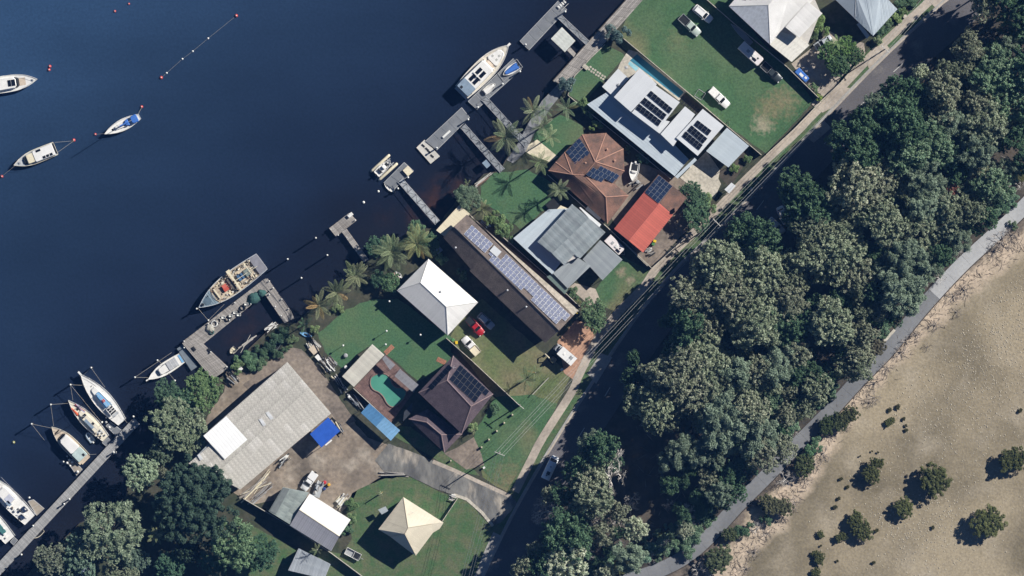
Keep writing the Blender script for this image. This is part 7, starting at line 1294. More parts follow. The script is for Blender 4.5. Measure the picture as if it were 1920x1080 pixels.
def car(r, L, W, pm, kind='suv', H=1.65, tray=None):
    h = W / 2; sec = []
    zt = {'suv': 1.0, 'sedan': .9, 'ute': 1.02}[kind]
    for t, wf, z in ((-.5, .74, .72), (-.485, .86, zt - .06), (-.44, .95, zt), (-.2, 1, zt + .03), (.1, 1, zt + .02), (.25, .99, zt - .02), (.42, .93, zt - .12), (.475, .84, zt - .22), (.5, .68, zt - .36)):
        w = h * wf; sec.append([(t * L, -w * .92, .28), (t * L, -w, .5), (t * L, -w, z - .12), (t * L, -w * .86, z), (t * L, w * .86, z), (t * L, w, z - .12), (t * L, w, .5), (t * L, w * .92, .28)])
    m = MB(); m.ring(sec); m.build('body', pm, r, True, local=True)
    x0, x1 = {'suv': (-.43, .2), 'sedan': (-.36, .18), 'ute': (-.1, .22)}[kind]; x0 *= L; x1 *= L
    ra = {'suv': .22, 'sedan': .5, 'ute': .15}[kind]; g = MB(); b0 = [(x0, -h * .86), (x1, -h * .86), (x1, h * .86), (x0, h * .86)]; t0 = [(x0 + ra, -h * .68), (x1 - .75, -h * .68), (x1 - .75, h * .68), (x0 + ra, h * .68)]
    g.ring([[(*p, zt) for p in b0], [(*p, H - .05) for p in t0]]); g.build('windows', GLASS, r, local=True)
    rf = MB(); rf.ring([[(x0 + ra - .06, -h * .72, H - .07), (x1 - .66, -h * .72, H - .07), (x1 - .66, h * .72, H - .07), (x0 + ra - .06, h * .72, H - .07)], [(x0 + ra, -h * .66, H), (x1 - .78, -h * .66, H), (x1 - .78, h * .66, H), (x0 + ra, h * .66, H)]]); rf.build('roof', pm, r, local=True)
    for s_ in (-1, 1):
        for xa, xb in ((x0, x0 + ra), (x1, x1 - .75), ((x0 + x1) / 2, (x0 + x1) / 2 - .05)): q = MB(); q.tube([(xa, s_ * h * .85, zt), (xb, s_ * h * .69, H - .04)], .045, 5); q.build('pillar', pm, r, local=True)
        bit(r, 'mirror', x1 - .45, x1 - .28, s_ * (h + .09) - .09, s_ * (h + .09) + .09, zt, zt + .16, pm); bit(r, 'headlight', L * .445, L * .487, s_ * h * .66 - .17, s_ * h * .66 + .17, zt - .34, zt - .17, LAMP_H); bit(r, 'tail_light', -L * .497, -L * .47, s_ * h * .72 - .1, s_ * h * .72 + .1, .72, zt - .08, LAMP_T)
    if kind == 'ute':
        tm = tray or pm; bit(r, 'tray_floor', -L * .49, -L * .11, -h * .8, h * .8, zt + .02, zt + .05, DARK if tm is not CREAMP else CREAMP)
        for s_ in (-1, 1): bit(r, 'tray_side', -L * .5, -L * .11, s_ * h * .93 - .04, s_ * h * .93 + .04, zt - .2, zt + .22, tm)
        bit(r, 'tailgate', -L * .505, -L * .49, -h * .93, h * .93, zt - .2, zt + .2, tm); bit(r, 'headboard', -L * .12, -L * .11, -h * .9, h * .9, zt, H - .1, tm)
    if kind == 'suv':
        for s_ in (-1, 1): rod(r, 'roof_rail', [(x0 + .4, s_ * h * .62, H + .04), (x1 - .95, s_ * h * .62, H + .04)], .03, ALU)
    wheels(r, (-L * .31, L * .31), h)
PW = paint('white', (.74, .74, .73)); PS = paint('silver', (.42, .45, .49)); PR = paint('red', (.36, .015, .02)); PG = paint('pale_green', (.40, .47, .42)); PD = paint('dark_grey', (.035, .045, .05))
r, L = veh_at('parked_suv', 'white SUV in the shade at the top of the big lawn', 'C', (942, 46), (1058, 142), 'car'); car(r, L, 1.95, PW, 'suv')
r, L = veh_at('parked_ute', 'pale green utility with dark tray on the big lawn', 'C', (850, 112), (976, 232), 'ute'); car(r, L, 2.0, PG, 'ute', 1.75, GREYP)
r, L = veh_at('parked_ute', 'white utility with covered tray in the middle of the big lawn', 'C', (1052, 602), (1172, 718), 'ute'); car(r, L, 1.95, PW, 'ute', 1.7); bit(r, 'tray_cover', -L * .49, -L * .13, -.86, .86, 1.2, 1.5, WHITE)
r, L = veh_at('parked_ute', 'dark grey utility in the shade behind the caravan', 'D', (395, 432), (518, 545), 'ute'); car(r, L, 1.95, PD, 'ute', 1.75, GREYP)
r, L = veh_at('parked_car', 'silver car parked beside the tropical trees at top', 'D', (862, 255), (748, 322), 'car'); car(r, L, 1.85, PS, 'sedan', 1.45); bit(r, 'dark_bonnet', L * .22, L * .42, -.6, .6, .86, .9, DARK)
r, L = veh_at('parked_ute', 'red utility with black tray beside the silver hatchback', 'H', (635, 852), (738, 962), 'ute'); car(r, L, 1.95, PR, 'ute', 1.75, DARK)
r, L = veh_at('parked_hatchback', 'silver hatchback beside the red utility', 'H', (712, 826), (808, 916), 'car'); car(r, L, 1.85, PS, 'suv', 1.55)
r, L = veh_at('parked_ute', 'white utility with cream tray below the white hip roof', 'L', (1140, 228), (1040, 118), 'ute'); car(r, L, 2.0, PW, 'ute', 1.75, CREAMP)
r, L = veh_at('parked_ute', 'white utility with canopy in the dirt yard', 'M', (688, 384), (605, 498), 'ute'); car(r, L, 1.95, PW, 'ute', 1.75); bit(r, 'canopy', -L * .49, -L * .12, -.9, .9, 1.2, 1.75, PW); bit(r, 'spare_wheel', -L * .56, -L * .5, -.3, .3, .8, 1.3, RUBBER)
r, L = veh_at('parked_suv', 'white car in the tree shade by the road, lower of two', 'X', (458, 635), (515, 690), 'car'); car(r, L + 2.0, 1.9, PW, 'suv')
r, L = veh_at('parked_suv', 'white car half under a roadside tree, upper of two', 'X', (522, 562), (545, 615), 'car'); car(r, L + 2.4, 1.9, PW, 'sedan', 1.45)
r, L = veh_at('parked_car', 'bluish white car under trees at the bottom left edge', 'J', (615, 1105), (552, 1030), 'car'); car(r, L, 1.9, paint('ice_blue', (.55, .62, .70)), 'suv')
# van on the road
def box_van(r, L, W, H, pm, cabf=.24, hood=True):
    h = W / 2; m = MB(); sec = []
    for t, wf, z in ((-.5, .93, H - .1), (-.48, .98, H), (.2, 1, H), (.26, .98, H - .06), (.38, .96, 1.3), (.47, .86, 1.05), (.5, .7, .85)): w = h * wf; sec.append([(t * L, -w, .35), (t * L, -w, z - .25), (t * L, -w * .84, z), (t * L, w * .84, z), (t * L, w, z - .25), (t * L, w, .35)])
    m.ring(sec); m.build('body', pm, r, True, local=True); g = MB(); q = [(.265, H - .1), (.375, 1.36)]; g.poly([(q[1][0] * L + .03, -h * .78, q[1][1] + .03), (q[1][0] * L + .03, h * .78, q[1][1] + .03), (q[0][0] * L + .03, h * .74, q[0][1] + .03), (q[0][0] * L + .03, -h * .74, q[0][1] + .03)]); g.build('windscreen', GLASS, r, local=True)
    for s_ in (-1, 1): bit(r, 'side_window', L * .16, L * .3, s_ * h * 1.0 - .012, s_ * h * 1.0 + .012, 1.3, H - .35, GLASS); bit(r, 'mirror', L * .3, L * .34, s_ * (h + .14) - .1, s_ * (h + .14) + .1, 1.2, 1.5, DARK); bit(r, 'headlight', L * .46, L * .49, s_ * h * .68 - .15, s_ * h * .68 + .15, .75, .95, LAMP_H); bit(r, 'tail_light', -L * .505, -L * .49, s_ * h * .85 - .08, s_ * h * .85 + .08, .9, 1.4, LAMP_T)
    wheels(r, (-L * .3, L * .3), h)
r, L = veh_at('delivery_van', 'pale blue-white van parked on the shaded road', 'N', (1087, 425), (1158, 272), 'van'); box_van(r, L, 2.15, 2.4, paint('van', (.78, .82, .86))); bit(r, 'roof_hatch', -L * .3, -L * .16, -.5, .3, 2.4, 2.46, DARK); bit(r, 'roof_vent', -L * .36, -L * .31, -.15, .25, 2.4, 2.5, DARK); bit(r, 'roof_light', L * .02, L * .07, -.2, .2, 2.4, 2.44, GREYP)
r, L = veh_at('motorhome', 'white motorhome on the brick driveway of the long house', 'O', (850, 572), (722, 462), 'motorhome'); h = 1.15
m = MB(); m.abox(-L * .5, L * .24, -h, h, .5, 2.9); m.build('living_box', PW, r, local=True); cab(r, 'cab', L * .22, L * .5, 2.0, 1.7, .4, 1.7, PS, 0, .4, .84, .12); cab(r, 'windscreen', L * .3, L * .43, 1.7, 1.5, 1.3, 1.75, GLASS, 0, .8); bit(r, 'roof_hatch', -L * .36, -L * .22, -.7, 0, 2.9, 2.97, GREYP); bit(r, 'air_vent', -L * .02, L * .05, -.2, .25, 2.9, 3.0, WHITE); wheels(r, (-L * .3, L * .34), h, .36)
def caravan(lb, o, a, b, W, rot_hatch=True):
    r, L = veh_at('caravan', lb, o, a, b, 'caravan', 'caravans'); h = W / 2; m = MB(); m.ring([[(x * L, y * h, .45), ] for x, y in ()] or [[(-L * .5, -h, .45), (L * .46, -h, .45), (L * .5, -h * .8, .45), (L * .5, h * .8, .45), (L * .46, h, .45), (-L * .5, h, .45)], [(-L * .5, -h, 2.45), (L * .45, -h, 2.45), (L * .49, -h * .8, 2.3), (L * .49, h * .8, 2.3), (L * .45, h, 2.45), (-L * .5, h, 2.45)], [(-L * .48, -h * .94, 2.6), (L * .4, -h * .94, 2.6), (L * .43, -h * .76, 2.58), (L * .43, h * .76, 2.58), (L * .4, h * .94, 2.6), (-L * .48, h * .94, 2.6)]]); m.build('body', paint('caravan', (.72, .67, .66)), r, local=True)
    m = MB(); m.tube([(L * .48, -.7, .5), (L * .68, 0, .5), (L * .48, .7, .5)], .06, 5); m.build('drawbar', STEEL, r, local=True); bit(r, 'roof_hatch', -L * .2, -L * .08, -.35, .35, 2.6, 2.7, GREYP); bit(r, 'air_conditioner', L * .05, L * .17, -.3, .4, 2.6, 2.8, CAPW); bit(r, 'solar_panel', L * .0 + .9, L * .0 + 2.0, -.85, -.2, 2.6, 2.64, CELL_K); bit(r, 'roof_vent', L * .28, L * .34, .1, .45, 2.6, 2.68, DARK); wheels(r, (-L * .08, L * .06), h * .98, .3); return r, L
caravan('white caravan with roof hatches on the big lawn', 'D', (248, 303), (382, 425), 2.3); caravan('white caravan squeezed between grey and red roofs', 'Q', (498, 165), (598, 262), 2.2)
r, L = veh_at('upturned_boat', 'long grey aluminium hull in the shade of the white house', 'D', (322, 295), (182, 160), 'boat', None); hull(r, L, 1.2, .5, 2.0, .8, STEEL, GREYP, sole=.1)
r, L = veh_at('covered_trailer', 'trailer under a bright blue and white cover by driveway', 'D', (625, 470), (700, 545), 'trailer', 'trailers'); cab(r, 'cover', -L * .5, L * .5, 1.6, 1.5, .5, 1.2, CANB, .1, .3, .8, .1); bit(r, 'white_fold', -L * .2, L * .1, -.4, .2, 1.2, 1.26, CAPW); bit(r, 'white_fold', L * .2, L * .36, -.1, .4, 1.15, 1.22, CAPW); wheels(r, (0,), .85, .28)
r, L = veh_at('box_trailer', 'open white box trailer on the grass beside the gabled shed', 'M', (895, 908), (1000, 962), 'trailer', 'trailers'); bit(r, 'floor', -L * .5, L * .4, -.8, .8, .5, .56, GREYP)
for s_ in (-1, 1): bit(r, 'side', -L * .5, L * .4, s_ * .82 - .04, s_ * .82 + .04, .5, .95, WHITE)
for x in (-.5, .0, .4): bit(r, 'end_board', L * x - .03, L * x + .03, -.8, .8, .5, .95, WHITE)
bit(r, 'load', L * .05, L * .32, -.55, .55, .56, .8, DARK); rod(r, 'drawbar', [(L * .4, 0, .5), (L * .62, 0, .5)], .05, STEEL); wheels(r, (0,), .98, .3)
r, L = veh_at('flatbed_trailer', 'cluttered flatbed trailer beside the white yard utility', 'M', (690, 545), (725, 445), 'trailer', 'trailers'); bit(r, 'bed', -L * .5, L * .5, -.95, .95, .6, .7, GREYP)
for k in range(16): rd = random.Random(k + 9); x, y = rd.uniform(-.45, .4) * L, rd.uniform(-.8, .6); bit(r, 'load_item', x, x + rd.uniform(.2, .9), y, y + rd.uniform(.15, .6), .7, .9 + rd.random() * .5, rd.choice([STEEL, DARK, TIMBER, CAPW, DECKG]))
wheels(r, (-.2,), 1.05, .32)
r, L = veh_at('small_excavator', 'small dark excavator in the shade left of the motorhome', 'O', (745, 590), (665, 515), 'excavator', None)
for s_ in (-1, 1): m = MB(); m.ring([[(x, s_ * .75 + w, z) for x, z in ((-.8, .05), (.8, .05), (1.0, .3), (.8, .5), (-.8, .5), (-1.0, .3))] for w in (-.18, .18)]); m.build('track', RUBBER, r, local=True)
cab(r, 'body', -.9, .4, 1.4, 1.4, .5, 1.3, paint('digger', (.25, .22, .12)), .1, .1, .9); cab(r, 'cab', -.3, .5, .8, .8, 1.3, 2.2, GLASS, .05, .2, .9); rod(r, 'boom', [(.4, .3, 1.0), (1.2, .3, 2.0), (2.1, .3, 1.4)], .14, CREAMP); rod(r, 'bucket_arm', [(2.1, .3, 1.4), (1.9, .3, .4)], .1, CREAMP); bit(r, 'bucket', 1.6, 2.1, .0, .6, .1, .5, DARK)

# ------------------------------------------------------------------ fences, poles, bins and small things
def fence(lb, o, pts, h=1.6, m_=None, step=2.4, cap=True, g='garden fences'):
    q = [P(x, y) for x, y in zz(o, *pts)]; root = empty('fence', q[0], lb, 'fence', g); m_ = m_ or mat('fence_panel', (.28, .27, .25), .8, rand=.12)
    for a, b in zip(q[:-1], q[1:]):
        n = max(1, round((b - a).length / step)); d = (b - a).normalized(); s_ = Vector((-d.y, d.x, 0))
        for i in range(n):
            c0, c1 = a.lerp(b, i / n) + d * .06, a.lerp(b, (i + 1) / n) - d * .06; c = (c0 + c1) / 2; m = MB(); m.box(c + Vector((0, 0, h / 2)), (c1 - c0) / 2, s_ * .03, (0, 0, h / 2)); m.build('panel', m_, root)
            m = MB(); m.box(a.lerp(b, i / n) + Vector((0, 0, h / 2 + .03)), d * .05, s_ * .05, (0, 0, h / 2 + .03)); m.build('post', PALECON if cap else m_, root)
        if cap: m = MB(); m.box((a + b) / 2 + Vector((0, 0, h + .03)), (b - a) / 2, s_ * .07, (0, 0, .025)); m.build('capping', PALECON, root)
LIGHTF = mat('pale_fence', (.48, .46, .42), .8, rand=.1)
fence('pale fence between the big lawn and the lap pool', 'C', ((465, 262), (880, 610), (1160, 850), (1395, 1048)), 1.5, LIGHTF); fence('low fence between the big lawn and the footpath', 'X', ((420, 180), (610, 5), (760, -150)), 1.2, LIGHTF); fence('fence between the caravan lawn and the white-roofed house', 'D', ((-130, -130), (200, 160), (560, 455), (770, 660)), 1.8)
fence('fence between terracotta and corrugated houses', 'F', ((95, 460), (310, 650), (500, 815), (770, 1075)), 1.8); fence('fence along the flat-roofed house and terracotta garden', 'C', ((90, 645), (200, 735), (520, 990), (790, 1215)), 1.6); fence('white capped front fence of the red-roofed house', 'Q', ((800, 370), (1045, 150)), 1.5, LIGHTF); fence('fence between red-roofed house and street lawn', 'Q', ((605, 190), (800, 372)), 1.6)
fence('long fence between the purple-roofed house and the utility lawn', 'O', ((-10, 410), (160, 560), (490, 870)), 1.9); fence('fence between the long house and the corrugated house', 'H', ((870, 300), (1200, 590), (1400, 780)), 1.7); fence('fence along the shaded driveway and upper footpath', 'D', ((780, 690), (920, 560), (1080, 370)), 1.3); fence('low white fence beside the lower lawn and lane', 'N', ((380, 730), (500, 550)), 1.2, WHITE); fence('dark fence below the gabled shed', 'M', ((205, 555), (520, 740), (800, 925), (1020, 1090)), 1.8)
fence('low retaining edge of the riverside garden lawn', 'C', ((90, 640), (135, 510), (200, 450)), .5, LIGHTF, 2); fence('low retaining edge of the upper riverside lawn', 'C', ((215, 420), (340, 300)), .5, LIGHTF, 2); fence('fence between pool terrace and dirt lane', 'L', ((300, 460), (440, 590), (610, 750)), 1.7); fence('brush fence between the lawn and boat yard', 'L', ((0, 90), (90, 260)), 1.0, TIMBER_D, 2, False)
# power poles and wires
def power_pole(lb, o, x, y, ang, h=11.0, arms=1):
    px, py = zz(o, (x, y))[0]; p = P(px, py, Z0 + h); root = empty('power_pole', (p.x, p.y, Z0), lb, 'power pole', 'power poles'); m = MB(); m.tube([(0, 0, -.2), (0, 0, h)], [.17, .12], 8); m.build('pole', TIMBER, root, local=True); d = Vector((math.cos(ang), math.sin(ang), 0)); k = Vector((-d.y, d.x, 0))
    for a in range(arms):
        m = MB(); m.box((0, 0, h - .3 - a * 1.2), d * 1.25, k * .07, (0, 0, .07)); m.build('crossarm', mat('pale_timber', (.52, .50, .46), .8), root, local=True)
        for t in (-1.1, -.5, .5, 1.1): m = MB(); m.lathe([(.05, h - .23 - a * 1.2), (.08, h - .1 - a * 1.2), (.04, h - .02 - a * 1.2)], d * t, 6); m.build('insulator', CAPW, root, local=True)
    return Vector((p.x, p.y, Z0 + h - .05)), d
PA = power_pole('power pole on the lawn above the side lane', 'N', 780, 255, math.radians(-22)); PB_ = power_pole('power pole beside the footpath near the red-roofed house', 'Q', 1240, 62, math.radians(-45), 9.5, 2); PC_ = power_pole('power pole beside the footpath by the pale blue roof', 'R', 505, 330, math.radians(-42), 9.5, 2); PE = power_pole('power pole at the verge near the motorhome', 'O', 485, 865, math.radians(-40), 6.5)
WIRE = mat('wire', (.42, .42, .42), .6)
def wires(lb, a, b, n=4, sag=.8):
    (pa, da), (pb, db) = a, b; root = empty('power_lines', pa, lb, 'power line', 'overhead power lines')
    for t in (-1.1, -.5, .5, 1.1)[:n]:
        m = MB(); A_, B_ = pa + da * t, pb + db * t; m.tube([A_.lerp(B_, i / 10) - Vector((0, 0, sag * 4 * (i / 10) * (1 - i / 10))) for i in range(11)], .03, 3); m.build('wire', WIRE, root)
south = (P(*zz('N', (540, 1150))[0], Z0 + 10), Vector((.93, -.3, 0)).normalized()); wires('overhead wires from the lawn pole down to the bottom edge', PA, south); wires('overhead wires between the lawn pole and red house pole', PA, PB_); wires('overhead wires between the two footpath poles', PB_, PC_); north = (P(1790, -60, Z0 + 9.5), Vector((.7, -.7, 0))); wires('overhead wires from the upper pole to the top edge', PC_, north)
m = MB(); m.box(P(*zz('O', (625, 735))[0], Z0 + 1.0), (1.9, 2.0, 0), (.05, -.05, 0), (0, 0, .05)); tag(m.build('washing_line_beam', LIGHTF), 'pale beam standing in the lawn beside the thin palm', 'beam')
# bins
def bin_(lb, o, x, y, lid):
    p = P(*zz(o, (x, y))[0]); root = empty('wheelie_bin', p, lb, 'bin', 'wheelie bins', random.Random(x).uniform(0, 3)); m = MB(); m.ring([[(-.22, -.25, .05), (.22, -.25, .05), (.22, .25, .05), (-.22, .25, .05)], [(-.28, -.32, 1.0), (.28, -.32, 1.0), (.28, .32, 1.0), (-.28, .32, 1.0)]]); m.build('body', mat('bin_green', (.03, .06, .04), .6), root, local=True); m = MB(); m.ring([[(-.31, -.37, 1.0), (.31, -.37, 1.0), (.31, .35, 1.0), (-.31, .35, 1.0)], [(-.25, -.3, 1.1), (.25, -.3, 1.1), (.25, .3, 1.1), (-.25, .3, 1.1)]]); m.build('lid', lid, root, local=True)
    for s_ in (-1, 1): m = MB(); m.tube([(s_ * .18, .3, .1), (s_ * .26, .3, .1)], .1, 8); m.build('wheel', RUBBER, root, local=True)
YEL = mat('yellow_lid', (.72, .50, .02), .5); bin_('yellow-lidded bin beside the white utility', 'L', 993, 152, YEL); bin_('green bin next to the yellow-lidded one by white utility', 'L', 970, 135, mat('green_lid', (.08, .22, .08), .5)); bin_('yellow-lidded bin at the corner of the long house', 'O', 868, 237, YEL); bin_('yellow-lidded bin behind the red roof', 'F', 818, 908, YEL); bin_('green-lidded bin behind the red roof', 'F', 808, 928, mat('green_lid', (.08, .22, .08), .5)); bin_('dark bin beside the power pole by red house', 'Q', 935, 270, DARK)
# timber bollards, lawn lamps
for x, y, w in ((1370, 640, 'uppermost'), (1315, 695, 'second'), (1265, 750, 'third'), (1212, 808, 'fourth'), (1162, 860, 'fifth')):
    m = MB(); p = P(*zz('L', (x, y))[0], Z0 + 1); m.box((p.x, p.y, Z0 + .45), (.2, 0, 0), (0, .2, 0), (0, 0, .47)); m.ring([[(p.x - .2, p.y - .2, Z0 + .92), (p.x + .2, p.y - .2, Z0 + .92), (p.x + .2, p.y + .2, Z0 + .92), (p.x - .2, p.y + .2, Z0 + .92)], [(p.x - .1, p.y - .1, Z0 + 1.0), (p.x + .1, p.y - .1, Z0 + 1.0), (p.x + .1, p.y + .1, Z0 + 1.0), (p.x - .1, p.y + .1, Z0 + 1.0)]]); tag(m.build('bollard', mat('bollard_timber', (.50, .46, .34), .8)), f'{w} of the row of square timber bollards on the lawn', 'bollard', 'timber bollards on the lawn')
m = MB(); p = P(*zz('L', (955, 950))[0], Z0 + 1); m.box((p.x, p.y, Z0 + .45), (.16, 0, 0), (0, .16, 0), (0, 0, .47)); tag(m.build('bollard', mat('bollard_timber', (.5, .46, .34), .8)), 'lone timber bollard between garage roof and side lane', 'bollard', 'timber bollards on the lawn')
for o, x, y, lb in (('L', 228, 172, 'garden lamp post on the lawn left of the pergola roof'), ('L', 515, 165, 'garden lamp post beside the red brick strip'), ('L', 750, 100, 'garden lamp post in the shadow of the white hip roof'), ('H', 108, 738, 'garden lamp post in the shade by the round green tree'), ('G', 1385, 650, 'garden lamp post at the edge of the lawn shade'), ('J', 1170, 985, 'garden lamp post in the deep shade by the fig')):
    p = P(*zz(o, (x, y))[0], Z0 + 2.6); root = empty('lamp_post', (p.x, p.y, Z0), lb, 'lamp post', 'garden lamp posts'); m = MB(); m.tube([(0, 0, 0), (0, 0, 2.4)], .05, 6); m.build('post', DARK, root, local=True); m = MB(); m.lathe([(.1, 2.35), (.24, 2.5), (.24, 2.7), (.1, 2.85)], (0, 0, 0), 10); m.build('globe', CAPW, root, True, local=True)
m = MB(); p = P(*zz('L', (245, 240))[0]); m.lathe([(.5, 0), (.55, .4), (.42, .7), (.3, .75)], p, 12); tag(m.build('planter', GREYP, None, True), 'round grey planter on the lawn above the pergola roof', 'planter')
BRICK = mat('red_brick', (.40, .19, .12), .9, rand=.2, fine=3)
for lb, o, a, b, w, n in (('short red brick path beside the pergola roof', 'L', (512, 226), (568, 172), 3, 8), ('short red brick path at the purple-roofed house', 'L', (862, 262), (925, 292), 3, 8)):
    A_, B_ = [P(*q, L4) for q in zz(o, a, b)]; root = empty('brick_path', A_, lb, 'path', 'brick paths'); d = (B_ - A_).normalized(); s_ = Vector((-d.y, d.x, 0)); ln = (B_ - A_).length
    for i in range(int(ln / .32)):
        for j in range(-2, 3): m = MB(); m.box(A_ + d * (.16 + i * .32) + s_ * (j * .22), d * .15, s_ * .1, (0, 0, .03)); m.build('brick', BRICK, root)
root = empty('stepping_stones', P(*zz('C', (270, 490))[0]), 'double row of pale stepping stones across the riverside lawn', 'stepping stones')
for i in range(7):
    for j in range(2):
        p = P(*zz('C', (232 + i * 16 + j * 10, 468 + i * 11 - j * 16 + (i % 2) * 3))[0], L4); m = MB(); m.lathe([(.27, 0), (.27, .05), (.22, .06)], p, 10); m.build('stone', PALECON, root)
m = MB(); p = P(*zz('C', (208, 452))[0]); m.box(p + Vector((0, 0, .25)), (.55, -.45, 0), (.3, .36, 0), (0, 0, .25)); tag(m.build('garden_steps', PALECON), 'pale block steps at the seawall end of the stepping stones', 'steps')
m = MB(); p = P(*zz('C', (980, 640))[0]); s_ = Vector((.8, -.5, 0)); k_ = Vector((.5, .8, 0))
for a, b in ((-1, -1), (-1, 1), (1, -1), (1, 1)): m.tube([p + s_ * a + k_ * b, p + s_ * a + k_ * b + Vector((0, 0, 1.4))], .04, 4)
for z in (.1, 1.4): m.tube([p + s_ * a + k_ * b + Vector((0, 0, z)) for a, b in ((-1, -1), (1, -1), (1, 1), (-1, 1), (-1, -1))], .045, 4)
tag(m.build('metal_frame', ALU), 'square metal frame standing beside the fence by white utility', 'frame')
# yard clutter
def stack(lb, o, x, y, ang, n, ln, w, seed, mats, h=.5):
    p = P(*zz(o, (x, y))[0]); root = empty('timber_stack', p, lb, 'timber stack', 'yard timber stacks', ang); rd = random.Random(seed)
    for i in range(n):
        l_ = ln * rd.uniform(.5, 1); yy = rd.uniform(-w, w); zz_ = .1 + rd.random() * h; a = rd.gauss(0, .12); xx = rd.uniform(-.25, .25) * ln; d = Vector((math.cos(a), math.sin(a), 0)); k = Vector((-d.y, d.x, 0)); m = MB(); m.box((xx, yy, zz_), d * l_ / 2, k * rd.uniform(.05, .16), (0, 0, rd.uniform(.04, .1))); m.build('beam', rd.choice(mats), root, local=True)
MX = [TIMBER, TIMBER, TIMBER_D, STEEL, CAPW, CREAMP]
stack('jumbled timber pile at the top of the yard beside the lawn', 'L', 130, 300, math.radians(-50), 50, 3.2, 1.6, 1, MX + [TIMBER_D, DARK], 1.0); stack('long timber pile along the lane beside the pool pavilion', 'L', 200, 430, math.radians(-58), 30, 4.0, .7, 2, MX + [TIMBER_D, DARK], .8); stack('timber pile at the wharf end of the yard', 'L', 25, 170, math.radians(-52), 26, 2.4, 1.2, 3, MX + [DARK], .6); stack('dark stacked planks under the pavilion edge', 'L', 330, 550, math.radians(-45), 20, 5.0, 1.0, 4, [TIMBER_D, DARK, STEEL, DECKG], .8)
stack('long poles and planks beside the lower shed wall', 'M', 290, 470, math.radians(42), 14, 8.0, .5, 5, [CREAMP, TIMBER, LIGHTF], .6); stack('dark planks stacked below the pale poles', 'M', 320, 520, math.radians(42), 14, 6.5, .7, 6, [TIMBER_D, TIMBER, STEEL], .5); stack('scrap pile against the lower side of the big shed', 'M', 480, 300, math.radians(40), 22, 3.0, .9, 7, [TIMBER_D, DARK, STEEL, CAPW, BRASS], .9); stack('scrap pile beside the white shed and grass', 'M', 870, 570, math.radians(50), 22, 3.2, 1.1, 8, MX + [DARK], .9); stack('scrap pile at the corner of the blue tarpaulin', 'K', 1060, 570, math.radians(-50), 18, 3.5, .6, 9, [DARK, STEEL, CREAMP, TIMBER], .8); stack('winch machinery and timbers at the landward end of the wharf', 'G', 350, 960, math.radians(-50), 24, 3.2, 1.1, 10, [DARK, STEEL, TIMBER_D, BRASS, TIMBER], 1.1); stack('grey timbers on the bank behind the basin', 'G', 430, 740, math.radians(38), 6, 5.5, .3, 11, [TIMBER, LIGHTF], .3); stack('pale beam pile on the grass beside the lane', 'L', 580, 1040, math.radians(-8), 6, 6.0, .3, 12, [LIGHTF, TIMBER, DARK], .4); stack('stones and scrap behind the red roof', 'F', 790, 975, math.radians(30), 18, 1.6, 1.0, 13, [CAPW, DARK, GREYP, TIMBER], .6); stack('timber border of the river bank by the small lawn', 'E', 880, 430, math.radians(38), 10, 5.0, .5, 14, [TIMBER, LIGHTF, TERRA], .3); stack('rubble along the basin edge under bushes', 'G', 610, 620, math.radians(35), 16, 2.6, .6, 15, [TIMBER, CAPW, TIMBER_D], .4); stack('clutter beside the boat on its trailer', 'F', 690, 520, math.radians(40), 18, 2.4, 1.4, 16, MX + [DARK], .8); stack('planter boxes and clutter beside the long house verandah', 'E', 900, 720, math.radians(-45), 14, 2.2, .5, 17, [LIGHTF, CANL, TIMBER, GREYP], .6); stack('white posts beside the lower lawn fence', 'N', 465, 548, math.radians(-15), 8, 1.6, .7, 18, [WHITE, GREYP, LIGHTF], .5)
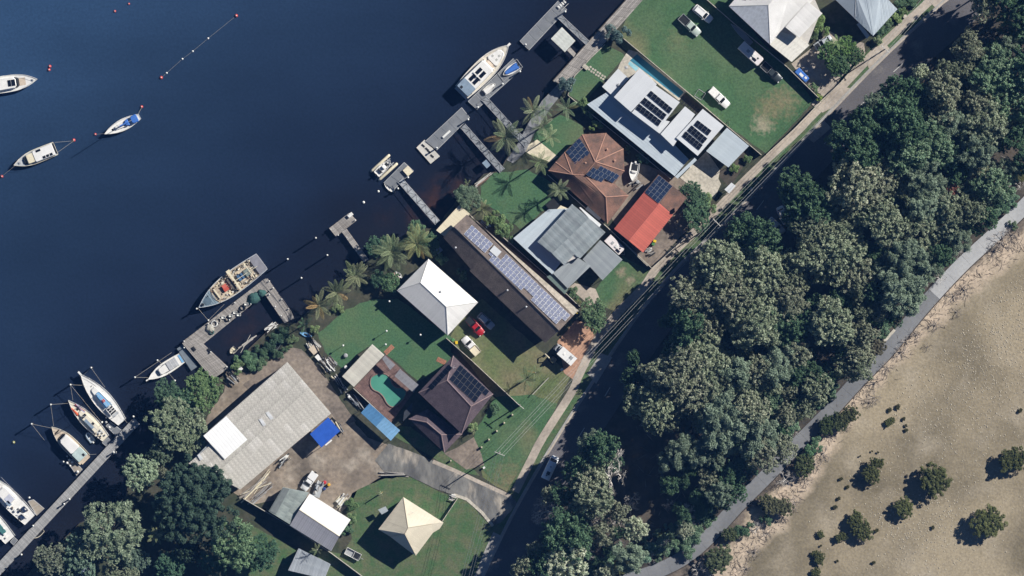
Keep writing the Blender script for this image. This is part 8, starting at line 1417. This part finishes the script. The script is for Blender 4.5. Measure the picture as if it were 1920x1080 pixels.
for lb, o, x, y, m_, r_ in (('red drum beside the flatbed trailer', 'M', 752, 447, mat('drum_red', (.5, .03, .04), .5), .42), ('yellow drum beside the red drum', 'M', 780, 464, mat('drum_yellow', (.65, .36, .03), .5), .38), ('blue drum beside the flatbed trailer', 'M', 750, 490, mat('drum_blue', (.03, .06, .22), .5), .38), ('white tank in the timber pile beside the lawn', 'L', 128, 275, CAPW, .45), ('white drum at the pavilion corner', 'L', 246, 318, CAPW, .4), ('white drum beside the lane end of the long pile', 'L', 268, 518, CAPW, .3), ('round white tub beside the terracotta house end', 'F', 470, 745, CAPW, .42), ('white water tank beside boat trailer yard', 'F', 703, 508, GREYP, .45)):
    m = MB(); m.lathe([(r_ * .95, 0), (r_, .1), (r_, .8), (r_ * .92, .9), (r_ * .6, .92)], P(*zz(o, (x, y))[0]), 12); tag(m.build('drum', m_, None, True), lb, 'drum', 'drums and tanks')
for lb, o, x, y, a, b, m_ in (('white crate on the lane edge near the lawn corner', 'L', 62, 255, .7, .45, WHITE), ('pale pallet bin at the wharf end of the yard', 'L', 32, 200, .9, .8, DECKT), ('white box on the basin bank', 'G', 397, 905, .45, .5, CAPW), ('blue-grey water box at the river bank by gangway', 'E', 908, 315, .8, .6, CANG), ('dark trampoline-like frame box by the corrugated house', 'E', 1360, 600, 1.4, 1.2, DARK), ('white locker in the shade by the white hip roof', 'H', 442, 393, .6, .7, CANG), ('white utility box on the verge near motorhome', 'O', 768, 622, .25, .3, CAPW), ('white letterbox beside the driveway and power pole', 'N', 675, 348, .18, .22, CAPW), ('white service box at the grass verge', 'X', 318, 415, .35, .25, PALECON), ('white mailbox pillar by the upper footpath', 'D', 1352, 108, .4, .4, PALECON), ('grey machine beside the white shed and scrap', 'M', 858, 580, .75, .6, CAPW)):
    p = P(*zz(o, (x, y))[0]); m = MB(); d = Vector((.66, -.75, 0)); k = Vector((.75, .66, 0)); m.box(p + Vector((0, 0, .35)), d * a, k * b, (0, 0, .35)); m.box(p + Vector((0, 0, .74)), d * (a + .05), k * (b + .05), (0, 0, .04)); tag(m.build('crate', m_), lb, 'crate', 'crates and boxes')

# ------------------------------------------------------------------ the air between the aircraft and the ground
m = MB(); m.abox(-960, 960, -960, 960, -4.2, HC + 12); hz = m.build('haze', bpy.data.materials.new('air')); hz['kind'] = 'stuff'; hz['label'] = 'thin blue air over the whole place'
am = hz.data.materials[0]; am.use_nodes = True; an = am.node_tree.nodes; an.clear(); ov = an.new('ShaderNodeOutputMaterial'); vol = an.new('ShaderNodeVolumePrincipled')
vol.inputs['Color'].default_value = (.13, .38, 1.0, 1); vol.inputs['Density'].default_value = 3.0e-5; vol.inputs['Anisotropy'].default_value = 0.0
am.node_tree.links.new(vol.outputs[0], ov.inputs['Volume'])
